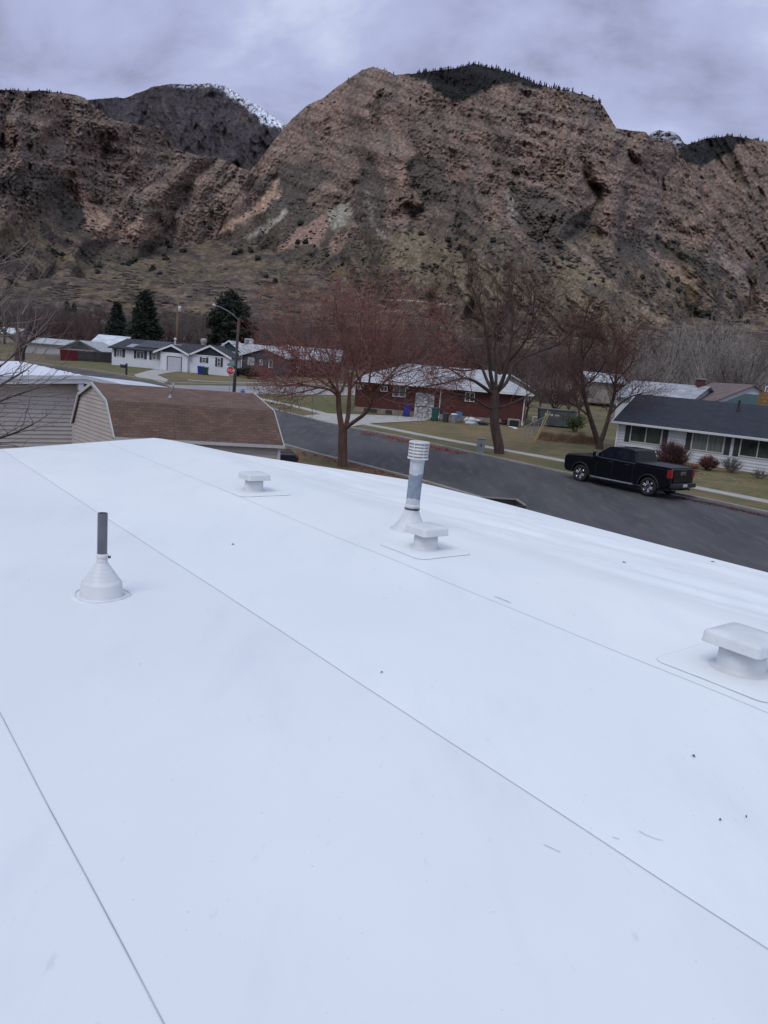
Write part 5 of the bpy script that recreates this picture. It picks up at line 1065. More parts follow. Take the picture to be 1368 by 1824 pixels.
simplehouse('grey_roof_house', 'house with pale grey roof right behind the black-roofed grey siding house', 1095, 1222, 738, 711, 80, 1.7, 6, m_lgrey, m_shG, 'side', dY=-6)
simplehouse('far_bungalow', 'small far bungalow with white roof above the pale grey roof', 1048, 1112, 705, 680, 108, 1.2, 7, m_beige, m_roofw, 'side')
simplehouse('brown_roof_house', 'white gabled house with brown roof edge and red chimney at the right', 1268, 1395, 744, 720, 72, 1.8, 9, m_wsid, m_palebr, 'front', chim=(1276, .7, .1, m_brick))
simplehouse('white_roof_far_left', 'far house with bright roof at the left edge above the thick-trunked tree', -30, 24, 606, 592, 165, 1.2, 9, m_beige, m_roofw, 'side')
# house with a yellow stone chimney at the right edge
f, T, ze, zr2 = simplehouse('green_trim_house', 'pale gabled house with dark green trim and yellow stone chimney at the right edge', 1334, 1480, 778, 748, 60, 1.7, 9, m_wsid, mat('green_roof', (.012, .035, .032), (.02, .05, .045)), 'front')
s0 = f.px(1374, 700)[0]; s1 = f.px(1404, 700)[0]; zc1 = f.px(1350, 697)[1]; zc0 = f.px(1350, 722)[1]
m_yst = brickmat('yellow_stone', (.24, .125, .045), (.33, .19, .08), (.10, .055, .03), .55, .28, .02)
mb = MB(f); mb.box((s0, 1, zc0-1.5), (s1, 2, zc1)); ch_ = mb.build('stone_chimney', m_yst, T)
for a in (.25, .7):
    mb = MB(f); x = s0+(s1-s0)*a; mb.tube([(x-.12, 1.5, zc1), (x-.12, 1.5, zc1+.35), (x-.08, 1.5, zc1+.42), (x+.08, 1.5, zc1+.42), (x+.12, 1.5, zc1+.35), (x+.12, 1.5, zc1)], .035, 6); mb.build('chimney_pot', m_white, ch_)

# ============================================================ FENCES
def boardfence(name, label, x0, x1, yb0, yb1, h, m, cat='fence', gap=.0, bw=.15):
    a = G(x0, yb0); b_ = G(x1, yb1); f = Fr(z2(a)*[1, 1, 0], (b_-a)[:2]); L = np.linalg.norm((b_-a)[:2]); T = thing(name, label, cat, a); zz_ = lambda s: gz((f(s, 0, 0))[1])
    mb = MB(f); s = 0; r = random.Random(1)
    while s < L: z = zz_(s); mb.box((s, 0, z-.02), (s+bw-.012-gap, .025, z+h+r.uniform(-.02, .02))); s += bw
    mb.build('boards', m, T)
    mb = MB(f)
    for q in (.3, h-.3): mb.slab([(0, .03, zz_(0)+q), (L, .03, zz_(L)+q), (L, .08, zz_(L)+q), (0, .08, zz_(0)+q)], .08)
    mb.build('rail', m, T)
    s = 0
    while s < L+.1: z = zz_(s); mb = MB(f); mb.box((s, .085, z-.1), (s+.1, .18, z+h)); mb.build('post', m, T); s += 2.4
    return T
boardfence('red_fence', 'dark red board fence panel in front of the beige house', 108, 137, 642, 643, 1.5, m_red)
boardfence('charcoal_fence', 'dark charcoal board fence joining the red fence to the white house', 137.5, 199, 642.5, 646.5, 1.45, m_char)
boardfence('picket_fence', 'pale picket fence left of the dark red fence', 78, 108, 641, 642, .9, mat('pale_picket', (.30, .26, .22)), gap=.07)
# chain link fence
def chain(name, label, pts, h=1.1):
    T = thing(name, label, 'fence', G(*pts[0])); q = resample([G(*p) for p in pts], 2.4)
    mb = MB(); mb.tube([p+[0, 0, h] for p in q], .022, 6); mb.build('top_rail', m_steelf, T)
    for p in q: mb = MB(); mb.tube([p+[0, 0, -.1], p+[0, 0, h+.05]], .028, 6); mb.build('post', m_steelf, T)
    mb = MB()
    for a, b_ in zip(q[:-1], q[1:]):
        n = 12; e_ = (b_-a)
        for k in range(-n//2, n):
            for sg in (1, -1):
                t0, t1 = k/n, k/n+.45*sg*1.0
                pa, pb = (a+e_*t0), (a+e_*(t0+h/np.linalg.norm(e_)*sg))
                if not (0 <= t0 <= 1 and 0 <= t0+h/np.linalg.norm(e_)*sg <= 1): continue
                mb.tube([pa+[0, 0, .02], pb+[0, 0, h]], .0016, 3, cap=False)
    mb.build('mesh', m_steelf, T); return T
chain('chain_link_fence', 'low chain-link fence running back from the lawn beside the leaning yellow poles', [(933, 786), (988, 752), (1000, 748)], 1.05)
chain('chain_link_fence', 'long chain-link fence behind the forked tree, left of the grey siding house', [(1050, 772), (1062, 770), (1098, 776)], 1.5)
# ============================================================ YARD THINGS
for i, dx in enumerate((0, .18)):
    c = G(952+i*2, 787); mb = MB(); mb.tube([c, c+[.75+dx*.4, .3, 2.25-i*.1]], .035, 6); single(mb, 'leaning_pole', mat('yellow_paint', (.42, .33, .10), (.35, .30, .16), scale=6), ('pale yellow pole leaning by the chain-link fence, left of its twin', 'pale yellow pole leaning by the chain-link fence, right of its twin')[i], 'pole', c)
c = G(964, 752); mb = MB(FrT(c, (1, .1, 0), (-.1, 1, 0), (0, 0, 1))); T_ = thing('white_bench', 'low white bench standing behind the leaning yellow poles', 'bench', c)
mb.box((-.95, -.15, .40), (.95, .15, .47)); mb.build('seat', m_white, T_)
for x in (-.85, .85): mb = MB(FrT(c, (1, .1, 0), (-.1, 1, 0), (0, 0, 1))); mb.box((x-.06, -.13, 0), (x+.06, .13, .395)); mb.build('leg', m_white, T_)
c = G(1026, 779); T_ = thing('dumpster', 'grey-green skip with faint white lettering behind the dry hedge', 'dumpster', c+[0, 7.5, 0]); c = np.array(ORG[T_.name]); c[2] = gz(c[1]); fr_ = FrT(c, (1, -.1, 0), (.1, 1, 0), (0, 0, 1)); m_dg = mat('grey_green_metal', (.055, .068, .066), (.08, .095, .09), scale=2, rough=.6)
mb = MB(fr_); mb.prism([(-1.5, .1), (1.3, .1), (1.6, 1.45), (-1.6, 1.45)], 1, 0, 1.9); mb.build('body', m_dg, T_, bevel=.03)
for x in (-1.2, -.4, .4, 1.15): mb = MB(fr_); mb.box((x-.05, -.06, .15), (x+.05, -.003, 1.4)); mb.build('rib', m_dg, T_)
mb = MB(fr_); mb.box((-1.64, -.05, 1.452), (1.64, 1.95, 1.53)); mb.build('rim', m_dg, T_)
mb = MB(fr_); rs = random.Random(9); x = -1.1
while x < .1: w_ = rs.uniform(.07, .13); mb.box((x, -.012, .95), (x+.03, -.004, 1.12)); mb.box((x+.03, -.012, rs.choice((.95, 1.03, 1.09))), (x+w_, -.004, rs.choice((.98, 1.06))+.06)); x += w_+.05
mb.build('lettering', m_white, T_)
# utility box by the kerb
c = G(855, 806); T_ = thing('utility_pedestal', 'pale green-grey utility pedestal on the verge left of the tree trunk', 'utility box', c); mb = MB(FrT(c, (1, 0, 0), (0, 1, 0), (0, 0, 1))); m_up = mat('green_grey_box', (.17, .20, .18), (.21, .24, .22))
mb.box((-.22, -.2, -.05), (.22, .2, .80)); mb.build('body', m_up, T_, bevel=.03); mb = MB(FrT(c, (1, 0, 0), (0, 1, 0), (0, 0, 1))); mb.box((-.25, -.23, .802), (.25, .23, .87)); mb.build('lid', m_up, T_, bevel=.02); mb = MB(FrT(c, (1, 0, 0), (0, 1, 0), (0, 0, 1))); mb.box((-.03, -.212, .35), (.03, -.202, .55)); mb.build('latch', m_dgrey, T_)
# dark open box near the roof edge
c = at(903, 893, 23.5); c[2] = gz(23.5); ztp = at(903, 890, 23.5)[2]-c[2]; T_ = thing('utility_trailer', 'dark open-topped box trailer with pale rim parked just below the roof edge', 'trailer', c); fr_ = FrT(c, (1, .12, 0), (-.12, 1, 0), (0, 0, 1)); x1 = .32
mb = MB(fr_)
for a, b_ in (((-.8, -.95, .35), (x1, -.90, ztp)), ((-.8, 0, .35), (x1, .05, ztp)), ((-.8, -.899, .35), (-.75, -.001, ztp)), ((x1-.05, -.899, .35), (x1, -.001, ztp)), ((-.8, -.95, .3), (x1, .05, .349))): mb.box(a, b_)
mb.build('box', mat('dark_box', (.02, .018, .018), (.035, .03, .03), scale=3), T_)
mb = MB(fr_)
for a, b_ in (((-.82, -.02, ztp+.001), (x1+.02, .07, ztp+.04)), ((x1-.06, -.95, ztp+.001), (x1+.02, -.021, ztp+.04)), ((x1+.003, -.03, .4), (x1+.03, .02, ztp))): mb.box(a, b_)
mb.build('rim', mat('rim_grey', (.20, .19, .175)), T_)
for y in (-1.09, .07): mb = MB(fr_); mb.tube([(-.25, y, .3), (-.25, y+.12, .3)], .3, 20); mb.build('wheel', m_rubber, T_)
# mailbox
c = G(225, 668.5); T_ = thing('mailbox', 'black mailbox on a post in front of the white house', 'mailbox', c); fr_ = FrT(c, (1, 0, 0), (0, 1, 0), (0, 0, 1)); mb = MB(fr_); mb.box((-.09, -.09, -.1), (.09, .09, 1.35)); mb.box((-.65, -.05, .82), (-.09, .05, .92)); mb.build('post', m_black, T_)
mb = MB(fr_); mb.prism([(-.13, .93), (.13, .93), (.13, 1.08), (.09, 1.17), (0, 1.2), (-.09, 1.17), (-.13, 1.08)], 0, -.72, -.14); mb.build('box', m_black, T_)
# hydrant
c = G(431.5, 710); T_ = thing('fire_hydrant', 'yellow fire hydrant with blue bonnet on the street corner', 'hydrant', c); fr_ = FrT(c, (1, 0, 0), (0, 1, 0), (0, 0, 1)); m_y = mat('hydrant_yellow', (.50, .32, .04), (.58, .38, .06)); m_hb = mat('hydrant_blue', (.05, .09, .32), (.06, .11, .36))
mb = MB(fr_); mb.lathe([(.19, 0), (.19, .06), (.13, .08), (.12, .5), (.15, .52), (.15, .58)], sides=18); mb.build('barrel', m_y, T_, smooth=False); mb = MB(fr_); mb.lathe([(.21, .58), (.21, .62), (.17, .72), (.09, .80), (.04, .82), (.04, .88)], sides=18); mb.build('bonnet', m_hb, T_)
for s in (-1, 1): mb = MB(fr_); mb.tube([(s*.1, 0, .42), (s*.24, 0, .42)], .065, 10); mb.build('outlet', m_dgrey, T_)
mb = MB(fr_); mb.tube([(0, -.1, .40), (0, -.23, .40)], .085, 12); mb.build('pumper_outlet', m_y, T_)
# ============================================================ SIGNS AND POLES
FONT = None
def text(s, size, fr_, org, m, parent, ex=.003, name='lettering', align='CENTER'):
    cu = bpy.data.curves.new('t', 'FONT'); cu.body = s; cu.size = size; cu.extrude = ex; cu.align_x = align; cu.align_y = 'CENTER'
    o = bpy.data.objects.new('t', cu); COL.objects.link(o); dg = bpy.context.evaluated_depsgraph_get(); me = bpy.data.meshes.new_from_object(o.evaluated_get(dg)); bpy.data.objects.remove(o)
    og = ORG[parent.name]
    for v in me.vertices: q = fr_(org[0]+v.co.x, org[1]-v.co.z, org[2]+v.co.y)-og; v.co = q
    me.materials.clear(); me.materials.append(m); o = bpy.data.objects.new(name, me); COL.objects.link(o); o.parent = parent; return o
c = G(408.5, 703.5); d_ = c-CAMP; yaw = math.atan2(-d_[0], d_[1])-.15; ex = (math.cos(yaw), math.sin(yaw), 0); ey = (-math.sin(yaw), math.cos(yaw), 0)
fr_ = FrT(c, ex, ey, (0, 0, 1)); zc = at(408.5, 660, c[1])[2]-c[2]; R8 = .37/math.cos(math.pi/8)
T_ = thing('stop_sign', 'red octagonal stop sign on a thin post at the street corner', 'sign', c); mb = MB(fr_); mb.box((-.03, -.0, -.1), (.03, .04, zc+.45)); mb.build('post', m_steelf, T_)
oc = [(R8*math.cos(math.pi/8+k*math.pi/4), zc+R8*math.sin(math.pi/8+k*math.pi/4)) for k in range(8)]; mb = MB(fr_); mb.prism(oc, 1, -.012, -.004); pl = mb.build('plate', m_white, T_)
oc2 = [(x*.93, zc+(z-zc)*.93) for x, z in oc]; mb = MB(fr_); mb.prism(oc2, 1, -.017, -.0125); mb.build('red_face', mat('sign_red', (.42, .012, .03), (.46, .015, .035), rough=.5), pl)
text('STOP', .34, fr_, (0, -.021, zc), m_white, pl)
# wooden street light pole with road-name sign
c = G(416.5, 701.5); T_ = thing('street_light', 'tall leaning wooden pole with a curved street light arm at the corner', 'street light', c); tp = at(425.5, 566, c[1]-.4)
mb = MB(); mb.tube([c-[0, 0, .3], c+(tp-c)*.5, tp], [.17, .145, .11], 12); mb.build('pole', m_woodg, T_, smooth=True)
ar = [at(425, 571, c[1]-.4), at(417, 562, c[1]-.8), at(404, 553, c[1]-1.2), at(392, 547, c[1]-1.6), at(386, 545, c[1]-1.8)]; mb = MB(); mb.tube(ar, .045, 8); mb.build('arm', m_steelf, T_, smooth=True)
h = at(381.5, 543.5, c[1]-1.9); mb = MB(FrT(h, tuple((ar[-1]-h)/np.linalg.norm(ar[-1]-h)), (0, 1, 0), (0, 0, 1))); mb.lathe([(.05, -.10), (.16, -.08), (.17, 0), (.12, .09), (.03, .12)], sides=14); mb.build('lamp_head', m_lgrey, T_, smooth=True)
cs = at(414.5, 652, c[1]-.35); S_ = thing('street_name_sign', 'green street name sign with white lettering on the wooden light pole', 'sign', cs); frs = FrT(cs, ex, ey, (0, 0, 1)); m_gs = mat('sign_green', (.004, .16, .11), (.006, .18, .125), rough=.5)
mb = MB(frs); mb.box((-.50, -.02, -.02), (.28, 0, .22)); p_ = mb.build('blade', m_gs, S_); text('E 7th ST', .15, frs, (-.11, -.022, .10), m_white, p_)
mb = MB(FrT(cs, (.55, .83, 0), (-.83, .55, 0), (0, 0, 1))); mb.box((-.35, -.01, -.22), (.30, .01, -.03)); mb.build('cross_blade', m_gs, S_)
# power pole
c = at(314.5, 618, 128); c[2] = gz(128); T_ = thing('power_pole', 'brown wooden power pole with a pale transformer behind the white house', 'utility pole', c); tp = at(318, 527, 128)
mb = MB(); mb.tube([c, (c+tp)/2, tp], [.24, .22, .17], 12); mb.build('pole', mat('brown_pole_wood', (.13, .075, .045), (.19, .12, .075), scale=3, stretch=(1, 1, .1)), T_, smooth=True)
tr = at(320.3, 550.5, 127.6); mb = MB(FrT(tr, (1, 0, 0), (0, 1, 0), (0, 0, 1))); mb.lathe([(.20, -.45), (.26, -.42), (.26, .4), (.22, .46)], sides=16); tr_ = mb.build('transformer', m_lgrey, T_, smooth=True)
mb = MB(FrT(tr, (1, 0, 0), (0, 1, 0), (0, 0, 1))); mb.lathe([(.05, .46), (.08, .55), (.05, .7)], sides=8); mb.build('bushing', m_dgrey, tr_)
m_wire = mat('wire', (.03, .03, .032))
def wire(a, b_, sag, label, r=.02):
    mb = MB(); pts = [a+(b_-a)*k/14+np.array([0, 0, -sag*4*(k/14)*(1-k/14)]) for k in range(15)]; mb.tube(pts, r, 4); single(mb, 'power_line', m_wire, label, 'wire', a)
wire(at(317, 598, 128), at(425, 612, 75), .8, 'thin wire from the power pole to the street light pole')
wire(at(130, 580, 150), at(318, 588, 128), .4, 'thin wire crossing in front of the conifers to the power pole')
# ============================================================ VEHICLES
m_car = mat('black_car_paint', (.0025, .003, .006), (.004, .005, .009), rough=.22, spec=.32)
m_cglass = mat('tinted_glass', (.004, .006, .013), (.008, .011, .020), rough=.06, spec=.5)
m_lamp = mat('red_lamp', (.20, .005, .010), (.26, .008, .014), rough=.25, spec=.7)
m_chrome = mat('bright_alloy', (.42, .43, .46), (.5, .5, .52), rough=.25, metal=.7)
m_trimb = mat('black_plastic', (.012, .012, .013), (.018, .018, .02), rough=.6)
def loftbody(mb, secs):
    """secs: list of (x, [(y, z)...]) cross sections with equal counts, joined along x and capped"""
    R = [[mb.P((x, y, z)) for y, z in s] for x, s in secs]; n = len(R[0])
    for A, B in zip(R[:-1], R[1:]):
        for k in range(n): j = (k+1) % n; mb.f.append([A[k], A[j], B[j], B[k]]); mb.mi.append(0); mb.uv.append([(0, 0)]*4)
    mb.f.append(R[0][::-1]); mb.f.append(R[-1]); mb.mi += [0, 0]; mb.uv += [[(0, 0)]*n]*2
def wheel(fr_, T_, x, y, r, w_, side):
    mb = MB(fr_); C = (x, y, r)
    def ring(prof):
        n = 40; RR = [[mb.P((x+rr*math.cos(2*math.pi*k/n), y+side*yy, r+rr*math.sin(2*math.pi*k/n))) for k in range(n)] for rr, yy in prof]
        for A, B in zip(RR[:-1], RR[1:]):
            for k in range(n): j = (k+1) % n; mb.f.append([A[k], A[j], B[j], B[k]]); mb.mi.append(0); mb.uv.append([(0, 0)]*4)
    ring([(r*.66, -w_/2), (r*.95, -w_/2), (r, -w_/2+.03), (r, w_/2-.03), (r*.95, w_/2), (r*.70, w_/2), (r*.66, w_/2-.03), (r*.66, -w_/2)]); wo_ = thing_child('wheel', T_)
    mb.build('tyre', m_rubber, wo_, smooth=True)
    mb = MB(fr_); ring([(.02, w_/2-.05), (r*.2, w_/2-.05), (r*.66, w_/2-.09), (r*.68, w_/2-.02)]); mb.build('rim', m_trimb, wo_, smooth=True)
    mb = MB(fr_)
    for k in range(6):
        a = 2*math.pi*k/6+.3
        for da in (-.17, .17):
            p0 = (x+r*.24*math.cos(a+da*1.5), y+side*(w_/2-.025), r+r*.24*math.sin(a+da*1.5)); p1 = (x+r*.61*math.cos(a+da), y+side*(w_/2-.02), r+r*.61*math.sin(a+da)); mb.tube([p0, p1], .019, 4)
        p0 = (x+r*.61*math.cos(a-.17), y+side*(w_/2-.02), r+r*.61*math.sin(a-.17)); p1 = (x+r*.61*math.cos(a+.17), y+side*(w_/2-.02), r+r*.61*math.sin(a+.17)); mb.tube([p0, p1], .018, 4)
    mb.build('spokes', m_chrome, wo_)
def thing_child(name, T_):
    o = bpy.data.objects.new(name, None); COL.objects.link(o); o.parent = T_; o.empty_display_size = .1; ORG[o.name] = ORG[T_.name]; return o
def arch(cx, r, n=9, z=0): return [(cx-r*math.cos(math.pi*k/(n-1)), z+r*math.sin(math.pi*k/(n-1))) for k in range(n)]
# pickup: local x towards the nose, y to its left side, origin on the ground under the middle
RW, FW = G(1152, 884), G(1033, 858.5); ax = (FW-RW); ax[2] = 0; ax /= np.linalg.norm(ax); ax = ax*.45+np.array([-.6, .8, 0])*.55; ax /= np.linalg.norm(ax)
side_n = np.array([ax[1], -ax[0], 0])          # towards its right-hand side
mid = (FW+RW)/2-0.0*side_n
lft = -side_n                                   # vehicle's left
if lft @ (CAMP-mid) < 0: pass
ctr = mid+(-lft if lft@(mid-CAMP) < 0 else lft)*1.0
ctr[2] = gz(ctr[1])+.012
T = thing('pickup_truck', 'black crew-cab pickup truck parked at the kerb facing away to the left', 'truck', ctr)
fr_ = FrT(ctr, ax, lft, (0, 0, 1)); WB = 3.74; xr, xf = -1.80, 1.94; HW = 1.0; rW = .41
low, sh = .42, 1.16
prof = [(-2.83, .62)]+[(-2.75, low+.12), (-2.4, low)]+arch(xr, .50, 9, low)[0:]+[(-1.15, low), (1.35, low)]+arch(xf, .50, 9, low)+[(2.55, low), (2.84, low+.03), (2.95, .60), (2.97, .95), (2.93, 1.18), (2.80, 1.27), (1.35, 1.36), (1.25, 1.38), (-1.0, 1.36), (-1.02, 1.36), (-2.83, 1.34)]
mb = MB(fr_)
pin = [(x, z) for x, z in prof]
n = len(pin); lay = [(-HW, 0.0), (-HW+.0, 1), ]
def bodyside(y0, y1, inset):                    # extrude the side outline across the width with tumblehome at the edges
    ys_ = [(y0, inset), (y0+.07, .0), (y1-.07, .0), (y1, inset)]
    RR = []
    for y, i_ in ys_:
        RR.append([mb.P((x*(1-i_*.012), y, z-(i_*.05 if z > 1.1 else 0))) for x, z in pin])
    for A, B in zip(RR[:-1], RR[1:]):
        for k in range(n): j = (k+1) % n; mb.f.append([A[k], A[j], B[j], B[k]]); mb.mi.append(0); mb.uv.append([(0, 0)]*4)
    mb.f.append(RR[0][::-1]); mb.f.append(RR[-1]); mb.mi += [0, 0]; mb.uv += [[(0, 0)]*n]*2
bodyside(-HW, HW, 1); body = mb.build('body', m_car, T, bevel=.02)
mb = MB(fr_)                                    # cab
def sec(x0, x1, hw0, hw1, z0, z1): return
cabz = 1.92
cb = [(1.30, .93, 1.36, 1.37), (.55, .80, 1.36, cabz-.03), (.30, .79, 1.36, cabz), (-.55, .79, 1.36, cabz), (-.80, .80, 1.36, cabz-.03), (-1.02, .86, 1.36, 1.37)]
loftbody(mb, [(x, [(-.95, z0), (-hw, z1), (hw, z1), (.95, z0)]) for x, hw, z0, z1 in cb]); mb.build('cab', m_car, T, bevel=.04)
mb = MB(fr_)
def sg(pts, y_of):                              # side window quads set just outside the cab side
    for s in (1, -1): mb.face([(x, s*(y_of(z)+.012), z) for x, z in (pts if s > 0 else pts[::-1])])
yo = lambda z: .95-(z-1.36)*(.15/.56)
sg([(1.02, 1.42), (.20, 1.42), (.20, 1.84), (.52, 1.84)], yo); sg([(.12, 1.42), (-.62, 1.42), (-.60, 1.84), (.12, 1.84)], yo)
mb.build('side_window', m_cglass, T)
mb = MB(fr_); mb.face([(1.19, -.78, 1.44), (1.19, .78, 1.44), (.60, .70, 1.885), (.60, -.70, 1.885)]); mb.build('windscreen', m_cglass, T)
mb = MB(fr_); mb.face([(-1.0, -.80, 1.43), (-.845, -.72, 1.85), (-.845, .72, 1.85), (-1.0, .80, 1.43)]); mb.build('rear_window', m_rubber, T)
mb = MB(fr_); mb.box((-2.78, -.88, 1.345), (-1.06, .88, 1.385)); mb.build('bed_cover', m_trimb, T, bevel=.01)
for s in (-1, 1):
    mb = MB(fr_); mb.box((-2.80, s*.985-.06, 1.325), (-1.04, s*.985+.02-.0, 1.40)); mb.build('bed_rail', m_car, T, bevel=.015)
    mb = MB(fr_); mb.box((-2.86, s*.90-.085, .93), (-2.66, s*.90+.105, 1.30)); mb.build('tail_light', m_lamp, T, bevel=.015)
    mb = MB(fr_); mb.box((.98, s*1.0, 1.36), (1.16, s*1.26, 1.60)); mi_ = mb.build('side_mirror', m_car, T, bevel=.03)
    mb = MB(fr_); mb.box((.955, s*1.06, 1.40), (.978, s*1.24, 1.57)); mb.build('mirror_glass', m_chrome, mi_)
    for x in (.30, -.62): mb = MB(fr_); mb.box((x-.11, s*1.002, 1.20), (x+.11, s*1.03, 1.235)); mb.build('door_handle', m_trimb, T)
    for x in (1.05, .16, -.95): mb = MB(fr_); mb.box((x-.006, s*1.0005, .50), (x+.006, s*1.003, 1.33)); mb.build('door_gap', m_rubber, T)
    mb = MB(fr_); mb.box((-1.05, s*1.0-.10, .36), (1.2, s*1.0+.10, .41)); mb.build('running_board', m_steelf, T, bevel=.01)
    mb = MB(fr_); mb.box((2.80, s*.80-.14, 1.0), (2.985, s*.80+.14, 1.17)); mb.build('headlight', m_glassc, T, bevel=.02)
    for cx in (xr, xf):
        mb = MB(fr_); pts = [(cx+.52*math.cos(a), s*1.012, .42+.52*math.sin(a)) for a in [math.pi*k/14 for k in range(15)]]; mb.tube(pts, .03, 5); mb.build('wheel_arch', m_trimb, T)
        wheel(fr_, T, cx, s*.86, rW, .27, s)
mb = MB(fr_); mb.box((-2.72, -.82, .34), (-2.2, .82, .60)); mb.box((-1.1, -.7, .34), (1.3, .7, .45)); mb.build('underbody', m_rubber, T)
mb = MB(fr_); mb.box((-2.865, -.76, .74), (-2.835, .76, 1.32)); tg = mb.build('tailgate', m_car, T, bevel=.008)
ft = FrT(ctr, tuple(-lft), ax, (0, 0, 1)); text('GMC', .22, ft, (0, -2.872, 1.13), m_chrome, tg, ex=.006)
mb = MB(fr_); mb.box((-2.88, -.2, 1.24), (-2.866, .2, 1.30)); mb.build('tailgate_handle', m_trimb, tg)
mb = MB(fr_); mb.box((-3.03, -.95, .50), (-2.84, .95, .70)); mb.box((-3.10, -.3, .50), (-3.02, .3, .56)); bp = mb.build('rear_bumper', m_trimb, T, bevel=.03)
mb = MB(fr_); mb.box((-3.045, -.17, .56), (-3.032, .17, .68)); mb.build('number_plate', m_lgrey, bp)
for y in (-.62, .55): mb = MB(fr_); mb.tube([(-2.7, y, .40), (-2.98, y, .40)], .045, 10); mb.build('exhaust_tip', m_chrome, T)
mb = MB(fr_); mb.box((2.86, -.8, .55), (3.03, .8, .72)); mb.build('front_bumper', m_trimb, T, bevel=.03)
mb = MB(fr_); mb.box((2.93, -.62, .78), (2.985, .62, 1.12)); mb.build('grille', m_trimb, T)
# saloon car half hidden by the shed
ctr = at(500, 850, 30.5); ax = np.array([.96, .27, 0]); ax /= np.linalg.norm(ax); lft = np.array([-ax[1], ax[0], 0]); tail = at(525, 812, 32.6); ctr = tail-ax*2.3; ctr[2] = gz(32)
T = thing('parked_car', 'dark navy car mostly hidden behind the shed, only its tail and red lamp showing', 'car', ctr); fr_ = FrT(ctr, -ax, -lft, (0, 0, 1)); m_nv = mat('navy_car_paint', (.006, .008, .018), (.008, .011, .024), rough=.2, spec=.6, coat=.5)
pin = [(-2.32, .45), (-2.1, .28), (-1.75, .28)]+arch(-1.38, .36, 7, .28)+[(-.9, .26), (1.0, .26)]+arch(1.42, .36, 7, .28)+[(1.85, .28), (2.2, .32), (2.3, .55), (2.2, .72), (1.1, .90), (.95, .92), (-1.45, .98), (-2.2, .98), (-2.33, .85)]
n = len(pin); mb = MB(fr_); HW = .9; ys_ = [(-HW, 1), (-HW+.08, 0), (HW-.08, 0), (HW, 1)]; RR = [[mb.P((x*(1-i_*.012), y, z-(i_*.05 if z > .7 else 0))) for x, z in pin] for y, i_ in ys_]
for A, B in zip(RR[:-1], RR[1:]):
    for k in range(n): j = (k+1) % n; mb.f.append([A[k], A[j], B[j], B[k]]); mb.mi.append(0); mb.uv.append([(0, 0)]*4)
mb.f.append(RR[0][::-1]); mb.f.append(RR[-1]); mb.mi += [0, 0]; mb.uv += [[(0, 0)]*n]*2; mb.build('body', m_nv, T, bevel=.03)
mb = MB(fr_); loftbody(mb, [(x, [(-.84, .9), (-hw, z1), (hw, z1), (.84, .9)]) for x, hw, z1 in ((1.15, .8, .93), (.35, .62, 1.40), (-.7, .60, 1.42), (-1.05, .62, 1.36), (-1.75, .8, .99))]); mb.build('cabin', m_cglass, T, bevel=.03)
mb = MB(fr_); loftbody(mb, [(x, [(-.5, z1-.03), (-.6, z1), (.6, z1), (.5, z1-.03)]) for x, z1 in ((.32, 1.415), (-.7, 1.44), (-1.0, 1.39))]); mb.build('car_roof', m_nv, T)
for s in (-1, 1):
    mb = MB(fr_); mb.box((-2.345, s*.74-.2, .72), (-2.08, s*.74+.155, .90)); mb.build('tail_light', m_lamp, T, bevel=.03)
    for cx in (-1.38, 1.42): wheel(fr_, T, cx, s*.78, .32, .2, s)
mb = MB(fr_); mb.box((-2.40, -.8, .32), (-2.2, .8, .52)); mb.build('bumper', m_nv, T, bevel=.04)
# ============================================================ TREES
def frames(d, r):
    d = d/np.linalg.norm(d); u = np.cross(d, (0, 0, 1.)) if abs(d[2]) < .95 else np.cross(d, (1., 0, 0)); u /= np.linalg.norm(u); return d, u, np.cross(d, u)
def segs_mesh(P0, P1, R0, R1, k=3):
    d = P1-P0; d /= np.linalg.norm(d, axis=1)[:, None]+1e-9; h = np.where(np.abs(d[:, 2:3]) < .95, np.array([[0, 0, 1.]]), np.array([[1., 0, 0]])); u = np.cross(d, h); u /= np.linalg.norm(u, axis=1)[:, None]+1e-9; v = np.cross(d, u)
    an = np.arange(k)*2*np.pi/k; ca, sa = np.cos(an), np.sin(an); off = u[:, None]*ca[None, :, None]+v[:, None]*sa[None, :, None]
    A = P0[:, None]+off*R0[:, None, None]; B = P1[:, None]+off*R1[:, None, None]; V = np.concatenate([A, B], 1).reshape(-1, 3); b = np.arange(len(P0))[:, None, None]*2*k
    q = np.array([[i, (i+1) % k, k+(i+1) % k, k+i] for i in range(k)])[None]; return V, (b+q).reshape(-1, 4)
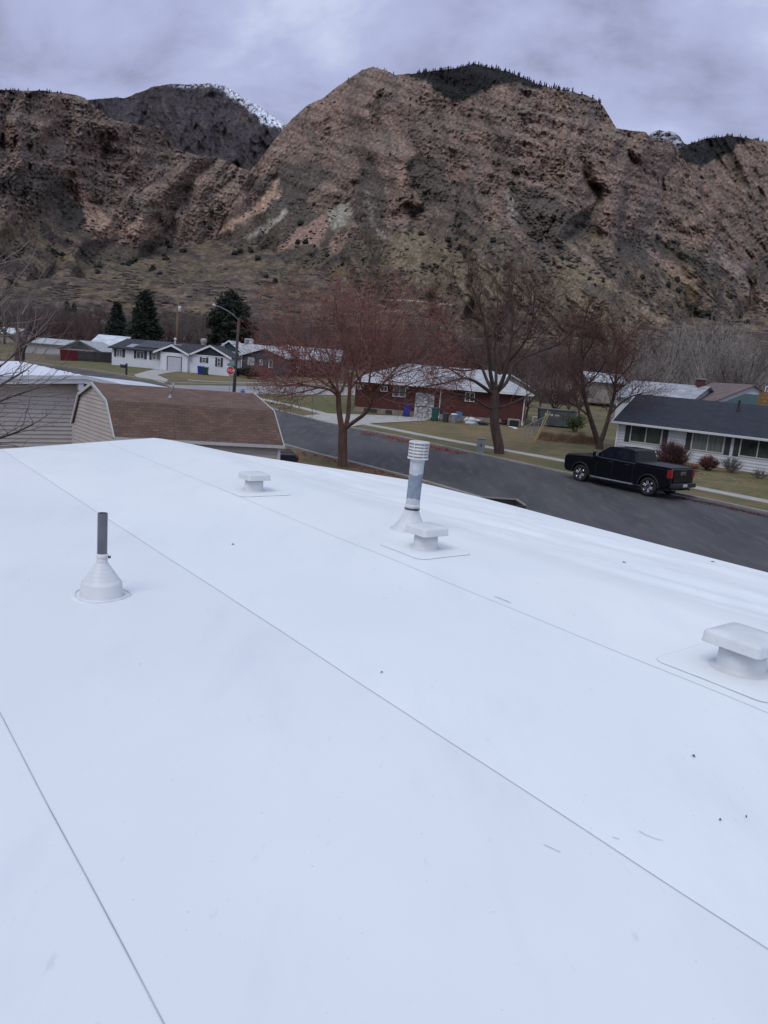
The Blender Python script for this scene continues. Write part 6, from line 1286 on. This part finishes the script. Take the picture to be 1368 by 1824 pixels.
class Tree:
    def __init__(s, seed, rmin=.0022): s.rmin = rmin; s.r = np.random.default_rng(seed); s.thick = []; s.sg = {2: [], 3: [], 4: []}; s.tips = []
    def limb(s, pts, r0, r1, sides=8):
        pts = smoothp([np.array(p, float) for p in pts], 2); n = len(pts); rad = [r0+(r1-r0)*(i/(n-1))**.8 for i in range(n)]; s.thick.append((pts, rad, sides)); return pts, rad
    def grow(s, pts, rad, lev, length, dens, maxlev, up=.12, spread=(32, 62), inside=None, t0=.25):
        """side shoots along a branch"""
        L = sum(np.linalg.norm(b-a) for a, b in zip(pts[:-1], pts[1:])); n = max(1, int(dens[lev]*L*s.r.uniform(.8, 1.2)))
        cum = np.cumsum([0]+[np.linalg.norm(b-a) for a, b in zip(pts[:-1], pts[1:])]); spin = s.r.random()*6.28
        for q in range(n):
            t = t0+(1-t0)*(q+s.r.random())/n; x = t*L; i = min(len(pts)-2, int(np.searchsorted(cum, x)-1)); i = max(i, 0); f_ = (x-cum[i])/(cum[i+1]-cum[i]+1e-9)
            p = pts[i]+(pts[i+1]-pts[i])*f_; r_ = rad[i]+(rad[i+1]-rad[i])*f_; d, u, v = frames(pts[i+1]-pts[i], s.r)
            spin += 2.4+s.r.normal(0, .5); an = math.radians(s.r.uniform(*spread)); nd = d*math.cos(an)+(u*math.cos(spin)+v*math.sin(spin))*math.sin(an); nd[2] += up; nd /= np.linalg.norm(nd)
            ln = length*s.r.uniform(.6, 1.15)*(1.15-.55*t); s.shoot(p, nd, ln, min(r_*.66, .006*2.0**(maxlev-lev)+.003), lev, length, dens, maxlev, up, spread, inside)
        s.shoot(pts[-1], (pts[-1]-pts[-2])/np.linalg.norm(pts[-1]-pts[-2]), length*.8, rad[-1]*.9, lev, length, dens, maxlev, up, spread, inside)
    def shoot(s, p, nd, ln, r0, lev, length, dens, maxlev, up, spread, inside):
        k = 5 if lev <= 1 else (4 if lev == 2 else 3); q = [p]; d = nd.copy(); 
        for j in range(k):
            d = d+s.r.normal(0, .13 if lev < 3 else .17, 3)+np.array([0, 0, up*.35]); d /= np.linalg.norm(d); nx = q[-1]+d*ln/k
            if inside is not None and not inside(nx) and j > 0: break
            q.append(nx)
        if len(q) < 2: return
        r0 = max(r0, s.rmin); r1 = max(r0*.4, s.rmin*.6); rad = [r0+(r1-r0)*i/(len(q)-1) for i in range(len(q))]; key = min(4, max(2, lev+1))
        for a, b, ra, rb in zip(q[:-1], q[1:], rad[:-1], rad[1:]): s.sg[key].append((*a, *b, ra, rb))
        if lev < maxlev: s.grow(q, rad, lev+1, length*.52, dens, maxlev, up, spread, inside, t0=.15)
        else: s.tips += [q[-1], q[len(q)//2]]
    def mesh(s, org, names, parent, mats, leaves=None):
        mb = MB()
        for pts, rad, sd_ in s.thick: mb.tube(pts, rad, sd_)
        ORG[parent.name] = org; tk = mb.build(names[0], mats[0], parent, smooth=True)
        allV, allF, b = [], [], 0
        for key, k in ((2, 5), (3, 3), (4, 3)):
            if not s.sg[key]: continue
            a = np.array(s.sg[key]); V, F = segs_mesh(a[:, :3], a[:, 3:6], a[:, 6], a[:, 7], k); allV.append(V); allF.append(F+b); b += len(V)
        npmesh(names[1], np.concatenate(allV)-org, np.concatenate(allF), mats[1], parent=parent)
        if leaves:
            n, size, m, bias = leaves; tp = np.array(s.tips); i = s.r.integers(0, len(tp), n); c = tp[i]+s.r.normal(0, .06, (n, 3)); c = c[bias(c) > s.r.random(n)] if bias else c; n = len(c)
            u = s.r.normal(0, 1, (n, 3)); u /= np.linalg.norm(u, axis=1)[:, None]; v = np.cross(u, s.r.normal(0, 1, (n, 3))); v /= np.linalg.norm(v, axis=1)[:, None]; sz = size*s.r.uniform(.6, 1.4, (n, 1))
            V = np.stack([c-u*sz, c-v*sz*.6, c+u*sz, c+v*sz*.6], 1).reshape(-1, 3); npmesh('leaves', V-org, np.arange(n*4).reshape(-1, 4), m, parent=parent)
m_bark = mat('dark_bark', (.045, .030, .025), (.085, .055, .044), scale=6, rough=.95, bump=.8, bscale=14, stretch=(1, 1, .3))
m_barkr = mat('red_brown_bark', (.095, .050, .034), (.150, .085, .058), scale=5, rough=.95, bump=.6, bscale=14, stretch=(1, 1, .3))
m_twr = mat('red_twigs', (.155, .068, .056), (.24, .128, .110), scale=1.2, rough=.95, lo=.4, hi=.6)
m_twd = mat('dark_twigs', (.072, .033, .027), (.125, .062, .050), scale=1.2, rough=.95)
m_twg = mat('grey_twigs', (.10, .083, .075), (.165, .14, .128), scale=.6, rough=.95)
m_berry = mat('red_berries', (.21, .038, .022), (.31, .072, .036), scale=3, rough=.7)
m_lfd = mat('maroon_leaves', (.13, .028, .020), (.20, .058, .032), scale=3, rough=.8)
def ell(c, r):
    c = np.array(c); r = np.array(r); return lambda p: (((p-c)/r)**2).sum() < 1
# -- berry tree in the middle
Y = G(610, 831)[1]; c = G(610, 831); T = thing('berry_tree', 'red-berried bare tree with forked trunk in the middle, nearest the roof edge', 'tree', c)
tr = Tree(3, .0085); P = lambda x, y, dy=0: at(x, y, Y+dy); cc = at(632, 622, Y); ins = ell(cc, (5.7, 4.6, 3.95))
b0 = at(612, 762, Y)
tr.limb([c-[0, 0, .3], P(611, 815), P(610, 790), P(611, 765), P(612, 756)], .24, .19, 14)
Ls = [([P(610, 768), P(606, 748), P(603, 722), P(603, 702)], .15, .11, [([P(603, 704, 0), P(596, 690, -.3), P(580, 668, -.8), P(562, 655, -1.2)], .095, .04), ([P(603, 704), P(612, 690, .3), P(618, 668, .6), P(620, 640, .8)], .085, .035), ([P(603, 706), P(600, 680, .5), P(590, 645, .9), P(578, 615, 1.3)], .08, .03), ([P(603, 706), P(586, 692, -.6), P(560, 690, -1.4), P(530, 682, -2)], .07, .03), ([P(598, 695), P(572, 680, .6), P(540, 650, 1.2), P(508, 618, 1.6)], .065, .022), ([P(580, 668, -.8), P(555, 640, -.4), P(532, 600, 0), P(520, 565, .2)], .055, .02), ([P(570, 690, -1), P(530, 700, -.4), P(495, 706, 0)], .045, .016)]),
      ([P(613, 768), P(620, 745, .4), P(622, 715, .7), P(623, 690, .9)], .12, .085, [([P(623, 692, .9), P(628, 660, 1.1), P(640, 625, 1.3), P(655, 585, 1.2)], .08, .03), ([P(623, 692, .9), P(618, 655, 1.3), P(612, 610, 1.7), P(610, 570, 2)], .07, .03), ([P(623, 694, .9), P(640, 672, 1.6), P(668, 650, 2.2), P(690, 625, 2.6)], .07, .03)]),
      ([P(614, 764), P(632, 750, -.3), P(650, 738, -.6), P(660, 722, -.8)], .10, .075, [([P(660, 722, -.8), P(668, 700, -1), P(685, 680, -1.2), P(705, 665, -1.4)], .065, .025), ([P(660, 722, -.8), P(656, 695, -1.1), P(660, 660, -1.5), P(668, 620, -1.8)], .065, .025), ([P(660, 724, -.8), P(684, 706, -.6), P(715, 690, -.3), P(742, 680, 0)], .055, .02), ([P(664, 708, -.8), P(690, 672, -.2), P(722, 640, .3), P(752, 615, .6)], .055, .02), ([P(650, 640, 1.2), P(685, 600, .8), P(715, 560, .5)], .05, .018), ([P(700, 698, -.5), P(740, 700, -.2), P(775, 692, 0)], .04, .015), ([P(660, 722, -.8), P(645, 690, -1.6), P(630, 650, -2.2), P(622, 610, -2.6)], .055, .02)])]
for pts, r0, r1, subs in Ls:
    tr.limb(pts, r0, r1, 10)
    for sp_, a, b in subs: p_, rd_ = tr.limb(sp_, a, b, 8); tr.grow(p_, rd_, 1, 2.9, {1: 2.2, 2: 3.7, 3: 5.8}, 3, up=.06, inside=ins, spread=(30, 70))
tr.mesh(c, ('trunk', 'crown'), T, (m_barkr, m_twr), (20000, .034, m_berry, lambda q: .30+.7*sstep(-.15, .35, fbm(q[:, 0]*.55, q[:, 2]*.55, 3))))
print('berry tips', len(tr.tips))
# -- big open tree in front of the brick house
c = G(890, 808); Y = c[1]; T = thing('spreading_tree', 'tall bare dark tree with spreading limbs in front of the brick house', 'tree', c); tr = Tree(8, .0085); ins = ell(at(888, 615, Y), (6.6, 4.8, 5.0))
tr.limb([c-[0, 0, .3], P(889, 795), P(883, 770), P(880, 745), P(881, 712), P(883, 695)], .33, .24, 14)
subs = [([P(880, 730), P(862, 722, -.4), P(848, 712, -1), P(825, 704, -1.8), P(803, 700, -2.3)], .10, .035), ([P(881, 728), P(905, 722, .4), P(925, 712, .8), P(942, 702, 1.2)], .09, .03),
  ([P(878, 702), P(862, 690, -.5), P(845, 678, -1), P(825, 672, -1.5), P(795, 682, -2), P(760, 688, -2.6)], .13, .035), ([P(880, 700), P(868, 680, .3), P(857, 650, .7), P(835, 625, 1.2), P(800, 600, 1.8)], .14, .03),
  ([P(881, 700), P(873, 665, -.4), P(870, 625, -.8), P(866, 590, -1), P(855, 545, -1.3), P(838, 505, -1.5)], .15, .025), ([P(883, 698), P(884, 660, .8), P(880, 620, 1.3), P(890, 580, 1.6), P(905, 535, 1.8)], .12, .025),
  ([P(884, 700), P(897, 675, -.5), P(905, 640, -.8), P(911, 600, -1), P(914, 560, -1), P(908, 515, -1), P(906, 490, -1)], .16, .022), ([P(885, 699), P(905, 680, .6), P(912, 650, 1.2), P(935, 635, 1.8), P(975, 622, 2.2), P(1010, 600, 2.6)], .13, .028),
  ([P(905, 645), P(928, 620, -1), P(945, 590, -1.4), P(950, 560, -1.6), P(952, 520, -1.8)], .09, .022), ([P(857, 652), P(830, 640, -.6), P(800, 625, -1.4), P(780, 605, -2)], .08, .022), ([P(870, 628), P(880, 590, .6), P(888, 550, .9), P(885, 505, 1.2)], .08, .02),
  ([P(912, 598), P(932, 575, .5), P(945, 540, .9), P(948, 500, 1.2)], .07, .02), ([P(855, 655), P(828, 662, 1), P(790, 655, 2), P(762, 640, 3)], .07, .02), ([P(930, 636, 1.8), P(960, 600, 2.4), P(985, 570, 3)], .07, .02), ([P(975, 622, 2.2), P(1000, 612, 1.6), P(1025, 585, 1)], .05, .018), ([P(825, 622, 1.2), P(795, 585, .6), P(778, 555, 0)], .06, .018), ([P(848, 560, -1.3), P(822, 530, -.6), P(800, 515, 0)], .05, .016), ([P(952, 560, -1.6), P(980, 530, -.6), P(992, 510, 0)], .05, .016), ([P(825, 672, -1.5), P(790, 650, -1), P(765, 620, -.4)], .06, .018)]
for sp_, a, b in subs: p_, rd_ = tr.limb(sp_, a, b, 8); tr.grow(p_, rd_, 1, 2.3, {1: 1.7, 2: 3.0, 3: 4.4}, 3, up=.16, inside=ins, spread=(25, 52))
tr.mesh(c, ('trunk', 'crown'), T, (m_bark, m_twd), (5200, .034, m_lfd, lambda q: sstep(-.1, .3, fbm(q[:, 0]*.5, q[:, 2]*.5, 3))))
# -- forked tree by the pickup
c = G(1068, 800); Y = c[1]; T = thing('forked_tree', 'bare maroon tree with a V-forked trunk behind the pickup', 'tree', c); tr = Tree(12, .0085); ins = ell(at(1072, 655, Y), (5.2, 4.2, 4.9))
tr.limb([c-[0, 0, .3], P(1068, 795), P(1066, 780)], .30, .25, 12)
subs = [([P(1066, 790), P(1058, 765, -.3), P(1050, 740, -.5), P(1040, 705, -.8), P(1036, 660, -1), P(1035, 612, -1.2), P(1040, 575, -1.2), P(1048, 545, -1.2)], .22, .035), ([P(1069, 790), P(1078, 765, .3), P(1085, 740, .6), P(1095, 700, 1), P(1098, 660, 1.2), P(1100, 620, 1.4), P(1130, 590, 1.6)], .20, .03),
  ([P(1050, 742, -.5), P(1030, 725, -1), P(1005, 712, -1.6), P(985, 715, -2)], .09, .025), ([P(1086, 738, .6), P(1105, 718, .2), P(1125, 705, 0), P(1148, 700, -.3)], .09, .025), ([P(1036, 640, -1), P(1058, 610, -1.5), P(1066, 575, -1.8)], .09, .022),
  ([P(1040, 700, -.8), P(1020, 670, 0), P(1012, 635, .6), P(1018, 600, 1)], .09, .022), ([P(1096, 690, 1), P(1080, 655, 1.6), P(1072, 620, 2)], .08, .02), ([P(1038, 690, -.8), P(1062, 670, -1.6), P(1080, 640, -2.2)], .08, .02), ([P(1097, 680, 1), P(1120, 655, .4), P(1135, 630, 0)], .07, .02)]
for sp_, a, b in subs: p_, rd_ = tr.limb(sp_, a, b, 8); tr.grow(p_, rd_, 1, 2.1, {1: 3.1, 2: 4.6, 3: 6.4}, 3, up=.12, inside=ins)
tr.mesh(c, ('trunk', 'crown'), T, (m_bark, m_twd), (9000, .042, m_lfd, lambda q: .3+.7*sstep(-.1, .3, fbm(q[:, 0]*.5, q[:, 2]*.5, 3))))
# -- near tree whose branches reach in at the left edge
Y = 13.0; c = np.array([-9.6, 12.0, gz(12)]); T = thing('overhanging_tree', 'near bare tree reaching pale twigs in from the left edge over the white roof', 'tree', c); tr = Tree(21)
ins = lambda p: (p[0]/p[1] < -.402) and (p[2]-EYE)/p[1] < .13
tr.limb([c-[0, 0, .2], c+[0, 0, 1.2], c+[.05, 0, 2.2]], .16, .13, 12); f0 = c+[.05, 0, 2.1]
for sp_ in ([f0, P(-160, 760), P(-60, 740), P(10, 710, .3), P(70, 690, .6)], [f0, P(-150, 700), P(-60, 690, .5), P(0, 655, .8), P(60, 600, 1)], [f0, P(-160, 660, -1), P(-90, 620, -1), P(-20, 560, -1), P(22, 510, -1)], [f0, P(-120, 790, -.6), P(-40, 790, -.8), P(20, 775, -1), P(60, 755, -1.2)], [f0, P(-140, 720, 1), P(-70, 640, 1.4), P(-10, 600, 1.8), P(40, 560, 2.2)], [f0, P(-170, 640, .6), P(-110, 560, .6), P(-40, 500, .7), P(5, 465, .8)], [f0, P(-150, 740, -1.2), P(-70, 720, -1.6), P(-5, 690, -2), P(45, 660, -2.2)]):
    p_, rd_ = tr.limb(sp_, .036, .010, 7); tr.grow(p_, rd_, 1, 1.15, {1: 3.6, 2: 4.2, 3: 4.0}, 2, up=.13, inside=ins, spread=(18, 42))
tr.mesh(c, ('trunk', 'crown'), T, (m_bark, mat('pale_twigs', (.12, .095, .085), (.22, .185, .165), scale=1.5, rough=.9)), (350, .014, m_bark, None))
# -- thick trunk tree at far left
c = G(36, 655); Y = c[1];  T = thing('thick_trunked_tree', 'pruned tree with thick dark trunk in front of the pale house at far left', 'tree', c); tr = Tree(31, .02)
tr.limb([c-[0, 0, .3], P(35, 640), P(36, 622), P(42, 612)], .62, .45, 12)
for sp_ in ([P(40, 614), P(55, 604), P(68, 598), P(80, 588)], [P(38, 616), P(34, 600), P(30, 585), P(22, 565)], [P(42, 610), P(48, 590, 1), P(50, 570, 1.5), P(56, 545, 2)], [P(40, 612), P(20, 600, 1), P(5, 590, 2), P(-8, 575, 2)]):
    p_, rd_ = tr.limb(sp_, .34, .10, 8); tr.grow(p_, rd_, 1, 3.0, {1: 1.1, 2: 1.6, 3: 2.4}, 3, up=.2)
tr.mesh(c, ('trunk', 'crown'), T, (m_bark, m_twg))
# -- background bare trees: a few kinds, repeated
def generic(seed, h, spreadk, m1, m2, lv=3, dens=None, lab='', up=.16, limbs=7):
    T = thing('bare_tree', lab, 'tree', (0, 0, 0), 'bare trees behind the houses'); tr = Tree(seed, h*.0021); r = tr.r; z0 = h*r.uniform(.16, .24)
    tr.limb([(0, 0, -.6), (0, 0, z0*.6), (r.normal(0, .15), r.normal(0, .15), z0)], h*.024, h*.018, 8); f0 = np.array([0, 0, z0*.92])
    for k in range(limbs):
        a = 6.283*k/limbs+r.normal(0, .3); s = spreadk*h*r.uniform(.55, 1.1)*(.3 if k == 0 else 1); z1 = h*r.uniform(.72, .95)
        pts = [f0, f0+[math.cos(a)*s*.3, math.sin(a)*s*.3, (z1-z0)*.28], f0+[math.cos(a)*s*.7, math.sin(a)*s*.7, (z1-z0)*.62], f0+[math.cos(a)*s, math.sin(a)*s, (z1-z0)*.88]]
        pts = [pts[0]]+[p+r.normal(0, h*.015, 3) for p in pts[1:]]; p_, rd_ = tr.limb(pts, h*.0125, h*.003, 6); tr.grow(p_, rd_, 1, h*.24, dens or {1: 13/h, 2: 20/h, 3: 30/h}, lv, up=up, inside=None)
    tr.mesh(np.zeros(3), ('trunk', 'crown'), T, (m1, m2)); return T
m_twgl = mat('pale_grey_twigs', (.23, .205, .185), (.33, .30, .27), scale=.4, rough=.95); m_twm = mat('maroon_twigs', (.070, .034, .032), (.11, .055, .050), scale=.4, rough=.95); m_twb = mat('brown_twigs', (.095, .070, .060), (.155, .122, .105), scale=.4, rough=.95)
# twigs of far trees are seen as haze: slightly stouter wood keeps them visible
kinds = [generic(101, 9, .42, m_bark, m_twb, lab='grey-brown bare tree among those behind the houses'), generic(102, 10, .38, m_twgl, m_twgl, lab='pale grey bare tree among those behind the houses'), generic(103, 8, .45, m_bark, m_twm, lab='maroon twigged bare tree among those behind the houses'), generic(104, 11, .35, m_bark, m_twg, lab='grey bare tree among those behind the houses')]
spots = []; rt = np.random.default_rng(55)
def band(x0, x1, n, Y0, Y1, kk, smin=.8, smax=1.25, where=''):
    for i in range(n):
        x = x0+(x1-x0)*(i+rt.random())/n; Yb = rt.uniform(Y0, Y1); p = at(x, 600, Yb); z = gz(p[1]) if p[1] < 170 else float(zF(np.array([p[0]]), np.array([p[1]]))[0]); spots.append((p[0], p[1], z, int(rt.choice(kk)), rt.uniform(smin, smax), where))
band(-60, 260, 17, 150, 215, [0, 3, 3, 2], .75, 1.05, 'far behind the beige house at the left'); band(70, 135, 4, 138, 150, [2], .8, 1.0, 'just behind the beige house at the left'); band(270, 380, 7, 150, 210, [0, 2, 3], .7, .95, 'behind the white house with solar panels'); band(430, 700, 18, 140, 210, [0, 2, 3], .7, 1.0, 'far behind the berry tree'); band(440, 560, 6, 132, 140, [2, 0], .6, .8, 'right behind the blue house')
band(700, 900, 16, 110, 200, [0, 3, 2], .7, 1.0, 'behind the brick house'); band(900, 1090, 16, 115, 200, [0, 3, 2], .75, 1.05, 'in the distance behind the forked tree'); band(1090, 1200, 9, 98, 150, [0, 3, 1], .75, .95, 'behind the pale grey roofed house'); band(1175, 1420, 13, 92, 145, [1, 1, 3, 1], .95, 1.3, 'behind the houses at the right edge'); band(945, 1060, 6, 74, 88, [0, 2, 3], .42, .62, 'close behind the grey-green skip'); band(1130, 1400, 6, 84, 92, [1, 3], .6, .75, 'close behind the grey siding house')
used = [False]*4; KN = ['grey-brown', 'pale grey', 'maroon-twigged', 'grey']
for x, y, z, k, s, wh in spots:
    o = kinds[k]
    if not used[k]: used[k] = True; o.location = (x, y, z); o.scale = (s,)*3; o.rotation_euler = (0, 0, rt.random()*6.28)
    else: o = copy_tree(o, (x, y, z), rt.random()*6.28, s)
    o['label'] = KN[k]+' bare tree '+wh; o['group'] = KN[k]+' bare trees '+wh
# distant bare woodland band as one mass
r = np.random.default_rng(9); n = 5200; yy = r.uniform(185, 330, n); xx = (r.random(n)*2-1)*yy*.68; k_ = fbm(xx/25, yy/30, 3) > r.normal(-.05, .1, n); xx, yy = xx[k_], yy[k_]; zz_ = zF(xx, yy); n = len(xx)
h = r.uniform(2.2, 5.5, n); P0s, P1s, R0s = [], [], []
for q in range(26):
    a = r.random(n)*6.28; st = r.uniform(.0, .55, n); ln = r.uniform(.35, .7, n)*h; sp2 = r.uniform(.1, .55, n); b0_ = np.stack([xx+np.cos(a)*sp2*h*st*.7, yy+np.sin(a)*sp2*h*st*.7, zz_+h*st*.9], -1); e_ = b0_+np.stack([np.cos(a)*sp2*ln, np.sin(a)*sp2*ln, ln*.9], -1); P0s.append(b0_); P1s.append(e_); R0s.append(np.full(n, .05))
V, F = segs_mesh(np.concatenate(P0s), np.concatenate(P1s), np.concatenate(R0s), np.concatenate(R0s)*.3, 3)
tag(npmesh('woodland', V, F, mat('woodland_twigs', (.085, .055, .045), (.14, .098, .080), scale=.03, rough=.95)), 'leafless grey-brown woodland at the foot of the hills beyond the houses', 'woodland', kind='stuff')
# -- conifers
m_fir = mat('fir_needles', (.010, .016, .010), (.026, .036, .020), scale=1.0, rough=.9)
def conifer(name, label, px, ybase, ytop, wpx_, Yd, seed, shape='cone', nb=2600):
    p = at(px, ybase, Yd); p[2] = gz(Yd) if Yd < 170 else p[2]; top = at(px, ytop, Yd)[2]; H = top-p[2]; W = wpx_*Yd/FPX/2; T = thing(name, label, 'tree', p); r = np.random.default_rng(seed)
    mb = MB(FrT(p, (1, 0, 0), (0, 1, 0), (0, 0, 1))); mb.tube([(0, 0, -.3), (0, 0, H*.5), (0, 0, H*.96)], [W*.09+.08, W*.05+.05, .03], 8); mb.build('trunk', m_bark, T)
    nbr = 130; PS = []; 
    for k in range(nbr):
        t = (k+.5)/nbr; z = H*(.10+.88*t); w_ = W*((1-t)**.75*1.0+.04 if shape == 'cone' else (math.sin(math.pi*min(1, (t*.85+.15)))**.55))*r.uniform(.62, 1.12); a = k*2.4+r.normal(0, .3); m = max(4, int(nb/nbr*(.4+w_/W)))
        f_ = r.uniform(.15, 1, m)**.7; PS.append(np.stack([np.cos(a)*w_*f_+r.normal(0, .10*W, m), np.sin(a)*w_*f_+r.normal(0, .10*W, m), z+H*.03*(1-f_)-.02*H*f_+r.normal(0, .018*H, m)], -1))
    C = np.concatenate(PS); n = len(C); sz = r.uniform(.10, .22, (n, 1))*max(1, H/9)
    Vs, n4 = [], 4
    for q in range(3):
        u = r.normal(0, 1, (n, 3)); u[:, 2] *= .5; u /= np.linalg.norm(u, axis=1)[:, None]; v = np.cross(u, r.normal(0, 1, (n, 3))); v /= np.linalg.norm(v, axis=1)[:, None]; cq = C+r.normal(0, .1, (n, 3))
        Vs.append(np.stack([cq-u*sz*1.5, cq-v*sz*.5, cq+u*sz*1.5, cq+v*sz*.5], 1).reshape(-1, 3))
    V = np.concatenate(Vs); npmesh('crown', V, np.arange(len(V)).reshape(-1, 4), m_fir, parent=T); return T
conifer('fir_tree', 'broad dark green fir behind the solar-panelled roof', 257, 612, 519, 76, 135, 1, nb=6800)
conifer('fir_tree', 'slim dark green fir left of the broad fir', 207, 600, 537, 48, 140, 2, nb=3600)
conifer('pine_tree', 'rounded dark pine behind the street light arm', 408, 612, 520, 84, 132, 3, 'round', nb=5600)
conifer('fir_tree', 'tiny dark conifer among the bare trees left of the slim fir', 119, 555, 537, 12, 215, 4, nb=700)
conifer('fir_tree', 'tiny dark conifer right beside the other tiny one at the left', 132, 556, 541, 10, 215, 5, nb=600)
# -- shrubs
def shrub(name, label, px, py, w_, h, m, seed, n=900, leaf=None, stems=26):
    c = G(px, py); T = thing(name, label, 'shrub', c); r = np.random.default_rng(seed); S = []; tips = []
    for k in range(stems):
        a = r.random()*6.28; q = r.random()**.5; e_ = c+np.array([math.cos(a)*w_/2*q*.8, math.sin(a)*w_/2*q*.8, h*math.sqrt(max(.1, 1-q*q*.8))*.7]); b = c+np.array([math.cos(a)*.1, math.sin(a)*.1, 0]); S.append((*b, *e_, .016, .008)); tips.append((b, e_))
    for k in range(n):
        b, e_ = tips[r.integers(len(tips))]; t = r.uniform(.3, 1); p = b+(e_-b)*t; d = (e_-c)+r.normal(0, .55, 3); d[2] = abs(d[2])*.8+.15; d /= np.linalg.norm(d); ln = h*r.uniform(.12, .32); e2 = p+d*ln; S.append((*p, *e2, .007, .003))
    a = np.array(S); V, F = segs_mesh(a[:, :3], a[:, 3:6], a[:, 6], a[:, 7], 3); npmesh('stems', V-c, F, m, parent=T)
    if leaf:
        nl, lm, ls = leaf; i = r.integers(stems, len(a), nl); cc = a[i, 3:6]-c+r.normal(0, .04, (nl, 3)); u = r.normal(0, 1, (nl, 3)); u /= np.linalg.norm(u, axis=1)[:, None]; v = np.cross(u, r.normal(0, 1, (nl, 3))); v /= np.linalg.norm(v, axis=1)[:, None]
        npmesh('leaves', np.stack([cc-u*ls, cc-v*ls*.6, cc+u*ls, cc+v*ls*.6], 1).reshape(-1, 3), np.arange(nl*4).reshape(-1, 4), lm, parent=T)
m_shr = mat('maroon_stems', (.045, .025, .026), (.085, .05, .05), scale=2, rough=.95)
shrub('round_shrub', 'large round bare maroon shrub behind the pickup bed', 1193, 838, 2.5, 2.0, m_shr, 1, 3600, (1500, m_lfd, .03), 60)
shrub('round_shrub', 'smaller clipped round maroon shrub under the middle window', 1261, 838, 1.25, 1.05, m_shr, 2, 1900, (1600, m_lfd, .03), 30)
shrub('thin_shrub', 'sparse leggy shrub left of the rightmost window', 1301, 842, 1.5, 1.2, m_twg, 3, 700, None, 20)
shrub('low_shrub', 'low reddish leafy plants along the foot of the grey siding house', 1226, 838, 1.6, .5, m_twr, 4, 700, (900, m_berry, .03), 20)
shrub('thin_shrub', 'pale scrawny shrub at the right edge under the window', 1352, 852, 1.3, .7, m_twg, 5, 400, None, 14)
shrub('evergreen_shrub', 'dark green evergreen shrub beneath the blue house gable', 443, 674, 3.4, 1.7, m_fir, 6, 900, (2600, m_fir, .10), 30)
shrub('evergreen_shrub', 'small dark evergreen shrub right behind the stop sign', 425, 670, 2.2, 1.2, m_fir, 7, 600, (1500, m_fir, .09), 20)
shrub('green_shrub', 'green leafy shrub between the skip and the forked tree', 1024, 770, 1.9, 1.7, m_lawn, 8, 800, (1500, mat('shrub_green', (.04, .07, .02), (.07, .10, .035)), .06), 26)
shrub('red_shrub', 'rusty red shrub left of the grey cottage', 470, 676, 3.0, 1.8, m_twr, 9, 900, (1500, m_berry, .08), 26)
# dry hedge bank behind the right lawn
r = np.random.default_rng(4); a0 = G(962, 783); b0_ = G(1062, 792); n = 5200; t = r.random(n); cc = a0+(b0_-a0)*t[:, None]; off = r.normal(0, .32, n); hh = (.75-.5*np.abs(off))*r.uniform(.3, 1.15, n)*(.75+.8*fbm(t*9, t*0, 3)); P0_ = cc+np.stack([off*.3, off*1.0+.3, np.zeros(n)], -1); P0_[:, 2] = gz(P0_[:, 1]); P1_ = P0_+np.stack([r.normal(0, .2, n), r.normal(-.05, .2, n), np.clip(hh, .15, 1)], -1)
V, F = segs_mesh(P0_, P1_, np.full(n, .018), np.full(n, .007), 3); tag(npmesh('dry_hedge', V-a0, F, mat('straw', (.24, .155, .095), (.36, .25, .165), scale=1.5, rough=.95), loc=a0), 'low tangled bank of dry brown brush along the back of the lawn', 'hedge')
litter('fallen_leaves', 'red fallen leaves gathered in the gutter left of the utility pedestal', [(655, 771), (700, 778), (760, 792), (837, 808)], .55, 2600, m_berry, 1, .045, .15)
litter('fallen_leaves', 'dark red leaves lining the kerb behind the pickup', [(1210, 884), (1290, 900), (1368, 918), (1450, 936)], .28, 1700, mat('dark_red_litter', (.075, .016, .018), (.11, .03, .028), scale=3), 2, .04, .2)
litter('fallen_leaves', 'pale leaves scattered over the grass beside the grey siding house', [(960, 800), (1080, 825), (1200, 850), (1368, 885)], 2.2, 500, mat('pale_litter', (.30, .26, .18)), 3, .04, -4.5)
litter('fallen_leaves', 'brown leaves on the verge under the berry tree', [(540, 806), (600, 822), (660, 838), (740, 856)], .8, 1800, m_lfd, 4, .045, -.8)
